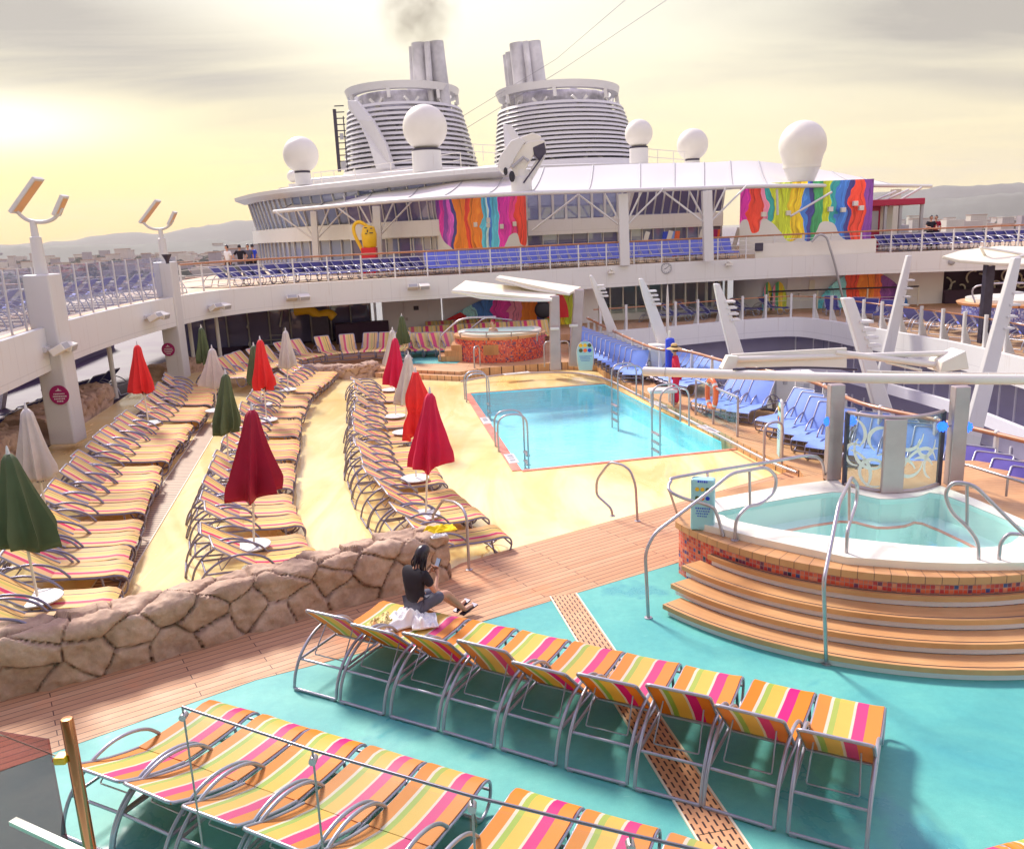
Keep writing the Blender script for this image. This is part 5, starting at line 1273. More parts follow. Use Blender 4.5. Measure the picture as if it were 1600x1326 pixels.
for (s0, z0, rr, a0, a1) in ((.12, .25, .45, -.6, 1.6), (.62, .3, .28, 0, 5.2), (.22, .55, .22, 1, 5), (.55, .65, .35, 2.5, 5.6), (.85, .40, .30, -1.5, 2.2), (.12, .9, .3, -.9, 1.3), (.75, .85, .25, 1.0, 4.2), (1.05, .25, .40, .4, 2.6), (1.3, .5, .30, 2.2, 6.2), (1.6, .35, .42, .3, 2.9), (1.7, .75, .25, 2.6, 6.5), (1.25, .95, .32, 3.4, 6.2), (1.95, .4, .3, 1.2, 4.4), (1.5, .15, .5, .6, 1.8)):
    pts2 = [((s0 + rr * math.cos(a0 + (a1 - a0) * i / 20)) * tl / 2.2, ZT + .1 + z0 + rr * .8 * math.sin(a0 + (a1 - a0) * i / 20), .010 + .020 * math.sin(PI * i / 20)) for i in range(21)]
    r_ = ribbon(pts2, .03); allr.add(r_.v, r_.f)
allr.build('etched_swirls', M['etch'], t_)
# ================================================================== rear hot tub under its cream canopy
RC, RR, ZK = V(-.35, 34.6, .2), 1.85, 1.35
t = thing('rear_hot_tub', 'round hot tub with red mosaic side beyond the pool', 'hot tub', RC)
a0, a1 = math.radians(150), math.radians(392)
def arc2(r, n=40): return [(RC.x + r * math.cos(a0 + (a1 - a0) * i / n), RC.y + r * math.sin(a0 + (a1 - a0) * i / n)) for i in range(n + 1)]
MB().wall(arc2(RR, 60)[::1], .2, .2 + .92, .06).build('mosaic_side', M['mosaic'], t, smooth=40)
MB().prism(arc2(RR + .06), .2 + .90, 1.20).build('teak_rim', M['rimteak'], t)
MB().prism(arc2(RR - .12), 1.20, 1.30).build('acrylic_shell', M['seashell'], t)
MB().prism(arc2(RR - .38), 1.30, 1.306).build('water', simple('tub_water', (.55, .80, .74), .08), t)
gq = MB()
for i in range(9): gq.box(RC.x - .62 + i * .06, RC.x - .59 + i * .06, RC.y - RR - .06, RC.y - RR - .02, .55, .88)
gq.box(RC.x - .66, RC.x - .06, RC.y - RR - .03, RC.y - RR - .015, .52, .92); gq.build('teak_vent', M['tread'], t)
for i in range(3):
    MB().prism([(-2.9 + i * .28, 33.7), (-1.9, 33.5), (-1.9, 35.0), (-2.9 + i * .28, 35.0)], .2 + .22 * i, .2 + .22 * (i + 1)).build('step_tread', M['tread'], t)
b = MB(); b.tube(smoothpath([aty(720, 527, 33.2), aty(722, 519, 33.0), aty(760, 519, 32.8), aty(836, 518, 32.8), aty(839, 524, 32.8), aty(839, 533, 32.8)], 4), .03, 8); b.tube([aty(760, 519, 32.8), aty(760, 537, 32.8)], .025, 6); b.tube([aty(799, 518, 32.8), aty(799, 536, 32.8)], .025, 6)
tag(b.build('tub_rail', M['steel'], smooth=60), 'low stainless rail round the rear hot tub rim', 'handrail')
for lab, ps in (('stainless stair rail left of the rear hot tub', [(688, 563), (686, 527), (716, 500), (732, 496), (775, 495)]), ('stainless stair rail crossing behind the rear hot tub', [(728, 520), (757, 496), (800, 500)])):
    q = [aty(a, b_, 33.6 if 'left' in lab else 36.2) for a, b_ in ps]; q[0].z = max(.2, q[0].z)
    tag(MB().tube(roundpath(q, .25, 4), .032, 8).build('stair_rail', M['steel'], smooth=60), lab, 'handrail')
# canopy
b0 = [at(868, 578, .2), at(897, 572, .2)]
t_ = thing('tub_canopy', 'cream double canopy on two brushed steel posts over the rear hot tub', 'canopy', b0[0])
for p, top_ in ((b0[0], (866, 462)), (b0[1], (905, 452))):
    e = aty(*top_, p.y); MB().bar(p, e, .42, .30, (0, 1, 0), .36, .26).build('post', M['brownsteel'], t_, bevel=.03)
YA, YB = b0[0].y, b0[0].y + 2.2
for pts_ in ([(706, 455, YA - .8), (727, 440, YA + 1.4), (872, 457, YA + 1.0), (862, 469, YA - .3)], [(775, 435, YA + .4), (780, 432, YA + 1.6), (908, 450, YA + 2.4), (890, 460, YA + .6)]):
    q = [aty(*p) for p in pts_]; MB().slab(q, .10).build('awning_panel', M['canvas'], t_, bevel=.02)
    b = MB(); b.tube(smoothpath([q[0], q[0].lerp(q[3], .5) + V(0, 0, -.10), q[3]], 6), .05, 8); b.build('edge_pipe', M['cream'], t_, smooth=60)
q = [aty(706, 456, YA - .82), aty(752, 466, YA - .7), aty(820, 470, YA - .5), aty(858, 470, YA - .4), aty(862, 468, YA - .2), aty(780, 462, YA + .2)]
MB().slab(q, .06).build('fabric', M['white'], t_)
for p in b0:
    c_ = p + V(.0, -.2, 1.55); MB().box(c_.x - .16, c_.x + .16, c_.y - .1, c_.y, c_.z - .04, c_.z + .06).build('shower_head', M['white'], t_, bevel=.02)
for px, lab in ((851, 'left'), (872, 'right')):
    p = at(px, 573, .2); tag(MB().tube(roundpath([p, p + V(0, 0, .95), p + V(.45, .15, .95), p + V(.45, .15, 0)], .22, 6), .03, 8).build('hoop_rail', M['steel'], smooth=60), 'stainless hoop rail before the canopy posts, ' + ('nearer the mosaic tub' if lab == 'left' else 'nearer the surfboard sign'), 'handrail')
p = at(742, 583, .0); tag(MB().tube(roundpath([p, p + V(0, 0, 1.0), p + V(.2, .5, 1.0), p + V(.2, .5, .1)], .2, 5), .03, 8).build('hoop_rail', M['steel'], smooth=60), 'stainless hoop rail on the rear teak step', 'handrail')
# ================================================================== forward deckhouse, awning, murals
GW = 'forward deckhouse'
def bays(name, label, path, z0, z1, n_, m, par, lean=0.0, frame=M['white'], mull=.05):
    """a glazed run along a plan path: each window a part, with its frame as one part"""
    L = plen(path); fb = MB(); o_ = None
    for i in range(n_):
        a, d = along(path, L * i / n_ + .05); c_, _ = along(path, L * (i + 1) / n_ - .05); nn = V(d.y, -d.x, 0) * lean
        MB().slab([V(a.x, a.y, z0), V(c_.x, c_.y, z0), V(c_.x, c_.y, z1) + nn, V(a.x, a.y, z1) + nn], .03).build('window', m[i % len(m)] if isinstance(m, list) else m, par)
    for i in range(n_ + 1):
        a, d = along(path, min(L - .001, L * i / n_)); nn = V(d.y, -d.x, 0) * lean; e = V(d.y, -d.x, 0) * .03
        fb.bar(V(a.x, a.y, z0 - .05) + e, V(a.x, a.y, z1 + .05) + nn + e, mull, .14, (d.y, -d.x, 0))
    fb.build('mullions', frame, par)
RB = [aty(368, 312, 60), aty(395, 305, 55), aty(440, 298, 50.5), aty(550, 286, 46.5), aty(650, 275, 45), aty(735, 267, 44.5), aty(800, 262.5, 44.6)]
t = thing('solarium_house', 'white round-ended deckhouse with bluish slanting windows at the left of the forward deck', 'deckhouse', (RB[2].x, RB[2].y, ZU))
rbp = smoothpath(RB, 5)
b = MB(); m_ = len(rbp)
prof = [(0.6, -.40), (-.05, -.14), (-.08, .08), (1.2, .26), (12, 1.1)]
vs = []
for i, p in enumerate(rbp):
    d = (rbp[min(i + 1, m_ - 1)] - rbp[max(i - 1, 0)]); d.z = 0; d.normalize(); nn = V(-d.y, d.x, 0)
    for o_, z_ in prof: vs.append(p + nn * o_ + V(0, 0, z_))
k_ = len(prof); b.add(vs, [(i * k_ + j, (i + 1) * k_ + j, (i + 1) * k_ + j + 1, i * k_ + j + 1) for i in range(m_ - 1) for j in range(k_ - 1)])
b.build('roof_brim', M['white'], t, smooth=35)
hp = [(p.x, p.y) for p in rbp]; hp2 = offset(hp, 1.3)[:-6]
bays('w', '', hp2, 3.5, 5.2, 22, [M['lilacwin'], M['bluewin']], t)
MB().wall(offset(hp2, -.25), 5.2, 6.05, .3).build('spandrel', M['white'], t)
bays('w', '', hp2, 6.1, 8.0, 22, [M['lilacwin'], M['bluewin'], M['lilacwin']], t, .45)
tp = [tuple(q) for q in offset(hp, 2.6)[:-6]]; MB().wall(tp, ZU, 8.0, .1).build('inner_wall', M['lavender'], t)
# wing with darker windows up to the painted wall
wl = [(-8.5, 47.6), (-6.5, 46.9), (-3.7, 46.2)]
t = thing('dark_window_house', 'white deckhouse wing with dark slanting windows left of the painted wall', 'deckhouse', (-6, 47, ZU))
bays('w', '', wl, 3.5, 5.15, 7, [M['darkwin'], M['bluewin']], t); MB().wall(wl, 5.15, 6.0, .35).build('spandrel', M['white'], t)
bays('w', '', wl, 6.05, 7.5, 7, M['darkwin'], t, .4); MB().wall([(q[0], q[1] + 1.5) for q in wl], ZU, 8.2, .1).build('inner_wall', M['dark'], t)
PUR, MAG, ORG, RDD, CYN, BLU, YEL, LIM, GRN, TEA, PNK, NAV = (.22, .05, .34), (.70, .03, .38), (.88, .22, .02), (.85, .06, .03), (.10, .52, .68), (.05, .20, .62), (.90, .55, .02), (.52, .62, .03), (.05, .34, .12), (.03, .36, .36), (.85, .25, .40), (.05, .05, .26)
M['mural1'] = murals('flowing_mural', [(0, PUR), (.05, MAG), (.10, PUR), (.14, (.62, .1, .55)), (.19, NAV), (.22, ORG), (.34, RDD), (.39, ORG), (.50, CYN), (.545, (.55, .75, .7)), (.57, BLU), (.60, CYN), (.68, MAG), (.79, (.75, .05, .22)), (.85, RDD)], [(0, .80), (.04, .55), (.10, .38), (.17, .30), (.25, .20), (.68, .2), (.74, .32), (.80, .44), (.86, .45), (.90, .30), (.97, .28), (1, .5)])
M['mural2'] = murals('dripping_mural', [(0, MAG), (.06, RDD), (.15, PNK), (.18, TEA), (.22, LIM), (.36, YEL), (.47, BLU), (.50, NAV), (.53, GRN), (.62, LIM), (.68, TEA), (.72, BLU), (.80, NAV), (.83, RDD), (.93, PUR)], [(0, .40), (.05, .50), (.10, .30), (.14, .32), (.17, .50), (.22, .46), (.30, .30), (.37, .16), (.45, .20), (.52, .15), (.58, .30), (.62, .42), (.70, .40), (.76, .22), (.82, .14), (.93, .10), (1, .14)])
M['mural3'] = murals('low_mural', [(0, CYN), (.12, (.3, .65, .75)), (.24, BLU), (.38, MAG), (.50, PNK), (.60, ORG), (.72, NAV), (.77, LIM), (.86, YEL), (.94, LIM)], [(0, 0), (1, 0)])
M['mural4'] = murals('arch_mural', [(0, CYN), (.12, (.25, .65, .78)), (.30, RDD), (.45, ORG), (.62, (.75, .15, .05)), (.70, PUR), (.82, (.14, .03, .25)), (.92, BLU)], [(0, 0), (1, 0)])
M['mural5'] = murals('small_mural', [(0, CYN), (.15, PNK), (.3, GRN), (.5, YEL), (.75, LIM)], [(0, .1), (.1, .0), (1, 0)])
def curved_wall(name, label, cx, cy, r, a0, a1, z0, z1, m, n_=28):
    pth = [(cx + r * math.cos(a0 + (a1 - a0) * i / n_), cy + r * math.sin(a0 + (a1 - a0) * i / n_)) for i in range(n_ + 1)]
    return MB().wall(pth, z0, z1, .2, True), pth
t = thing('painted_wall', 'curved wall painted with flowing purple orange cyan and magenta bands', 'painted wall', (-1.2, 46, ZU))
pth = [(-3.5, 45.9), (-3.1, 45.5), (-2.3, 45.2), (-1.2, 45.0), (0, 45.1), (.8, 45.4), (1.15, 45.8)]
pth = [(p.x, p.y) for p in smoothpath([V(q[0], q[1], 0) for q in pth], 5)]
MB().wall(pth, ZU, 7.25, .2, True).build('mural_panel', M['mural1'], t, smooth=50)
fx = MB()
for px, py in ((743, 351), (763, 344), (763, 352), (804, 350), (784, 354)):
    p = aty(px, py, 45.0); fx.box(p.x - .10, p.x + .10, p.y - .12, p.y + .1, p.z - .12, p.z + .12)
fx.build('wall_fittings', M['cream'], t, bevel=.02)
# centre house, set back, white framed windows, then leaning glass
cw = [(1.3, 48.5), (4.6, 49.2), (6.6, 49.6)]; cw2 = [(6.7, 49.6), (10, 50.4), (12.9, 50.6)]
t = thing('centre_house', 'white centre deckhouse with white-framed square windows behind the blue loungers', 'deckhouse', (4, 49, ZU))
bays('w', '', cw, 3.5, 5.0, 6, [M['darkwin'], M['bluewin'], M['darkwin']], t); MB().wall(cw, 5.0, 5.85, .6).build('spandrel', M['white'], t); bays('w', '', cw, 5.9, 7.8, 7, M['bluewin'], t, 0, M['white'], .14)
MB().wall([(q[0], q[1] + 1.5) for q in cw], ZU, 8.6, .1).build('inner_wall', M['lavender'], t)
t = thing('leaning_glass_house', 'deckhouse with dark leaning glass between two white awning posts', 'deckhouse', (9.5, 50, ZU))
bays('w', '', cw2, 3.5, 5.1, 9, [M['bluewin'], M['lilacwin'], M['darkwin']], t); MB().wall(cw2, 5.1, 5.9, .6).build('spandrel', M['white'], t); bays('w', '', cw2, 5.95, 8.0, 12, M['darkwin'], t, .9)
MB().wall([(q[0], q[1] + 1.5) for q in cw2], ZU, 8.6, .1).build('inner_wall', M['lavender'], t)
MB().bar((6.9, 48.9, 5.9), (7.5, 48.4, 8.1), .3, .3).build('raking_strut', M['white'], t)
# coloured boards seen in the lower windows
for i, (px, c_) in enumerate(((1035, 'bluegloss'), (1046, 'skyblue'), (1054, 'orange'), (1113, 'magenta'), (1117, 'orange'))):
    p = aty(px, 383, 49.3 + i * .15); p.z = ZU
    tag(MB().slab([p + V(-.16, 0, 0), p + V(.16, 0, 0), p + V(.34, .1, 1.45), p + V(.06, .1, 1.45)], .06).build('leaning_board', M[c_], bevel=.01), ('tall %s board leaning in the lower windows, %s from the left' % (('dark blue', 'pale blue', 'orange', 'magenta', 'narrow orange')[i], ordn(i))), 'board', 'coloured boards in the lower windows')
for i, px in enumerate((1000, 1036, 1086, 1142)):
    p = aty(px, 398, 47); p.z = ZU
    tag(MB().bar(p + V(0, 0, 0), p + V(.45, 0, 1.5), .24, .06, (0, 1, 0)).build('folded_umbrella', M['white']), 'white leaning board behind the blue loungers, ' + ordn(i) + ' from the left', 'board', 'white boards behind the blue loungers')
t = thing('dripping_painted_wall', 'wall painted with dripping yellow green blue and red paint right of the leaning glass', 'painted wall', (15.5, 45, ZU))
pth = [(12.5, 45.1), (13.2, 44.65), (14.5, 44.4), (17, 44.6), (19.2, 44.6)]
pth = [(p.x, p.y) for p in smoothpath([V(q[0], q[1], 0) for q in pth], 4)]
MB().wall(pth, 3.6, 7.15, .2, True).build('mural_panel', M['mural2'], t, smooth=50)
fx = MB()
for px, py in ((1193, 335), (1297, 327), (1317, 328), (1336, 318), (1345, 325), (1231, 333)):
    p = aty(px, py, 44.3); fx.box(p.x - .12, p.x + .12, p.y - .15, p.y + .1, p.z - .12, p.z + .12)
fx.build('wall_fittings', M['cream'], t, bevel=.02)
bul = [along(FPs, s_)[0] for s_ in [plen(FPs) * q for q in (.635, .66, .69, .72, .745)]]
t = thing('solid_bulwark', 'white solid bulwark below the dripping painted wall', 'bulwark', (15, 43, ZU))
wall_px = [at(1172, 388, ZU), at(1260, 384, ZU), at(1360, 378, ZU)]
MB().wall([(12.5, 42.35), (15, 42.5), (18.6, 42.5)], ZU, ZU + .72, .1).build('plating', M['cream'], t)
p = aty(1186, 386, 42.2); MB().box(p.x - .2, p.x + .2, p.y - .05, p.y + .05, p.z - .2, p.z + .2).build('speaker_box', M['darksteel'], t, bevel=.02)
# red-fronted kiosk
K0 = aty(1356, 380, 46); t = thing('kiosk', 'glass kiosk with a crimson fascia board right of the dripping painted wall', 'kiosk', V(K0.x, K0.y, ZU))
x0, x1 = aty(1354, 320, 46).x, aty(1444, 320, 46).x; zt_ = aty(1400, 311, 46).z; zb_ = aty(1400, 321, 46).z
MB().box(x0, x1, 45.9, 49, zb_, zt_).build('fascia_board', M['crimsonpaint'], t, bevel=.03)
for x_ in (x1 - .15, x0 + (x1 - x0) * .58, x0 + (x1 - x0) * .32): MB().box(x_, x_ + .14, 46, 46.14, ZU, zb_).build('post', M['greyplate'], t)
MB().box(x0, x0 + .95, 46.4, 46.6, ZU, zb_).build('door', M['crimsonpaint'], t); MB().box(x0 + .12, x0 + .83, 46.36, 46.39, ZU + 1.0, zb_ - .25).build('door_grille', M['greyplate'], t)
MB().box(x0 + (x1 - x0) * .35, x1 - .2, 46.05, 46.08, ZU + .1, zb_).build('pane', M['glass'], t); MB().box(x0 + 1.2, x0 + 1.9, 47, 48, ZU, zb_).build('counter', M['cream'], t)
# awning
AF = [aty(428, 331, 48.7), aty(560, 319, 42.5), aty(690, 309, 40), aty(830, 302, 39.2), aty(1000, 297, 40.3), aty(1100, 294, 41.2), aty(1200, 291, 42.6), aty(1355, 290, 46.5), aty(1455, 291, 52)]
AB = [aty(470, 307, 54), aty(590, 289, 49), aty(735, 268, 47.5), aty(850, 262, 48), aty(1000, 256, 50), aty(1100, 254, 51), aty(1185, 252, 52), aty(1300, 268, 56), aty(1375, 284, 60)]
t = thing('awning', 'huge white fabric awning stretched over the forward deckhouse', 'awning', (AF[3].x, AF[3].y, 7))
af, ab = smoothpath(AF, 6), smoothpath(AB, 6); n_ = len(af); q_ = 8; vs = []
for i in range(n_):
    fr = (i / 6) % 1
    for j in range(q_ + 1):
        s_ = j / q_; p = af[i].lerp(ab[i], s_); p.z -= (.30 * math.sin(PI * s_)) * (.55 + .45 * math.sin(PI * fr) ** 2); vs.append(p)
MB().add(vs, [(i * (q_ + 1) + j, (i + 1) * (q_ + 1) + j, (i + 1) * (q_ + 1) + j + 1, i * (q_ + 1) + j + 1) for i in range(n_ - 1) for j in range(q_)]).build('fabric', M['awning'], t, smooth=70)
MB().tube(af, .10, 8).build('edge_pipe', M['white'], t, smooth=60)
sb = MB()
for i in range(0, n_, 3): sb.tube([af[i].lerp(ab[i], s_) + V(0, 0, .02 - .3 * math.sin(PI * s_) * (.55 + .45 * math.sin(PI * ((i / 6) % 1)) ** 2)) for s_ in [j / 8 for j in range(9)]], .035, 5)
sb.build('seam_pipes', M['greyplate'], t, smooth=60)
for px, top_y, yb, w_ in ((490, 326, 48, .34), (588, 318, 45.5, .40), (973, 299, 40.55, .46), (1104, 294, 41.2, .46)):
    a = aty(px, top_y + 4, yb); g_ = V(aty(px + 3, 400, yb).x, yb, ZU)
    po = MB(); po.bar(g_, a, w_, w_ * .8, (0, 1, 0)); po_ = po.build('awning_post', M['white'], t, bevel=.02)
    sb = MB(); j_ = g_.lerp(a, .52)
    for dx, dz in ((-2.1, 0.05), (-.9, .1), (.9, .1), (1.9, .15)): sb.tube([j_, V(a.x + dx, a.y - .1, a.z + dz)], .05, 6)
    sb.build('raking_struts', M['white'], po_, smooth=60)
a = aty(1400, 296, 50); po_ = MB().bar(V(a.x, 50, ZU), a, .5, .3, (0, 1, 0)).build('awning_post', M['white'], t)
sb = MB()
for p, q in (((1356, 325), (1420, 296)), ((1385, 325), (1440, 293)), ((1235, 338), (1300, 300)), ((1215, 336), (1214, 296)), ((1360, 316), (1400, 299)), ((832, 360), (905, 303))): sb.tube([aty(p[0], p[1], 46.5 if p[0] > 1300 else 43.6), aty(q[0], q[1], 46.5 if p[0] > 1300 else 43.6)], .06, 6)
sb.build('raking_struts', M['white'], t, smooth=60)
# roof deck above, podium under the funnels
t = thing('roof_deck', 'white roof deck carrying the funnels and radomes', 'roof deck', (0, 70, 8.2))
MB().prism([(-16, 62), (-4, 50.5), (6, 52), (14, 55), (20, 62), (24, 80), (20, 100), (-20, 100)], 8.5, 9.0).build('deck_plate', M['white'], t)
MB().prism([(-17, 74), (-6, 68), (8, 70), (18, 76), (18, 95), (-17, 95)], 9.0, 10.4).build('podium', M['white'], t, bevel=.2)
for nm_, pa in (('deck_rail', [aty(490, 283, 56), aty(555, 275, 56), aty(720, 250, 60)]), ('deck_rail', [aty(740, 237, 62), aty(790, 240, 62)]), ('deck_rail', [aty(1010, 245, 58), aty(1070, 250, 58)])):
    b = MB(); pa = smoothpath(pa, 6)
    for dz in (0, .5): b.tube([p + V(0, 0, dz) for p in pa], .03, 5)
    for p in pa[::2]: b.tube([p - V(0, 0, .6), p + V(0, 0, .5)], .03, 5)
    b.build(nm_, M['cream'], t)
# funnels
def funnel(px, label, rx, lean, stack_px, fin):
    Y = 82.0; c_ = aty(px, 262, Y); z0, z1 = 12.1, aty(px, 158, Y).z; ry = rx * 1.15
    t = thing('funnel', label, 'funnel', (c_.x, Y, z0), 'slatted white funnels')
    def ell(z_, k_=1.0):
        q = (z_ - z0) / (z1 - z0); s_ = (1.13 - .19 * q) * k_; cx = c_.x + lean * q
        return [V(cx + rx * s_ * math.cos(a), Y + 2 + ry * s_ * math.sin(a), z_) for a in [2 * PI * i / 48 for i in range(48)]]
    def band(z_, h_, k0, k1, tb): 
        A, B, C_, D = ell(z_, k0), ell(z_ + h_, k1), ell(z_ + h_, k1 - tb), ell(z_, k0 - tb); n_ = 48
        return A + B + C_ + D, [(a * n_ + i, a * n_ + (i + 1) % n_, ((a + 1) % 4) * n_ + (i + 1) % n_, ((a + 1) % 4) * n_ + i) for a in range(4) for i in range(n_)]
    sl = MB(); n_ = 13
    for i in range(n_):
        z_ = 11.5 + (z1 - 11.9) * i / n_; v_, f_ = band(z_, .25, 1, .98, .05); sl.add(v_, f_)
    sl.build('slats', M['white'], t, smooth=30)
    v_, f_ = band(10.3, 1.0, 1.02, 1.0, .05); MB().add(v_, f_).build('base_ring', M['white'], t, smooth=30)
    v_, f_ = band(z1 + .55, .6, 1.0, 1.06, .12); MB().add(v_, f_).build('top_rim', M['white'], t, smooth=30)
    core = MB(); A, B = ell(10.4, .84), ell(z1 + .55, .82); core.add(A + B, [(i, (i + 1) % 48, 48 + (i + 1) % 48, 48 + i) for i in range(48)] + [tuple(range(48, 96))]); core.build('inner_casing', M['sootwall'], t)
    st = MB()
    for i in range(20):
        a = 2 * PI * (i + .5) / 20; p0 = ell(11.2, .93)[int((i + .5) * 48 / 20) % 48]; p1 = ell(z1 - .15, .93)[int((i + .5 + (3 if i % 2 else -3)) * 48 / 20) % 48]
        st.bar(p0, p1, .22, .22)
    for i in range(7):
        a_i = i * 7 % 48; st.bar(ell(z1 - .2, .95)[a_i], ell(z1 + .6, .98)[a_i], .45, .3)
    st.build('lattice', M['white'], t)
    dk = MB(); rnd = random.Random(px)
    for i in range(14):
        a = rnd.uniform(0, 2 * PI); r_ = rnd.uniform(.3, .85); h_ = rnd.uniform(.4, 1.2)
        dk.lathe([(rnd.uniform(.2, .5),) * 1 + (z1 - .4,), (.35, z1 + h_)], 10, (c_.x + lean + rx * .9 * r_ * math.cos(a), Y + 2 + ry * .9 * r_ * math.sin(a), 0))
    dk.build('vent_stubs', M['sooty'], t, smooth=40)
    for (sx, r_, ztop, dy) in stack_px:
        a = aty(sx[0], 150, Y + dy); b_ = aty(sx[1], ztop, Y + dy)
        MB().tube([V(a.x, a.y, z1 - .8), b_], r_, 20).build('exhaust_pipe', M['sooty'], t, smooth=40)
    if fin: MB().slab([aty(*p) for p in fin], .6).build('side_fin', M['white'], t, bevel=.1)
M['sootwall'] = simple('sooty_grille_casing', (.46, .44, .50), .6, 0, .5, .8)
funnel(640, 'left slatted white funnel with three broad exhaust pipes and a raking side beam', 5.65, -.35, [((660, 655), .72, 68, -1), ((692, 680), .74, 66, -1), ((673, 667), .28, 66, -2), ((650, 647), .5, 74, 0), ((676, 669), .5, 78, 1.2), ((676, 668), .16, 70, -1.8)], [(545, 158, 78), (560, 158, 77.5), (585, 190, 76), (604, 225, 75.5), (617, 265, 75.5), (590, 265, 75.5), (578, 225, 76), (562, 190, 77), (547, 172, 78)])
funnel(888, 'right slatted white funnel with its exhaust pipes on the left side', 6.2, -.6, [((818, 808), .72, 68, -1), ((846, 832), .74, 66, -1), ((832, 821), .28, 65, -2), ((805, 796), .4, 82, 0), ((800, 791), .35, 86, .6), ((828, 822), .5, 78, 1.2)], [(787, 195, 77), (800, 197, 76.5), (812, 215, 76), (815, 240, 76), (790, 240, 76)])
p = aty(536, 268, 75); t = thing('lattice_mast', 'dark ladder-like lattice mast left of the left funnel', 'mast', p)
zt_ = aty(536, 170, 75).z; b = MB(); b.box(p.x - .45, p.x - .2, p.y, p.y + .25, p.z, zt_); b.build('main_pole', M['darksteel'], t)
b = MB(); b.box(p.x + .35, p.x + .43, p.y, p.y + .1, p.z, zt_ - .6)
for i in range(11): b.box(p.x - .3, p.x + .5, p.y + .05, p.y + .15, p.z + .3 + i * .5, p.z + .38 + i * .5)
b.build('rungs', M['darksteel'], t); b = MB(); b.box(p.x - .1, p.x + .3, p.y - .2, p.y, p.z + .1, p.z + .8); b.box(p.x, p.x + .3, p.y - .2, p.y, p.z + 2.6, p.z + 3.1); b.build('equipment_box', M['greyplate'], t)
# radomes
def radome(px, py, r, yb, neck_w, neck_y, Y, label, cone=False, ringc=True):
    s_ = Y / F; c_ = aty(px, py, Y); R_c = r * s_; zb = aty(px, neck_y, Y).z; t = thing('radome', label, 'radome', (c_.x, Y, zb), 'white radomes')
    if cone: prof = [(R_c * math.sin(a), -R_c * math.cos(a)) for a in [PI * (.34 + .66 * i / 14) for i in range(15)]]; prof = [(neck_w * s_ * 1.22, yb and aty(px, yb, Y).z - c_.z)] + prof
    else: prof = [(R_c * math.sin(a), -R_c * math.cos(a)) for a in [PI * (.13 + .87 * i / 18) for i in range(19)]]
    MB().lathe([(max(1e-4, a), b_) for a, b_ in prof], 32, c_).build('dome', M['cream'], t, smooth=60)
    za = c_.z + prof[0][1]
    MB().lathe([(neck_w * s_ * (.85 if cone else 1), zb), (neck_w * s_ * (1.2 if cone else 1), za - .1)], 24, (c_.x, Y, 0)).build('pedestal', M['white'], t, smooth=60)
    if ringc: MB().lathe([(neck_w * s_ * (1.24 if cone else .96), za - .12), (neck_w * s_ * (1.26 if cone else .98), za + .02)], 24, (c_.x, Y, 0)).build('collar', M['darksteel'] if not cone else M['cream'], t, smooth=60)
radome(470, 242, 26, None, 12, 290, 53, 'round radome at the far left of the roof, left of the lattice mast')
radome(458, 276, 9, None, 8, 292, 56, 'small radome partly behind the far left one', ringc=False)
radome(664, 200, 33, None, 22, 270, 50, 'large round radome in front of the left funnel')
radome(998, 209, 20.5, None, 14, 256, 58, 'radome on a pale drum at the right edge of the right funnel')
radome(1082, 226, 23, None, 11, 262, 60, 'round radome alone between the funnel and the egg-shaped one')
radome(1254, 226, 34.5, 259, 22, 284, 47, 'largest, egg-shaped radome above the dripping painted wall', True)
# crane
Y = 40.5; p = aty(815, 300, Y); t = thing('deck_crane', 'white folded deck crane with black pulleys standing before the right funnel', 'crane', p)
MB().lathe([(.5, 0), (.5, .62), (.42, .7), (.42, 1.0)], 20, p).build('pedestal', M['white'], t, smooth=40)
def cr(pts_, th, nm_, m): MB().slab([aty(a, b_, Y) for a, b_ in pts_], th).build(nm_, m, t, bevel=.04)
cr([(777, 262), (781, 246), (798, 222), (812, 216), (820, 224), (806, 246), (797, 264), (786, 272)], 1.0, 'cab_body', M['white'])
cr([(798, 240), (826, 222), (850, 220), (853, 232), (838, 236), (818, 270), (806, 278), (798, 262)], .8, 'turret', M['cream'])
cr([(812, 290), (845, 240), (852, 246), (826, 292)], .35, 'boom', M['white'])
cr([(832, 232), (850, 224), (853, 240), (842, 252), (834, 244)], .9, 'winch', M['darksteel'])
MB().tube([aty(800, 262, Y - .6), aty(818, 246, Y - .6), aty(826, 252, Y - .6)], .07, 8).build('hydraulic_ram', M['greyplate'], t, smooth=60)
for px, py, r_ in ((800, 276, .17), (790, 268, .12)): 
    c_ = aty(px, py, Y - .6); MB().sphere(c_, r_, 16, 8, (.8, .5, 1.5)).build('pulley', M['black'], t, smooth=60)
MB().tube([aty(818, 286, Y - .5), aty(848, 244, Y - .5)], .04, 6).build('wire', M['darksteel'], t)
cr([(806, 218), (833, 208), (846, 214), (842, 222), (820, 226)], .5, 'jib_head', M['cream'])
# stay wires overhead
for a, b_, lab in (((975, 2), (870, 92), 'thin stay wire crossing the sky, the left one'), ((1042, 0), (880, 108), 'thin stay wire crossing the sky, the right one')):
    tag(MB().tube([aty(a[0] + (a[0] - b_[0]) * .4, a[1] - (b_[1] - a[1]) * .4, 50), aty(b_[0], b_[1], 78), aty(b_[0] - 180, b_[1] + 110, 84)], .022, 5).build('stay_wire', M['greyplate']), lab, 'wire', 'stay wires')
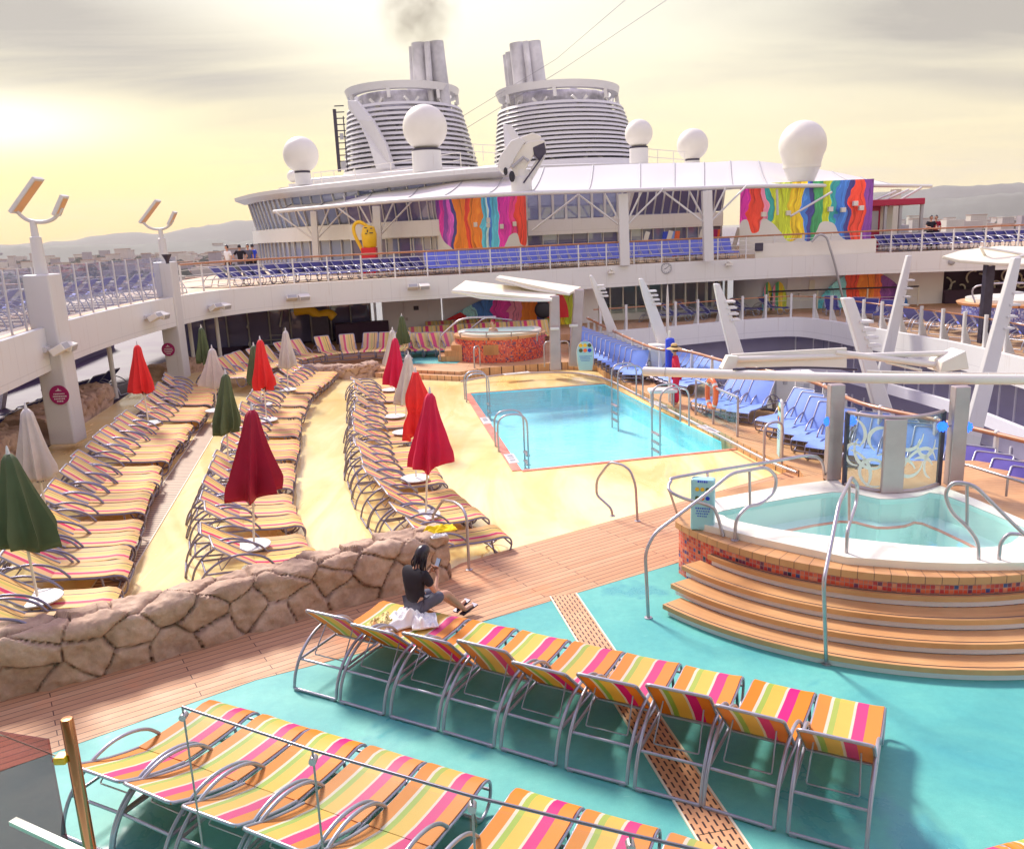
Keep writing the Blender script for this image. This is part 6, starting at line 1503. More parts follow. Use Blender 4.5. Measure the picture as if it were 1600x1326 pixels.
# ---- yellow play figure on the forward deck: drum on a red box with a curled arm
Y = 44.0; c_ = aty(572, 400, Y); t = thing('yellow_slide_toy', 'yellow drum with dark markings on a red box and a curling yellow arm', 'play equipment', V(c_.x, Y, ZU))
p = aty(577, 372, Y); MB().lathe([(.26, -.50), (.36, -.42), (.40, .2), (.30, .56), (0, .66)], 20, p).build('drum', M['yellow'], t, smooth=50)
MB().tube(smoothpath([aty(570, 398, Y), aty(563, 385, Y), aty(554, 366, Y), aty(553, 353, Y), aty(560, 347, Y), aty(570, 351, Y), aty(578, 358, Y)], 5), .09, 8).build('curled_arm', M['yellow'], t, smooth=60)
q = aty(577, 393, Y); MB().box(q.x - .38, q.x + .38, Y - .3, Y + .4, ZU, q.z + .2).build('red_box', M['redgloss'], t, bevel=.04)
MB().lathe([(0, 0), (.36, 0), (.30, .25), (0, .3)], 16, aty(561, 398, Y) - V(0, 0, .15)).build('yellow_foot', M['yellow'], t, smooth=50)
b = MB()
for px, py, w_, h_ in ((571, 356, .14, .05), (580, 357, .12, .05), (574, 361, .05, .12), (580, 364, .18, .05), (572, 365, .1, .04)): e = aty(px, py, Y - .44); b.box(e.x - w_ / 2, e.x + w_ / 2, e.y - .02, e.y + .02, e.z - h_ / 2, e.z + h_ / 2)
b.build('markings', M['inkdark'], t)
o = M['orange']; e = aty(577, 378, Y - .45); MB().lathe([(0, 0), (.26, 0), (.26, .03), (0, .03)], 20).build('orange_mouth', o, t); 
for v_ in t.children[-1].data.vertices: q = v_.co + t.location; v_.co = V(e.x + q.x, e.y - q.z, e.z + q.y) - t.location
# ---- loungers of the upper decks
LU = lounger('upper_deck_lounger', 'x', M['periwinkle'], M['tubelight'], True, 42)
LM = lounger('upper_deck_lounger', 'x', M['periwinkle'], M['tubelight'], True, 62)
LN = lounger('navy_lounger', 'x', M['navy'], M['tubelight'], True, 42)
Z_ = ZU + .004
def edge_row(proto, s0, s1, n_, off, label, group, flip=1, z=Z_, path=FPs, twist=0.0):
    for i in range(n_):
        q, d = along(path, s0 + (s1 - s0) * (i + .5) / n_); nn = V(d.y, -d.x, 0) * flip; c_ = V(q.x, q.y, z) - V(d.y, -d.x, 0) * off
        put(proto, c_, nn + V(d.x, d.y, 0) * twist, label(i), group)
S = {}; acc = 0
for i in range(1, len(FPs)):
    acc += (Vector(FPs[i]) - Vector(FPs[i - 1])).length; S[i] = acc
def s_of_px(px):
    r = ray(px, 420); k_ = math.atan2(r.x, r.y)
    best = min(range(8, len(FPs)), key=lambda i: abs(math.atan2(FPs[i][0], FPs[i][1]) - k_)); return S[best]
edge_row(LU, 2.0, s_of_px(318), 20, 1.75, lambda i: 'periwinkle lounger behind the left glass windscreen, ' + ordn(i) + ' from the near end', 'loungers behind the left windscreen', -1)
edge_row(LN, s_of_px(392), s_of_px(690), 19, 2.0, lambda i: 'navy lounger behind the forward pipe railing, ' + ordn(i) + ' from the left', 'navy loungers behind the forward railing', 1, twist=.5)
edge_row(LM, s_of_px(692), s_of_px(968), 17, 2.0, lambda i: 'periwinkle lounger below the purple and orange painted wall, ' + ordn(i) + ' from the left', 'periwinkle loungers behind the forward railing')
edge_row(LM, s_of_px(978), s_of_px(1168), 13, 2.0, lambda i: 'periwinkle lounger between clock and dripping painted wall, ' + ordn(i) + ' from the clock side', 'periwinkle loungers behind the forward railing')
edge_row(LN, s_of_px(1375), s_of_px(1620), 15, 2.0, lambda i: 'navy lounger behind the pipe railing right of the kiosk, ' + ordn(i) + ' from the kiosk', 'navy loungers right of the kiosk', 1, twist=.4)
# ================================================================== walls under the deck edge
t = thing('bar_front', 'dark glazed bar front under the deck edge behind the striped loungers', 'bar', (-9, 43, .2))
bp = [(-15.5, 40), (-12.5, 41.2), (-9.5, 42.3), (-7.0, 43)]
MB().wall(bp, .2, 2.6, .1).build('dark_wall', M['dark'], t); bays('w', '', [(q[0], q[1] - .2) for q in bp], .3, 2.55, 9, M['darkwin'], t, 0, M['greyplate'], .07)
MB().wall([(q[0] + 1, q[1] - 1.2) for q in bp[2:]], .2, 1.2, .5).build('counter', M['dark'], t)
t = thing('cabin_wall', 'pale wall with a closed door under the deck edge', 'wall', (-5, 42, .2))
MB().wall([(-6.3, 43.2), (-6.2, 41.8), (-3.3, 41.9)], .2, 2.62, .15).build('panel', M['cabin'], t)
d_ = MB(); d_.box(-5.15, -3.95, 41.70, 41.79, .3, 2.35); do = d_.build('door', M['cabin'], t, bevel=.02); MB().box(-4.65, -4.4, 41.67, 41.695, 1.65, 1.85).build('door_sign', M['darksteel'], do); MB().box(-5.05, -4.98, 41.62, 41.69, 1.15, 1.3).build('handle', M['steel'], do)
t = thing('low_painted_wall', 'low painted wall with cyan magenta and orange bands behind the rear hot tub', 'painted wall', (0, 42, .2))
ex = [(-3.2, .9), (-2.6, 1.35), (-1.6, 1.85), (-.4, 2.2), (.8, 2.45), (2.0, 2.5), (3.3, 2.45)]
pth = [(p.x, p.y) for p in smoothpath([V(a, 42.0, 0) for a, _ in ex], 4)]; zz = [p.z for p in smoothpath([V(a, 42.0, b_) for a, b_ in ex], 4)]
MB().wall(pth, .2, lambda i: zz[i], .1, True).build('mural_panel', M['mural3'], t); MB().wall([(-3.25, 42.15), (4.6, 42.35)], .2, 2.62, .15).build('panel', M['cabin'], t)
tag(MB().slab([(-3.15, 41.75, .4), (-2.1, 41.75, .55), (-2.05, 41.75, 1.25), (-2.35, 41.75, 1.45), (-3.1, 41.75, 1.1)], .08).build('red_board', M['redgloss'], bevel=.02), 'red cut-out board below the cyan end of the low painted wall', 'board')
q = aty(869, 490, 41); tag(MB().slab([q + V(math.cos(a) * .62, 0, math.sin(a) * 1.3 - .2) for a in [PI * i / 12 for i in range(13)]] , .1).build('red_arch_board', M['redgloss'], bevel=.02), 'red arched board between the two canopy posts', 'board')
q = aty(849, 484, 40); t = thing('fan', 'dark round fan at the right of the low painted wall', 'fan', V(q.x, q.y, .2)); MB().sphere(q, .42, 16, 10, (1, .35, 1)).build('cage', M['black'], t, smooth=60); MB().tube([V(q.x, q.y, .2), q], .05, 8).build('stand', M['black'], t)
# staircase in the dark and the yellow chair
q = at(415, 540, .3); t = thing('staircase', 'dark open staircase with pale rails under the deck edge', 'staircase', q)
b = MB()
for i in range(10): b.box(q.x - .75, q.x + .75, q.y + i * .22, q.y + .24 + i * .22, .3 + i * .21, .34 + i * .21)
b.build('treads', M['greyplate'], t); 
for s_ in (-.8, .8): MB().bar(V(q.x + s_, q.y, 1.2), V(q.x + s_, q.y + 2.2, 3.3), .06, .08).build('handrail', M['white'], t); MB().bar(V(q.x + s_, q.y, .3), V(q.x + s_, q.y + 2.2, 2.4), .05, .2).build('stringer', M['cream'], t)
q = aty(497, 489, 40); t = thing('yellow_lounge_seat', 'yellow moulded lounge seat under the deck edge', 'seat', V(q.x, q.y, .3))
MB().tube(smoothpath([q + V(-1.1, 0, .12), q + V(-.4, 0, .15), q + V(0, 0, -.1), q + V(.5, 0, -.05), q + V(.75, 0, -.25)], 5), .22, 10).build('shell', M['yellow'], t, smooth=60); MB().box(q.x - .3, q.x + .5, q.y - .2, q.y + .2, .3, q.z - .15).build('base', M['darksteel'], t)
# right-hand wall with arch mural
t = thing('arch_painted_wall', 'pale wall with an orange and purple arch painted on it, right of the clock', 'painted wall', (17, 45.3, .6))
MB().wall([(12.6, 46.4), (12.9, 45.4), (13.6, 45.0), (23.2, 44.6)], .5, 2.62, .15).build('panel', M['cabin'], t, smooth=50)
c_ = aty(1350, 478, 44.6); am = []
cx0, cx1 = aty(1278, 470, 44.6).x, aty(1415, 470, 44.6).x; zt_ = 2.5
px_ = [cx0 + (cx1 - cx0) * i / 24 for i in range(25)]
MB().wall([(x_, 44.58 - (x_ - cx0) * .042) for x_ in px_], .5, lambda i: .55 + (zt_ - .55) * math.sin(PI * min(1, max(.03, i / 24 * .97 + .02))) ** .6, .05, True).build('arch_mural', M['mural4'], t)
for a, b_, zz_ in ((1190, 1206, 1.5), (1202, 1228, 1.5)):
    x0, x1 = aty(a, 470, 44.8).x, aty(b_, 470, 44.8).x; MB().wall([(x0 + (x1 - x0) * i / 10, 44.70) for i in range(11)], .5, lambda i: .6 + zz_ * math.sin(PI * (.06 + i / 10 * .88)) ** .5, .05, True).build('small_mural', M['mural5'], t)
x0 = aty(1230, 470, 44.7).x; do = MB().box(x0, x0 + .75, 44.82, 44.87, .55, 2.3).build('door', M['cabin'], t, bevel=.02); MB().box(x0 + .62, x0 + .68, 44.76, 44.815, 1.3, 1.42).build('handle', M['steel'], do)
x0 = aty(1265, 442, 44.7).x; MB().box(x0, x0 + .3, 44.75, 44.85, 1.6, 2.1).build('wall_box', M['cream'], t); x0 = aty(1330, 442, 44.5).x
t = thing('dark_lounge_front', 'dark open lounge with pale swirling shapes under the deck edge at the right', 'lounge front', (27, 46, .6))
MB().wall([(22.9, 45.8), (40, 43.5)], .5, 2.62, .1).build('back_wall', M['dark'], t); b = MB(); rnd = random.Random(4)
for i in range(26):
    x_ = 23.4 + i * .42 + rnd.uniform(-.1, .1); z_ = rnd.uniform(1.2, 2.0); r_ = rnd.uniform(.15, .4); a0 = rnd.uniform(0, 6)
    b.tube([(x_ + r_ * math.cos(a0 + q * .35), 45.5 - (x_ - 23) * .13, z_ + r_ * math.sin(a0 + q * .35)) for q in range(9)], .045, 5)
b.build('white_swirls', M['cream'], t)
MB().box(23.2, 26.2, 44.2, 44.6, .5, 1.3).build('counter', M['dark'], t)
# glazed shelter left of the clock, with a white basin inside
t = thing('glass_shelter', 'glass-walled shelter with a white base under the clock', 'glass shelter', (7.5, 45, .5))
gp_ = [(3.4, 43.5), (5, 43.0), (8, 43.0), (10.2, 43.6), (11.8, 45.2)]
MB().wall(gp_, .3, .95, .3).build('base_wall', M['cream'], t); bays('w', '', gp_, .95, 2.5, 14, M['glass'], t, 0, M['cream'], .06)
MB().wall([(2.5, 47.6), (12.4, 48.2)], .3, 2.62, .1).build('back_wall', M['lavender'], t)
b = MB(); b.lathe([(1.5, .3), (1.7, 1.0), (1.5, 1.05), (0, 1.0)], 24, (6.2, 45.2, 0)); b.build('white_basin', M['seashell'], t, smooth=40)
b = MB(); b.lathe([(0, 0), (.5, .1), (.62, .35), (.3, .5), (0, .52)], 14, (9.0, 43.9, .95)); tag(b.build('pink_shell', simple('faded_coral', (.75, .42, .36), .6), smooth=60), 'faded coral pink shell ornament by the glass shelter', 'ornament')
# ================================================================== atrium void and the deck across it
ZO = .6
OP = smoothpath([at(930, 520, ZO), at(1040, 512, ZO), at(1150, 502, ZO), at(1240, 497, ZO), at(1300, 503, ZO), at(1340, 510, ZO), at(1400, 520, ZO), at(1500, 538, ZO), at(1600, 562, ZO), at(1740, 600, ZO)], 6)
op = [(p.x, p.y) for p in OP]
struct('far_side_deck', MB().prism(op + [(26, 20), (44, 22), (44, 50), (2.4, 50), (2.4, op[0][1])], ZO - .3, ZO), M['backdeck'])
t = thing('balcony_edge', 'smooth white curved balcony edge across the open well', 'balcony edge', (op[20][0], op[20][1], -.25))
MB().wall(op, ZO - .88, ZO + .05, .22).build('edge_band', M['white'], t, smooth=60)
oin = offset(op, 1.2)
MB().wall(oin, -3.2, ZO - .3, .1).build('lavender_wall', M['lavender'], t, smooth=60)
for zt_, lab in ((-1.5, 'upper lower balcony'), (-3.6, 'lowest balcony')):
    o_ = offset(op, -.1 if zt_ > -4 else .1)
    MB().wall(o_[18:], zt_ - .42, zt_, .2).build('lower_band', M['cabin'], t, smooth=60)
bays('w', '', oin[18:], -5.1, -2.9, 22, [M['bluewin'], M['darkwin']], t, 0, M['cabin'], .08)
bays('w', '', oin[18:], -1.9, -.35, 22, [M['bluewin'], M['lilacwin'], M['darkwin']], t, 0, M['cabin'], .06)
struct('well_floor', MB().box(2, 46, 2, 50, -8.2, -8), M['lavender'])
struct('ship_hull', MB().prism([(-19, -4), (-19, 38), (-24, 62), (-24, 100), (44, 100), (44, -4)], -50, -8.3), M['white'])
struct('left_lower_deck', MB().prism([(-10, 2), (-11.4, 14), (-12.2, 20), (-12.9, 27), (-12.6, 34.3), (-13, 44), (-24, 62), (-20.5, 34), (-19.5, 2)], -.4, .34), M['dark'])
# posts, glass and top rail on the far side
ops = offset(op, .12)
t = thing('balcony_balustrade', 'glass balustrade with white posts along the far balcony edge', 'balustrade', (ops[10][0], ops[10][1], ZO))
s_, L_ = .3, plen(ops); last = None
while s_ < L_ - .3:
    q, d = along(ops, s_); nn = V(-d.y, d.x, 0)
    MB().box(-.05, .05, -.05, .05, ZO, ZO + 1.18, Matrix(((d.x, -d.y, 0), (d.y, d.x, 0), (0, 0, 1))), (q.x, q.y, 0)).slab([V(q.x, q.y, ZO), V(q.x, q.y, ZO) + nn * .32, V(q.x, q.y, ZO + .75)], .05).build('post', M['white'], t)
    if last is not None: MB().wall([(last.x, last.y), (q.x, q.y)], ZO + .06, ZO + 1.0, .012).build('pane', M['glass'], t)
    last = q; s_ += 1.25
MB().tube([(p[0], p[1], ZO + 1.04) for p in offset(ops, .06)], .03, 6).build('top_rail', M['teak'], t, smooth=60)
ol = plen(op)
edge_row(LN, .14 * ol, .47 * ol, 11, 2.3, lambda i: 'navy lounger on the far balcony under the clock, ' + ordn(i) + ' from the left', 'navy loungers on the far balcony', 1, ZO + .004, op, .9)
edge_row(LU, .50 * ol, .97 * ol, 13, 1.75, lambda i: 'blue lounger behind the far balcony glass on the right, ' + ordn(i) + ' from the arch mural', 'blue loungers on the far balcony', -1, ZO + .004, op, -.35)
edge_row(LN, 1.5, 20.0, 15, -2.2, lambda i: 'shaded navy lounger on the dark deck beyond the white columns, ' + ordn(i) + ' from the near end', 'shaded loungers beyond the columns', -1, .345, offset(FPs, 4.4), .2)
# near rail: glass, white posts, teak handrail
t = thing('teak_topped_balustrade', 'glass balustrade with a teak handrail beside the pale blue loungers', 'balustrade', (NR[3].x, NR[3].y, .15))
nr = smoothpath(NR, 6); MB().tube(nr, .05, 8).build('handrail', M['teak'], t, smooth=60)
nrp = [(p.x, p.y) for p in nr]; s_, L_ = .2, plen(nrp); last = None
while s_ < L_ - .2:
    q, d = along(nrp, s_); nn = V(d.y, -d.x, 0)
    b = MB(); b.bar(V(q.x, q.y, -.1), V(q.x, q.y, 1.28), .16, .05, (d.x, d.y, 0), .07, .05); b.sphere((q.x, q.y, 1.28), .05, 8, 6); b.build('post', M['white'], t)
    if last is not None: MB().wall([(last.x, last.y), (q.x, q.y)], .22, 1.12, .012).build('pane', M['glass'], t)
    last = q; s_ += 1.35
# leaning white pylons
def pylon(top_, bot, wt, wb, Y, label, clamp=True):
    a, b_ = aty(top_[0], top_[1], Y), aty(bot[0], bot[1], Y); d = (b_ - a).normalized()
    t = thing('leaning_pylon', label, 'pylon', b_, 'leaning white pylons')
    m_ = a.lerp(b_, .25); s_ = Y / F
    wt, wb = wt * .8, wb * .72
    pts = [a + V(-wt * s_ / 2, 0, 0), a + V(wt * s_ / 2, 0, 0), m_ + V(wb * s_ * .36, 0, 0), b_ + V(wb * s_ / 2, 0, 0), b_ + V(-wb * s_ / 2, 0, 0), m_ + V(-wb * s_ * .30, 0, 0)]
    MB().slab(pts, .22).build('fin', M['white'], t, bevel=.03)
    if clamp:
        c_ = MB()
        for q in (.18, .24, .30, .36):
            p = a.lerp(b_, q); c_.box(p.x + wb * s_ * .16, p.x + wb * s_ * .16 + .30, p.y - .16, p.y + .16, p.z - .03, p.z + .03)
        c_.build('clamps', M['white'], t, bevel=.01)
pylon((923, 430), (958, 520), 5, 22, 33, 'slim leaning white pylon farthest left by the pale blue loungers')
pylon((1001, 435), (1040, 545), 8, 30, 29, 'leaning white pylon below the clock, left of the coral ornament')
pylon((1119, 443), (1163, 598), 10, 36, 24.5, 'leaning white pylon right of the lifeguard')
pylon((1323, 465), (1388, 668), 22, 42, 18.6, 'thick leaning white pylon above the steel posts')
pylon((1420, 399), (1374, 610), 9, 28, 33, 'white pylon leaning the other way before the arch mural')
pylon((1588, 402), (1513, 700), 14, 40, 24, 'white pylon leaning the other way at the right border')
q = aty(1028, 540, 28.6); tag(MB().box(q.x - .3, q.x + .3, q.y - .3, q.y + .3, .15, 1.25).build('pylon_plinth', M['cream'], bevel=.03), 'grey-white plinth at the foot of the pylon below the clock', 'plinth')
q = at(1240, 642, .15); t = thing('white_locker', 'white deck locker standing behind the pale blue loungers', 'locker', q)
MB().box(q.x - .5, q.x + .55, q.y, q.y + .5, .15, 1.2).build('cabinet', M['white'], t, bevel=.02); MB().box(q.x + .25, q.x + .4, q.y - .02, q.y - .003, .75, .9).build('label_plate', M['greyplate'], t); MB().box(q.x - .3, q.x - .2, q.y - .02, q.y - .003, .9, 1.05).build('latch', M['steel'], t)
# glass barrier with lifebuoy
a, b_ = at(1087, 648, .15), at(1152, 682, .15); t = thing('glass_barrier', 'short glass barrier with a stainless top rail beside the pool', 'barrier', a)
MB().wall([(a.x, a.y), (b_.x, b_.y)], .25, 1.0, .014).build('pane', M['glass'], t); MB().tube([a + V(0, 0, 1.02 - .15 + .1), b_ + V(0, 0, .97)], .03, 8).build('top_rail', M['steel'], t)
for q in (0, .45, 1): p = a.lerp(b_, q); MB().box(p.x - .025, p.x + .025, p.y - .025, p.y + .025, .15, 1.1).build('post', M['steel'], t)
c_ = a.lerp(b_, .45) + V(-.02, .12, .78); d = (b_ - a).normalized(); rg = [c_ + d * math.cos(x_) * .28 + V(0, 0, math.sin(x_) * .36) for x_ in [2 * PI * i / 28 for i in range(28)]]
t = thing('lifebuoy', 'orange lifebuoy hanging on the glass barrier by the pool', 'lifebuoy', c_); MB().tube(rg, .065, 10, True).build('ring', M['orange'], t, smooth=60)
b = MB()
for i in (3, 10, 17, 24):
    p = rg[i]; p2 = rg[(i + 1) % 28]; b.tube([p, p2], .068, 10)
b.build('white_bands', M['white'], t, smooth=60)
q = at(1038, 634, .15); t = thing('white_bench', 'small white bench left of the lifeguard', 'bench', q)
MB().box(q.x - .45, q.x + .35, q.y - .2, q.y + .25, .55, .66).build('seat', M['white'], t, bevel=.03)
for x_, y_ in ((-.35, -.12), (.25, -.12), (-.35, .15), (.25, .15)): MB().tube([q + V(x_, y_, 0), q + V(x_, y_, .42)], .025, 8).build('leg', M['steel'], t)
q = at(1046, 628, .15); t = thing('rescue_stand', 'pale pole with a blue rescue float left of the lifeguard', 'rescue stand', q)
MB().tube([q, q + V(0, 0, 2.1)], .04, 8).build('pole', M['cream'], t); MB().box(q.x - .12, q.x + .14, q.y - .12, q.y + .08, .95 + .15, 2.05).build('blue_float', M['bluegloss'], t, bevel=.07)
q = at(1034, 545, .15) + V(.3, .3, 0); tag(MB().lathe([(.07, 0), (.06, 2.0), (.02, 2.6), (0, 2.7)], 12, (q.x, q.y, .15)).build('furled_parasol', M['cream'], smooth=60), 'thin furled pale parasol beside the plinth below the clock', 'umbrella')
# ---- hose and pole hanging from the forward deck at the right
ps = [aty(1268, 378, 41.9), aty(1280, 367, 41.9), aty(1291, 371, 41.9), aty(1296, 385, 41.9), aty(1305, 415, 42), aty(1322, 488, 42.5)]
tag(MB().tube(smoothpath(ps, 5), .06, 8).build('hanging_hose', M['greyplate'], smooth=60), 'grey hose hanging over the deck edge before the dripping painted wall', 'hose')
railing('deck_handrail', 'low dark handrail before the arch mural', [(13.5, 44.2), (18, 44.0), (22, 43.6)], .3, 8, ZO + .02, 1.0, 2.4, 1, M['darksteel'], M['cream'])
# ---- cream parasol, small blue tub at the right border
Yp = 30; t = thing('cream_parasol', 'broad flat cream parasol on a dark post at the right border', 'parasol', aty(1546, 470, Yp))
pts_ = [aty(1472, 402, Yp - 1), aty(1500, 393, Yp + .5), aty(1560, 386, Yp + 2), aty(1640, 388, Yp + 2), aty(1640, 416, Yp - 1), aty(1560, 413, Yp - 1.6), aty(1500, 409, Yp - 1.4)]
MB().slab(pts_, .10).build('canopy', M['canvas'], t, bevel=.03)
e = aty(1546, 412, Yp); MB().bar(V(e.x, e.y, ZO), V(e.x, e.y, e.z), .30, .24).build('post', M['darksteel'], t)
b = MB()
for p, q in (((1534, 387), (1600, 398)), ((1546, 414), (1650, 385)), ((1532, 386), (1546, 412))): b.tube([aty(p[0], p[1], Yp - .6), aty(q[0], q[1], Yp)], .05, 6)
b.build('stays', M['cream'], t, smooth=60)
c_ = V(aty(1565, 480, 36).x + .6, 36.0, ZO); t = thing('blue_mosaic_tub', 'small round tub with blue mosaic side at the right border', 'hot tub', c_)
MB().wall([(c_.x + 2.2 * math.cos(a), c_.y + 2.2 * math.sin(a)) for a in [PI + PI * i / 30 * 1.1 - .1 for i in range(31)]], ZO, ZO + .75, .06).build('mosaic_side', M['mosaicblue'], t, smooth=50)
MB().lathe([(2.25, .75), (2.3, .85), (2.2, .88), (1.9, .88)], 40, c_).build('teak_rim', M['rimteak'], t, smooth=40); MB().lathe([(1.95, .86), (1.95, 1.02), (1.6, 1.02), (1.5, .95), (0, .94)], 40, c_).build('acrylic_shell', M['seashell'], t, smooth=40)
b = MB(); b.tube(smoothpath([c_ + V(-2.1, -.6, .9), c_ + V(-2.1, -.6, 1.6), c_ + V(-.6, -2.0, 1.7), c_ + V(-.3, -2.1, .9)], 6), .035, 8); b.build('rail', M['steel'], t, smooth=60)
# ================================================================== people
def skin_mesh(nodes, edges, name, m, par, sub=2, mats=None):
    me = bpy.data.meshes.new('tmp'); ks = list(nodes); ix = {k_: i for i, k_ in enumerate(ks)}
    me.from_pydata([nodes[k_][0] for k_ in ks], [(ix[a], ix[b_]) for a, b_ in edges], [])
    o = bpy.data.objects.new('tmp', me); C.objects.link(o)
    md = o.modifiers.new('s', 'SKIN'); md.use_smooth_shade = True
    for i, k_ in enumerate(ks):
        r_ = nodes[k_][1]; me.skin_vertices[0].data[i].radius = r_ if isinstance(r_, tuple) else (r_, r_)
        me.skin_vertices[0].data[i].use_root = (i == 0)
    sb = o.modifiers.new('b', 'SUBSURF'); sb.levels = sub; sb.render_levels = sub
    dg = bpy.context.evaluated_depsgraph_get(); dg.update()
    me2 = bpy.data.meshes.new_from_object(o.evaluated_get(dg)); me2.name = name
    bpy.data.objects.remove(o); bpy.data.meshes.remove(me)
    v_ = [tuple(p.co) for p in me2.vertices]; f_ = [tuple(p.vertices) for p in me2.polygons]; bpy.data.meshes.remove(me2)
    return v_, f_
def person(name, label, loc, rotz, J, clothes, hair='long', hairm='hair', fingers=True, hat=False, scale=1.0, group=None, curl=.6):
    """J: joints in the figure's own frame (x right, y ahead, z up)"""
    t = thing(name, label, 'person', loc, group, rotz); t.scale = (scale,) * 3
    Z0 = Vector((0, 0, 0))
    nd = {'pel': (J['pel'], .10), 'sp': (J['sp'], .088), 'ch': (J['ch'], .10), 'nk': (J['nk'], .05), 'hd': (J['hd'], .055)}
    ed = [('pel', 'sp'), ('sp', 'ch'), ('ch', 'nk'), ('nk', 'hd')]
    for s_ in 'LR':
        nd.update({'sh' + s_: (J['sh' + s_], .05), 'el' + s_: (J['el' + s_], .036), 'wr' + s_: (J['wr' + s_], .025), 'pa' + s_: (J['pa' + s_], (.036, .018)),
                   'hi' + s_: (J['hi' + s_], .085), 'kn' + s_: (J['kn' + s_], .056), 'an' + s_: (J['an' + s_], .036), 'to' + s_: (J['to' + s_], (.038, .02))})
        a, b_ = Vector(J['kn' + s_]), Vector(J['an' + s_]); nd['cf' + s_] = (a.lerp(b_, .35), .054)
        ed += [('ch', 'sh' + s_), ('sh' + s_, 'el' + s_), ('el' + s_, 'wr' + s_), ('wr' + s_, 'pa' + s_), ('pel', 'hi' + s_), ('hi' + s_, 'kn' + s_), ('kn' + s_, 'cf' + s_), ('cf' + s_, 'an' + s_), ('an' + s_, 'to' + s_)]
    V_, F_ = skin_mesh(nd, ed, 'body', None, t)
    b = MB(); b.add(V_, F_)
    # fingers: four unequal and a thumb from the side of each palm
    if fingers:
        for s_ in 'LR':
            wr, pa = Vector(J['wr' + s_]), Vector(J['pa' + s_]); d = (pa - wr).normalized(); side = Vector(J.get('side' + s_, (1 if s_ == 'L' else -1, 0, 0))); side = (side - d * side.dot(d)).normalized(); nrm = d.cross(side) * (1 if s_ == 'R' else -1)
            for k_, ln in enumerate((.068, .078, .072, .056)):
                r0 = pa + side * (.027 - .018 * k_) - d * .008; cdir = nrm
                p1 = r0 + d * ln * .45 * (1 - curl * .2) + cdir * ln * .2 * curl; p2 = p1 + (d * (1 - curl) + cdir * curl).normalized() * ln * .33; p3 = p2 + (d * (.5 - curl) + cdir).normalized() * ln * .27
                b.tube([r0, p1, p2, p3], .0085, 6, r2=.006)
            r0 = wr.lerp(pa, .35) + side * .022; b.tube([r0, r0 + side * .025 + d * .02, r0 + side * .028 + d * .045 + nrm * .015, r0 + side * .022 + d * .062 + nrm * .022], .0105, 6, r2=.007)
    # head with face
    hd = Vector(J['hd']); fz = Vector(J.get('face', (0, 1, 0))).normalized(); up = Vector(J.get('hup', (0, 0, 1))); up = (up - fz * up.dot(fz)).normalized(); rt = fz.cross(up)
    hc = hd + up * .085 + fz * .012
    n_, m_ = 20, 14; vs = []
    for i in range(m_ + 1):
        ph = PI * i / m_; zz = -math.cos(ph); rr = math.sin(ph)
        for j in range(n_):
            a = 2 * PI * j / n_; x_, y_ = rr * math.cos(a), rr * math.sin(a)
            w_ = .074 * (1 - .22 * max(0, -zz - .1)); dp = .095 * (1 - .10 * max(0, -zz))
            yy = y_ * dp + (.012 * math.exp(-((zz + .18) / .16) ** 2 - (x_ / .16) ** 2) * 1.6 if y_ > 0 else 0) - (.010 * math.exp(-((zz - .08) / .14) ** 2 - ((abs(x_) - .42) / .2) ** 2) if y_ > 0 else 0)
            vs.append(hc + rt * x_ * w_ + fz * yy + up * zz * .115)
    b.add(vs, [(i * n_ + j, i * n_ + (j + 1) % n_, (i + 1) * n_ + (j + 1) % n_, (i + 1) * n_ + j) for i in range(m_) for j in range(n_)])
    for s_ in (-1, 1): e = hc + rt * s_ * .074 - up * .005; b.sphere(e, .022, 8, 6, (.5, .8, 1.3))
    b.mat(1)
    for s_ in (-1, 1): e = hc + rt * s_ * .030 + fz * .086 + up * .010; b.sphere(e, .009, 8, 6, (1.3, .6, .7))
    b.mat(2); b.sphere(hc + fz * .088 - up * .050, .016, 8, 6, (1.3, .5, .45)); b.mat(0)
    # feet soles reach the ground through the toe joints; the body is one mesh
    bb = b.v; b2 = MB(); b2.v = [tuple(Vector(p) + Vector(t.location)) for p in bb]; b2.f = b.f; b2.mi = b.mi
    b2.build('body', [M['skin'], M['inkdark'], M['crimson']], t, smooth=70)
    def shift(v_): return [tuple(Vector(p) + Vector(t.location)) for p in v_]
    for cn, cm, cnodes, cedges in clothes:
        nd2 = {k_: ((Vector(J[k_]) if k_ in J else Vector(nd[k_][0])), r_) for k_, r_ in cnodes.items() if not isinstance(r_, list)}
        for k_, r_ in cnodes.items():
            if isinstance(r_, list): nd2[k_] = (Vector(J[r_[0]]).lerp(Vector(J[r_[1]]), r_[2]), r_[3])
        v_, f_ = skin_mesh(nd2, cedges, cn, None, t); x_ = MB(); x_.add(shift(v_), f_); x_.build(cn, M[cm], t, smooth=70)
    if hair:
        h_ = MB(); vs = []; n_, m_ = 22, 12
        for i in range(m_ + 1):
            ph = PI * .62 * i / m_
            for j in range(n_):
                a = 2 * PI * j / n_; x_, y_ = math.sin(ph) * math.cos(a), math.sin(ph) * math.sin(a); zz = math.cos(ph)
                r_ = 1.13 + .03 * math.sin(9 * a)
                if y_ > .35 and zz < .55: r_ = .90
                vs.append(hc + rt * x_ * .078 * r_ + fz * (y_ * .098 * r_ - .006) + up * (zz * .118 * r_))
        h_.add(vs, [(i * n_ + j, i * n_ + (j + 1) % n_, (i + 1) * n_ + (j + 1) % n_, (i + 1) * n_ + j) for i in range(m_) for j in range(n_)])
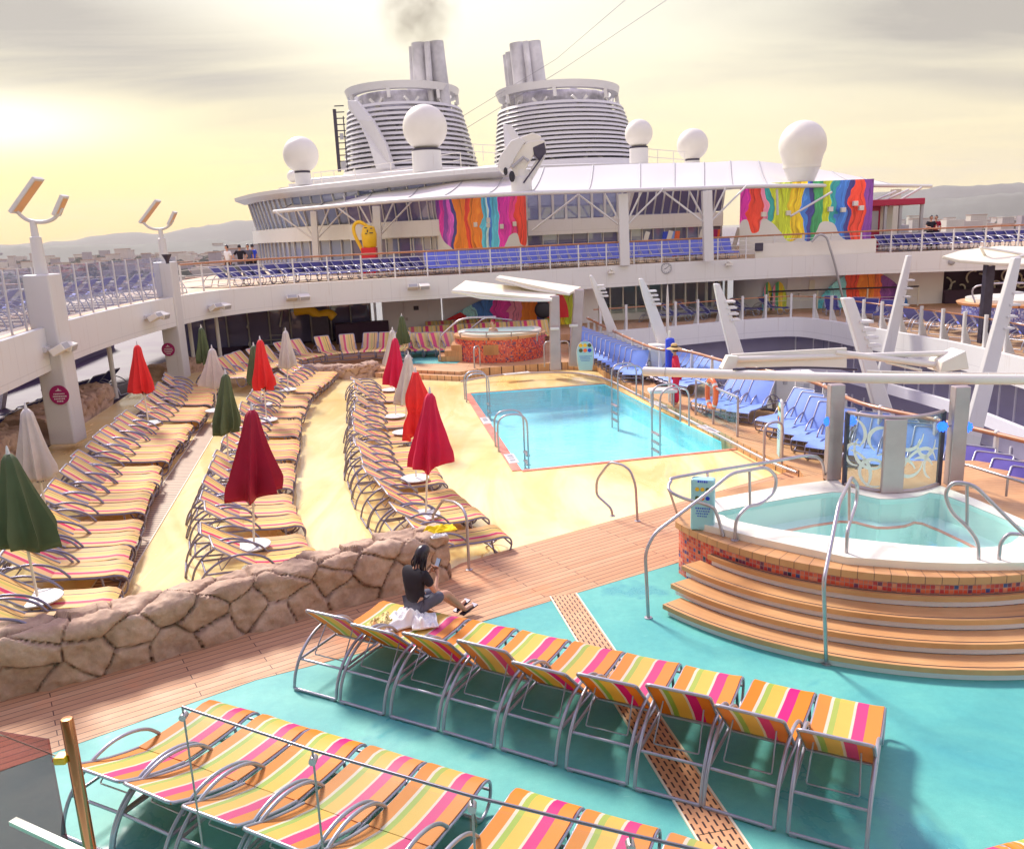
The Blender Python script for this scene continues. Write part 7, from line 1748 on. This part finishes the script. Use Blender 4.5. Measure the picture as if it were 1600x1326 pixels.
        if hair == 'long':
            rnd = random.Random(5)
            for k_ in range(46):
                a = PI + PI * (k_ / 45) ; st = hc + rt * math.cos(a) * .080 + fz * math.sin(a) * .085 + up * rnd.uniform(-.02, .06)
                ln = rnd.uniform(.30, .42); dn = Vector((0, 0, -1)); sw = rt * rnd.uniform(-.04, .04) - fz * (.06 + .05 * abs(math.sin(a)))
                h_.tube(smoothpath([st, st + dn * ln * .35 + sw * .5, st + dn * ln * .7 + sw + fz * rnd.uniform(-.01, .02), st + dn * ln + sw * .9], 3), rnd.uniform(.012, .020), 5, r2=.004)
        x_ = MB(); x_.add(shift(h_.v), h_.f); x_.build('hair', M[hairm], t, smooth=70)
    if hat:
        x_ = MB(); x_.lathe([(.0, .13), (.05, .125), (.085, .10), (.095, .04), (.10, .02), (.19, -.01), (.225, -.03), (.215, -.035), (.10, .0)], 28, Vector(t.location) + hc + up * .06); x_.build('straw_hat', M['straw'], t, smooth=40)
        x_ = MB(); x_.lathe([(.0955, .03), (.1005, .02), (.098, .055)], 28, Vector(t.location) + hc + up * .06); x_.build('hat_band', M['blackcloth'], t)
    return t
def shirt(sl=.55, k_=1.0, nm='shirt', m='blackcloth', low=True):
    nd = {'pel': (.155 * k_, .145 * k_), 'sp': (.125 * k_, .115 * k_), 'ch': (.14 * k_, .125 * k_), 'neck': ['ch', 'nk', .6, .075]}; ed = [('pel', 'sp'), ('sp', 'ch'), ('ch', 'neck')]
    for s_ in 'LR': nd['sh' + s_] = .075 * k_; nd['sl' + s_] = ['sh' + s_, 'el' + s_, sl, .062 * k_]; ed += [('ch', 'sh' + s_), ('sh' + s_, 'sl' + s_)]
    return (nm, m, nd, ed)
def trousers(frac, k_, nm, m, shin=None):
    nd = {'pel': (.130 * k_, .112 * k_)}; ed = []
    for s_ in 'LR':
        nd['hi' + s_] = .102 * k_
        if shin is None: nd['le' + s_] = ['hi' + s_, 'kn' + s_, frac, .085 * k_]; ed += [('pel', 'hi' + s_), ('hi' + s_, 'le' + s_)]
        else: nd['kn' + s_] = .075 * k_; nd['le' + s_] = ['kn' + s_, 'an' + s_, shin, .062 * k_]; ed += [('pel', 'hi' + s_), ('hi' + s_, 'kn' + s_), ('kn' + s_, 'le' + s_)]
    return (nm, m, nd, ed)
def stand(arms='down', lean=0.0):
    J = {'pel': (0, 0, .93), 'sp': (0, lean * .3, 1.08), 'ch': (0, lean * .8, 1.28), 'nk': (0, lean, 1.46), 'hd': (0, lean + .01, 1.53)}
    for s_, x_ in (('R', 1), ('L', -1)):
        J.update({'sh' + s_: (x_ * .17, lean * .9, 1.38), 'el' + s_: (x_ * .23, lean * .6 - .03, 1.10), 'wr' + s_: (x_ * .22, lean * .6 + .05, .87), 'pa' + s_: (x_ * .21, lean * .6 + .07, .79),
                  'hi' + s_: (x_ * .09, 0, .88), 'kn' + s_: (x_ * .10, .03, .48), 'an' + s_: (x_ * .10, -.02, .07), 'to' + s_: (x_ * .12, .12, .03), 'side' + s_: (0, 1, 0)})
        if arms == 'rail': J.update({'el' + s_: (x_ * .26, .12, 1.16), 'wr' + s_: (x_ * .15, .33, 1.14), 'pa' + s_: (x_ * .13, .41, 1.13)})
        if arms == 'hip': J.update({'el' + s_: (x_ * .36, -.06, 1.13), 'wr' + s_: (x_ * .20, .06, .98), 'pa' + s_: (x_ * .14, .10, .97)})
    return J
# seated woman on the foot end of the first lounger, reading her phone
hip = at(651, 950, .44)
foot_t = at(731, 948, .08); fd = (foot_t - hip); fd.z = 0; ang = math.atan2(-fd.x, fd.y)
zs = .44
J = {'pel': (0, 0, .09), 'sp': (0, -.015, .25), 'ch': (0, .02, .42), 'nk': (0, .07, .57), 'hd': (0, .11, .635), 'face': (.10, .80, -.60), 'hup': (0, .6, .8),
     'shL': (-.165, .03, .50), 'shR': (.165, .03, .50), 'elL': (-.20, .14, .24), 'elR': (.20, .16, .22), 'wrL': (-.06, .34, .38), 'wrR': (.08, .34, .36), 'paL': (-.02, .37, .45), 'paR': (.05, .38, .44),
     'sideL': (1, .3, 0), 'sideR': (-1, .3, 0),
     'hiL': (-.09, .03, .06), 'hiR': (.09, .03, .06), 'knL': (-.09, .45, .06), 'knR': (.11, .45, .08), 'anL': (-.02, .80, -.30), 'anR': (.07, .83, -.33), 'toL': (-.02, .95, -.25), 'toR': (.10, .97, -.29)}
W_ = person('person', 'seated person in black top and grey shorts looking at a phone, long dark hair', V(hip.x, hip.y, zs), ang, J, [shirt(.62, 1.0), trousers(.88, 1.0, 'shorts', 'greycloth')], 'long', curl=.75)
rz = Matrix.Rotation(ang, 3, 'Z'); ph = MB(); ph.box(-.038, .038, -.006, .006, -.075, .075, rz @ Matrix.Rotation(-.5, 3, 'X'), Vector(W_.location) + rz @ V(.02, .415, .49)); po = ph.build('phone', M['black'], None, bevel=.004); tag(po, 'dark phone held up by the seated person', 'phone')
pc = MB(); pc.box(-.034, .034, -.009, -.0065, -.07, .07, rz @ Matrix.Rotation(-.5, 3, 'X'), Vector(W_.location) + rz @ V(.02, .415, .49)); pc.build('screen', simple('phone_screen', (.35, .45, .62), .15), po)
# sandals
for s_ in 'LR':
    a, b_ = Vector(J['an' + s_]), Vector(J['to' + s_]); pts = [a + V(0, -.07, -.045), a + V(0, .03, -.045), b_ + V(0, .05, -.012)]; x_ = MB(); x_.slab([Vector(W_.location) + q for q in (pts[0] + V(-.04, 0, 0), pts[0] + V(.04, 0, 0), pts[2] + V(.05, 0, 0), pts[2] + V(-.05, 0, 0))], .02); x_.build('sandal', M['darksteel'], W_)
# lifeguard
q = at(1057, 633, .15)
J = stand('hip', .05); J['elR'] = (.24, -.02, 1.1); J['wrR'] = (.22, .06, .88); J['paR'] = (.21, .08, .80); J['wrL'] = (-.16, .22, 1.0); J['paL'] = (-.12, .28, .98)
person('person', 'standing lifeguard in red trousers and red top wearing a straw sun hat', q, math.radians(75), J, [shirt(.95, 1.08, 'red_top', 'redcloth'), trousers(1, 1.1, 'red_trousers', 'redcloth', .96)], 'short', hat=True)
# people on the upper decks
for i, (px, py, yb, rz, tops, bots, lab, arms) in enumerate([(359, 428, 43, 2.6, 'whitecloth', 'blackcloth', 'person with white top and dark sleeves standing at the left end of the forward railing', 'down'), (378, 425, 44, .3, 'blackcloth', 'greycloth', 'person in black with elbows out on the left forward deck', 'hip'), (391, 424, 45, 3.3, 'greycloth', 'blackcloth', 'person in grey walking behind the one in black on the left forward deck', 'down'), (398, 422, 46, 1.0, 'bluegloss', 'blackcloth', 'person in bright blue farthest right of the group on the left forward deck', 'down'),
                                                       (1452, 385, 44.5, 3.0, 'blackcloth', 'blackcloth', 'person in black, left of the couple at the right railing', 'rail'), (1460, 384, 44.7, 2.5, 'crimson', 'blackcloth', 'person in dark red, right of the couple at the right railing', 'down')]):
    p = aty(px, py, yb); person('person', lab, V(p.x, p.y, ZU + .005), rz, stand(arms), [shirt(.7, 1.05, 'top', tops), trousers(1, 1.05, 'trousers', bots, .95)], 'short', group='people on the upper deck')
p = aty(771, 527, 34.0)
J = stand('down'); person('person', 'bather with dark red hair up to the shoulders in the rear hot tub', V(p.x, 34.2, .02), 2.6, J, [trousers(.4, 1, 'swim_shorts', 'blackcloth')], 'short', 'crimson')
p = aty(1188, 383, 46); person('person', 'dark-clad person standing at the end of the periwinkle lounger row', V(p.x - .8, 46.2, ZU + .005), 3.0, stand('down'), [shirt(.7, 1.05, 'top', 'blackcloth'), trousers(1, 1.05, 'trousers', 'blackcloth', .95)], 'short', group='people on the upper deck')
# ---- towels and bag
def cloth(name, label, cx, cy, z_, w_, l_, rot, m, seed, hgt=.10, cat='towel'):
    rnd = random.Random(seed); n_ = 26; vs = []; lumps = [(rnd.uniform(-.4, .4), rnd.uniform(-.4, .4), rnd.uniform(.12, .28), rnd.uniform(.4, 1)) for _ in range(6)]
    for sgn in (1, 0):
        for i in range(n_ + 1):
            for j in range(n_ + 1):
                u_, v_ = i / n_ - .5, j / n_ - .5; ed_ = 1 + .16 * mnoise.noise(V(seed, math.atan2(v_, u_) * 1.3, 1))
                x_, y_ = u_ * w_ * ed_, v_ * l_ * ed_; h_ = sum(k_ * math.exp(-((u_ - a) ** 2 + (v_ - b_) ** 2) / (s_ * s_)) for a, b_, s_, k_ in lumps) / 2.2
                h_ = h_ * hgt + hgt * .8 * abs(mnoise.noise(V(u_ * 5, v_ * 5, seed))) ; e = min(1, (0.5 - max(abs(u_), abs(v_))) * 9)
                vs.append((cx + x_ * math.cos(rot) - y_ * math.sin(rot), cy + x_ * math.sin(rot) + y_ * math.cos(rot), z_ + (.012 + h_ * (.25 + .75 * e) if sgn else 0)))
    m_ = n_ + 1; o_ = m_ * m_; fs = [(i * m_ + j, (i + 1) * m_ + j, (i + 1) * m_ + j + 1, i * m_ + j + 1) for i in range(n_) for j in range(n_)]
    fs += [tuple(o_ + q for q in f_[::-1]) for f_ in fs]
    ring_ = [i * m_ for i in range(m_)] + [n_ * m_ + j for j in range(1, m_)] + [i * m_ + n_ for i in range(n_ - 1, -1, -1)] + [j for j in range(n_ - 1, 0, -1)]
    fs += [(ring_[i], ring_[(i + 1) % len(ring_)], o_ + ring_[(i + 1) % len(ring_)], o_ + ring_[i]) for i in range(len(ring_))]
    return tag(MB().add(vs, fs).build(name, m, smooth=70), label, cat)
p = at(628, 964, .42); cloth('white_towel', 'crumpled white towel behind the seated person on the first striped lounger', p.x, p.y, .37, .62, .46, .5, M['whitecloth'], 3, .15)
p = at(662, 966, .42); cloth('white_towel', 'smaller crumpled white towel nearest the seated person', p.x, p.y, .375, .34, .40, .2, M['whitecloth'], 8, .13)
p = at(598, 972, .42); k = N('lemon_print'); f = k.noise(k.coord('Object'), 26, 3); k.l(k.ramp(f, [(.40, (.30, .22, .05)), (.46, (.86, .70, .30)), (.7, (.90, .76, .38))]), k.b.inputs['Base Color']); k.b.inputs['Roughness'].default_value = .85
cloth('patterned_bag', 'pale yellow patterned cloth bag on the first striped lounger', p.x, p.y, .37, .34, .30, .4, k.m, 5, .18, 'bag')
p = at(685, 830, .76); cloth('yellow_towel', 'bright yellow towel folded on top of the stone wall', p.x, p.y + .12, .74, .52, .26, .35, M['yellowcloth'], 12, .09)
p = at(678, 836, .76); cloth('white_paper', 'small white paper bag under the yellow towel on the stone wall', p.x + .08, p.y - .02, .745, .26, .10, .5, M['white'], 14, .04, 'paper')
# ================================================================== glass rail nearest the viewer
zg = 3.2; G = [at(190, 1078, zg), at(285, 1104, zg), at(488, 1171, zg), at(737, 1243, zg), at(985, 1303, zg), at(1290, 1372, zg)]
t = thing('glass_balustrade', 'frameless glass balustrade along the bottom left with steel wire and clips', 'balustrade', V(G[2].x, G[2].y, zg - 1.1))
for i in range(1, 5):
    a, b_ = G[i], G[i + 1]; d = (b_ - a).normalized()
    MB().wall([tuple((a + d * .012).xy), tuple((b_ - d * .012).xy)], zg - 1.1, zg - .035, .012).build('pane', M['glass'], t)
MB().tube(G[1:], .0065, 8).build('top_wire', M['tube'], t, smooth=60)
for p in G[1:5]:
    c_ = p - V(0, 0, .045); b = MB(); b.tube([c_ + V(0, -.02, 0), c_ + V(0, .02, 0)], .016, 14); b.build('clip', M['steel'], t, smooth=40)
    MB().tube([p, p - V(0, 0, 1.1)], .005, 6).build('joint_strip', M['greyplate'], t)
p = at(104, 1122, 3.12); t = thing('polished_post', 'orange-tinted chrome post with a pale flat top and small yellow clip at the bottom left', 'post', V(p.x, p.y, 2.0))
MB().lathe([(.028, -1.1), (.028, -.006), (.024, 0), (0, .001)], 24, p).build('shaft', M['chrome'], t, smooth=40)
q = aty(98, 1184, p.y - .02); b = MB(); b.box(q.x - .03, q.x + .025, q.y - .03, q.y + .03, q.z - .018, q.z + .018); b.build('clip', M['yellow'], t, bevel=.006); MB().sphere((q.x - .035, q.y, q.z - .008), .014, 10, 8).build('knob', M['redgloss'], t, smooth=60)
a_ = at(-60, 1128, 3.05); b_ = V(q.x - .05, q.y, 3.05); TP = thing('tinted_glass_panel', 'dark tinted glass panel between the orange-tinted chrome post and the left border', 'glass panel', V((a_.x + b_.x) / 2, (a_.y + b_.y) / 2, 1.95))
MB().wall([(a_.x, a_.y), (b_.x, b_.y)], 1.95, 3.03, .012).build('pane', M['tinted'], TP)
tag(MB().tube([at(-30, 1135, 3.05), q], .0035, 6).build('safety_wire', M['canvas']), 'thin pale wire running from the orange-tinted chrome post to the left border', 'wire')
q0, q1 = at(20, 1282, 2.75), at(128, 1332, 2.75); tag(MB().bar(q0, q1, .035, .02).build('rail_bar', M['greenwhite']), 'pale green metal bar at the very bottom left corner', 'rail')
# ================================================================== sea, shore, town, hills
M['hill'] = simple('dry_hill', (.13, .135, .12), .95, 0, .25, .002); M['hill2'] = simple('far_hill', (.12, .125, .12), .95, 0, .2, .002); M['land'] = simple('far_shore', (.17, .15, .17), .95, 0, .5, .01)
def sheetz(name, pts, z_, m): return struct(name, MB().add([(a, b_, z_) for a, b_ in pts], [tuple(range(len(pts)))]), m)
sheetz('sea', [(-30000, -2000), (30000, -2000), (30000, 30000), (-30000, 30000)], -50, M['sea'])
sheetz('shore_ground', [(-6000, 900), (-350, 900), (-60, 1500), (600, 1900), (1400, 1700), (6000, 1500), (9000, 12000), (-9000, 12000)], -49, M['land'])
def ridge(name, az0, az1, D, hs, m, seed, depth=1500):
    n_ = 90; vs = []; rows_ = 7
    for j in range(rows_):
        for i in range(n_ + 1):
            q = i / n_; a = math.radians(az0 + (az1 - az0) * q); x_ = q * (len(hs) - 1); k_ = int(min(x_, len(hs) - 2)); f_ = x_ - k_; f_ = f_ * f_ * (3 - 2 * f_)
            hgt = hs[k_] * (1 - f_) + hs[k_ + 1] * f_; rise = math.sin(PI / 2 * min(1, j / (rows_ - 2))) if j < rows_ - 1 else .3
            r_ = D + depth * (j / (rows_ - 1) - .8); hh = hgt * rise + 18 * mnoise.fractal(V(q * 20, j * .8, seed), .8, 2, 4) * rise
            vs.append((r_ * math.sin(a), r_ * math.cos(a), -49 + hh))
    return struct(name, MB().add(vs, [(j * (n_ + 1) + i, j * (n_ + 1) + i + 1, (j + 1) * (n_ + 1) + i + 1, (j + 1) * (n_ + 1) + i) for j in range(rows_ - 1) for i in range(n_)]), m, smooth=180)
e = 7000
ridge('hills', -42, -12, 8000, [110, 105, 112, 118, 128, 125, 140, 190, 175, 215, 260, 250, 240], M['hill2'], 2)
ridge('hills', -45, -15, 4200, [70, 82, 78, 85, 80, 74, 72, 70], M['hill'], 6, 900)
ridge('mountains', 20, 46, 7500, [230, 245, 255, 268, 262, 225, 215, 265, 330, 380, 420], M['hill2'], 3)
ridge('mountains', 19, 46, 5200, [120, 128, 125, 140, 150, 142, 130, 150, 170, 190], M['hill'], 8, 1200)
rnd = random.Random(21); PAL = [simple('far_wall_a', (.46, .40, .38), .9, 0, .1, .02), simple('far_wall_b', (.30, .26, .30), .9, 0, .1, .02), simple('far_wall_c', (.55, .50, .44), .9, 0, .1, .02), simple('far_roof', (.34, .20, .15), .9, 0, .1, .02)]
town = MB()
for i in range(950):
    if rnd.random() < .72: a = math.radians(rnd.uniform(-36, -13))
    else: a = math.radians(rnd.uniform(22, 36))
    D = rnd.uniform(1500, 4200); w_, d_, h_ = rnd.uniform(12, 45), rnd.uniform(12, 30), rnd.uniform(7, 20) * (1 + (rnd.random() < .12) * 1.3)
    x_, y_ = D * math.sin(a), D * math.cos(a); z_ = -49 + max(0, (D - 2600)) * .014
    town.mat(rnd.randrange(3)); town.box(x_ - w_ / 2, x_ + w_ / 2, y_ - d_ / 2, y_ + d_ / 2, z_ - 4, z_ + h_)
    if rnd.random() < .5: town.mat(3); town.box(x_ - w_ / 2 - 1, x_ + w_ / 2 + 1, y_ - d_ / 2 - 1, y_ + d_ / 2 + 1, z_ + h_ + .02, z_ + h_ + 2.0)
tag(town.build('far_town', PAL), kind='stuff')
tr = MB()
for i in range(420):
    a = math.radians(rnd.uniform(-36, -13)) if rnd.random() < .75 else math.radians(rnd.uniform(22, 36)); D = rnd.uniform(1300, 3600); x_, y_ = D * math.sin(a), D * math.cos(a); r_ = rnd.uniform(5, 13)
    bq = MB().sphere((0, 0, 0), 1, 8, 6); o_ = [(x_ + p[0] * r_ * 1.8 * rnd.uniform(.8, 1.2), y_ + p[1] * r_, -47 + max(0, D - 2600) * .014 + (p[2] + .6) * r_ * rnd.uniform(.7, 1.2)) for p in bq.v]; tr.add(o_, bq.f)
tag(tr.build('far_trees', simple('far_foliage', (.05, .06, .05), .95, 0, .3, .05)), kind='stuff')
for i in range(14):
    a = math.radians((-33, -31, -29, -27, -25.5, -24, -22, -20.5, -19, 26, 27.5, 29, 30.5, 32)[i]); D = rnd.uniform(1150, 1500) if i < 9 else rnd.uniform(2300, 2800); x_, y_ = D * math.sin(a), D * math.cos(a); w_ = rnd.uniform(35, 80) if i < 9 else rnd.uniform(30, 60); h_ = rnd.uniform(9, 16) if i < 9 else rnd.uniform(28, 52)
    t = thing('waterfront_building' if i < 9 else 'far_apartment_block', ('long low pale waterfront building beyond the left windscreen' if i < 9 else 'pale apartment block at the foot of the right-hand mountains'), 'building', (x_, y_, -49), 'waterfront buildings' if i < 9 else 'far apartment blocks')
    MB().box(x_ - w_ / 2, x_ + w_ / 2, y_ - 12, y_ + 12, -49, -49 + h_).build('walls', PAL[i % 3], t); MB().box(x_ - w_ / 2 - 1, x_ + w_ / 2 + 1, y_ - 13, y_ + 13, -49 + h_ + .02, -49 + h_ + 1.6).build('roof', PAL[3] if i % 2 else PAL[2], t)
    wq = MB()
    for k_ in range(int(w_ / 5)):
        for l_ in range(max(1, int(h_ / 4))): wq.box(x_ - w_ / 2 + 1.5 + k_ * 5, x_ - w_ / 2 + 3.5 + k_ * 5, y_ - 12.3, y_ - 12.02, -47.5 + l_ * 4, -46 + l_ * 4)
    wq.build('windows', PAL[1] if i % 3 != 1 else M['dark'], t)
# screen wall along the ship's side on the lower left deck
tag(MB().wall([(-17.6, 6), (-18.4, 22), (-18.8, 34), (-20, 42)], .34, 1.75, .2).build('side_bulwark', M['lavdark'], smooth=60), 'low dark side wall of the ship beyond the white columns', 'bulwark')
for y_ in (17.5, 20.5, 23.5, 26.5, 29.5):
    tag(MB().bar((-16.6, y_, .34), (-16.0, y_ + .2, 2.62), .35, .25, (0, 1, 0)).build('raking_stanchion', M['white']), 'white raking stanchion beyond the columns, ' + ordn(int((y_ - 17.5) / 3)) + ' from the near end', 'stanchion', 'raking stanchions')
# smoke from the left funnel
sp_ = aty(655, 22, 81); sv = MB().sphere(sp_, 1, 20, 14, (4.6, 4.0, 4.4)).build('smoke', simple('smoke', (.3, .25, .2)))
k = N('smoke_volume'); k.t.nodes.remove(k.b); vn = k.n('ShaderNodeVolumePrincipled'); vn.inputs['Color'].default_value = lin((.42, .36, .28))
ob_ = k.n('ShaderNodeTexCoord').outputs['Object']; mm = k.n('ShaderNodeMapping'); mm.inputs['Location'].default_value = (0, 0, -4.4); k.l(ob_, mm.inputs[0])
gr_ = k.n('ShaderNodeVectorMath', operation='LENGTH'); k.l(mm.outputs[0], gr_.inputs[0])
fall = k.math('MAXIMUM', k.math('SUBTRACT', 1.0, k.math('DIVIDE', gr_.outputs['Value'], 4.2)), 0.0)
nz = k.noise(ob_, .55, 5, .6, .8); dens = k.math('MULTIPLY', k.math('MULTIPLY', fall, k.math('MAXIMUM', k.math('SUBTRACT', nz, .36), 0.0)), 1.5)
k.l(dens, vn.inputs['Density']); k.l(vn.outputs[0], k.o.inputs['Volume']); sv.data.materials.clear(); sv.data.materials.append(k.m); tag(sv, kind='stuff')
# ================================================================== haze over the water and town
k = N('sea_haze'); k.t.nodes.remove(k.b); vn = k.n('ShaderNodeVolumePrincipled')
vn.inputs['Color'].default_value = lin((.92, .84, .80)); vn.inputs['Density'].default_value = .00005; vn.inputs['Anisotropy'].default_value = .2
k.l(vn.outputs[0], k.o.inputs['Volume'])
hz = MB().box(-7500, 7500, -400, 9500, -51, 480).build('haze', k.m); tag(hz, kind='stuff')
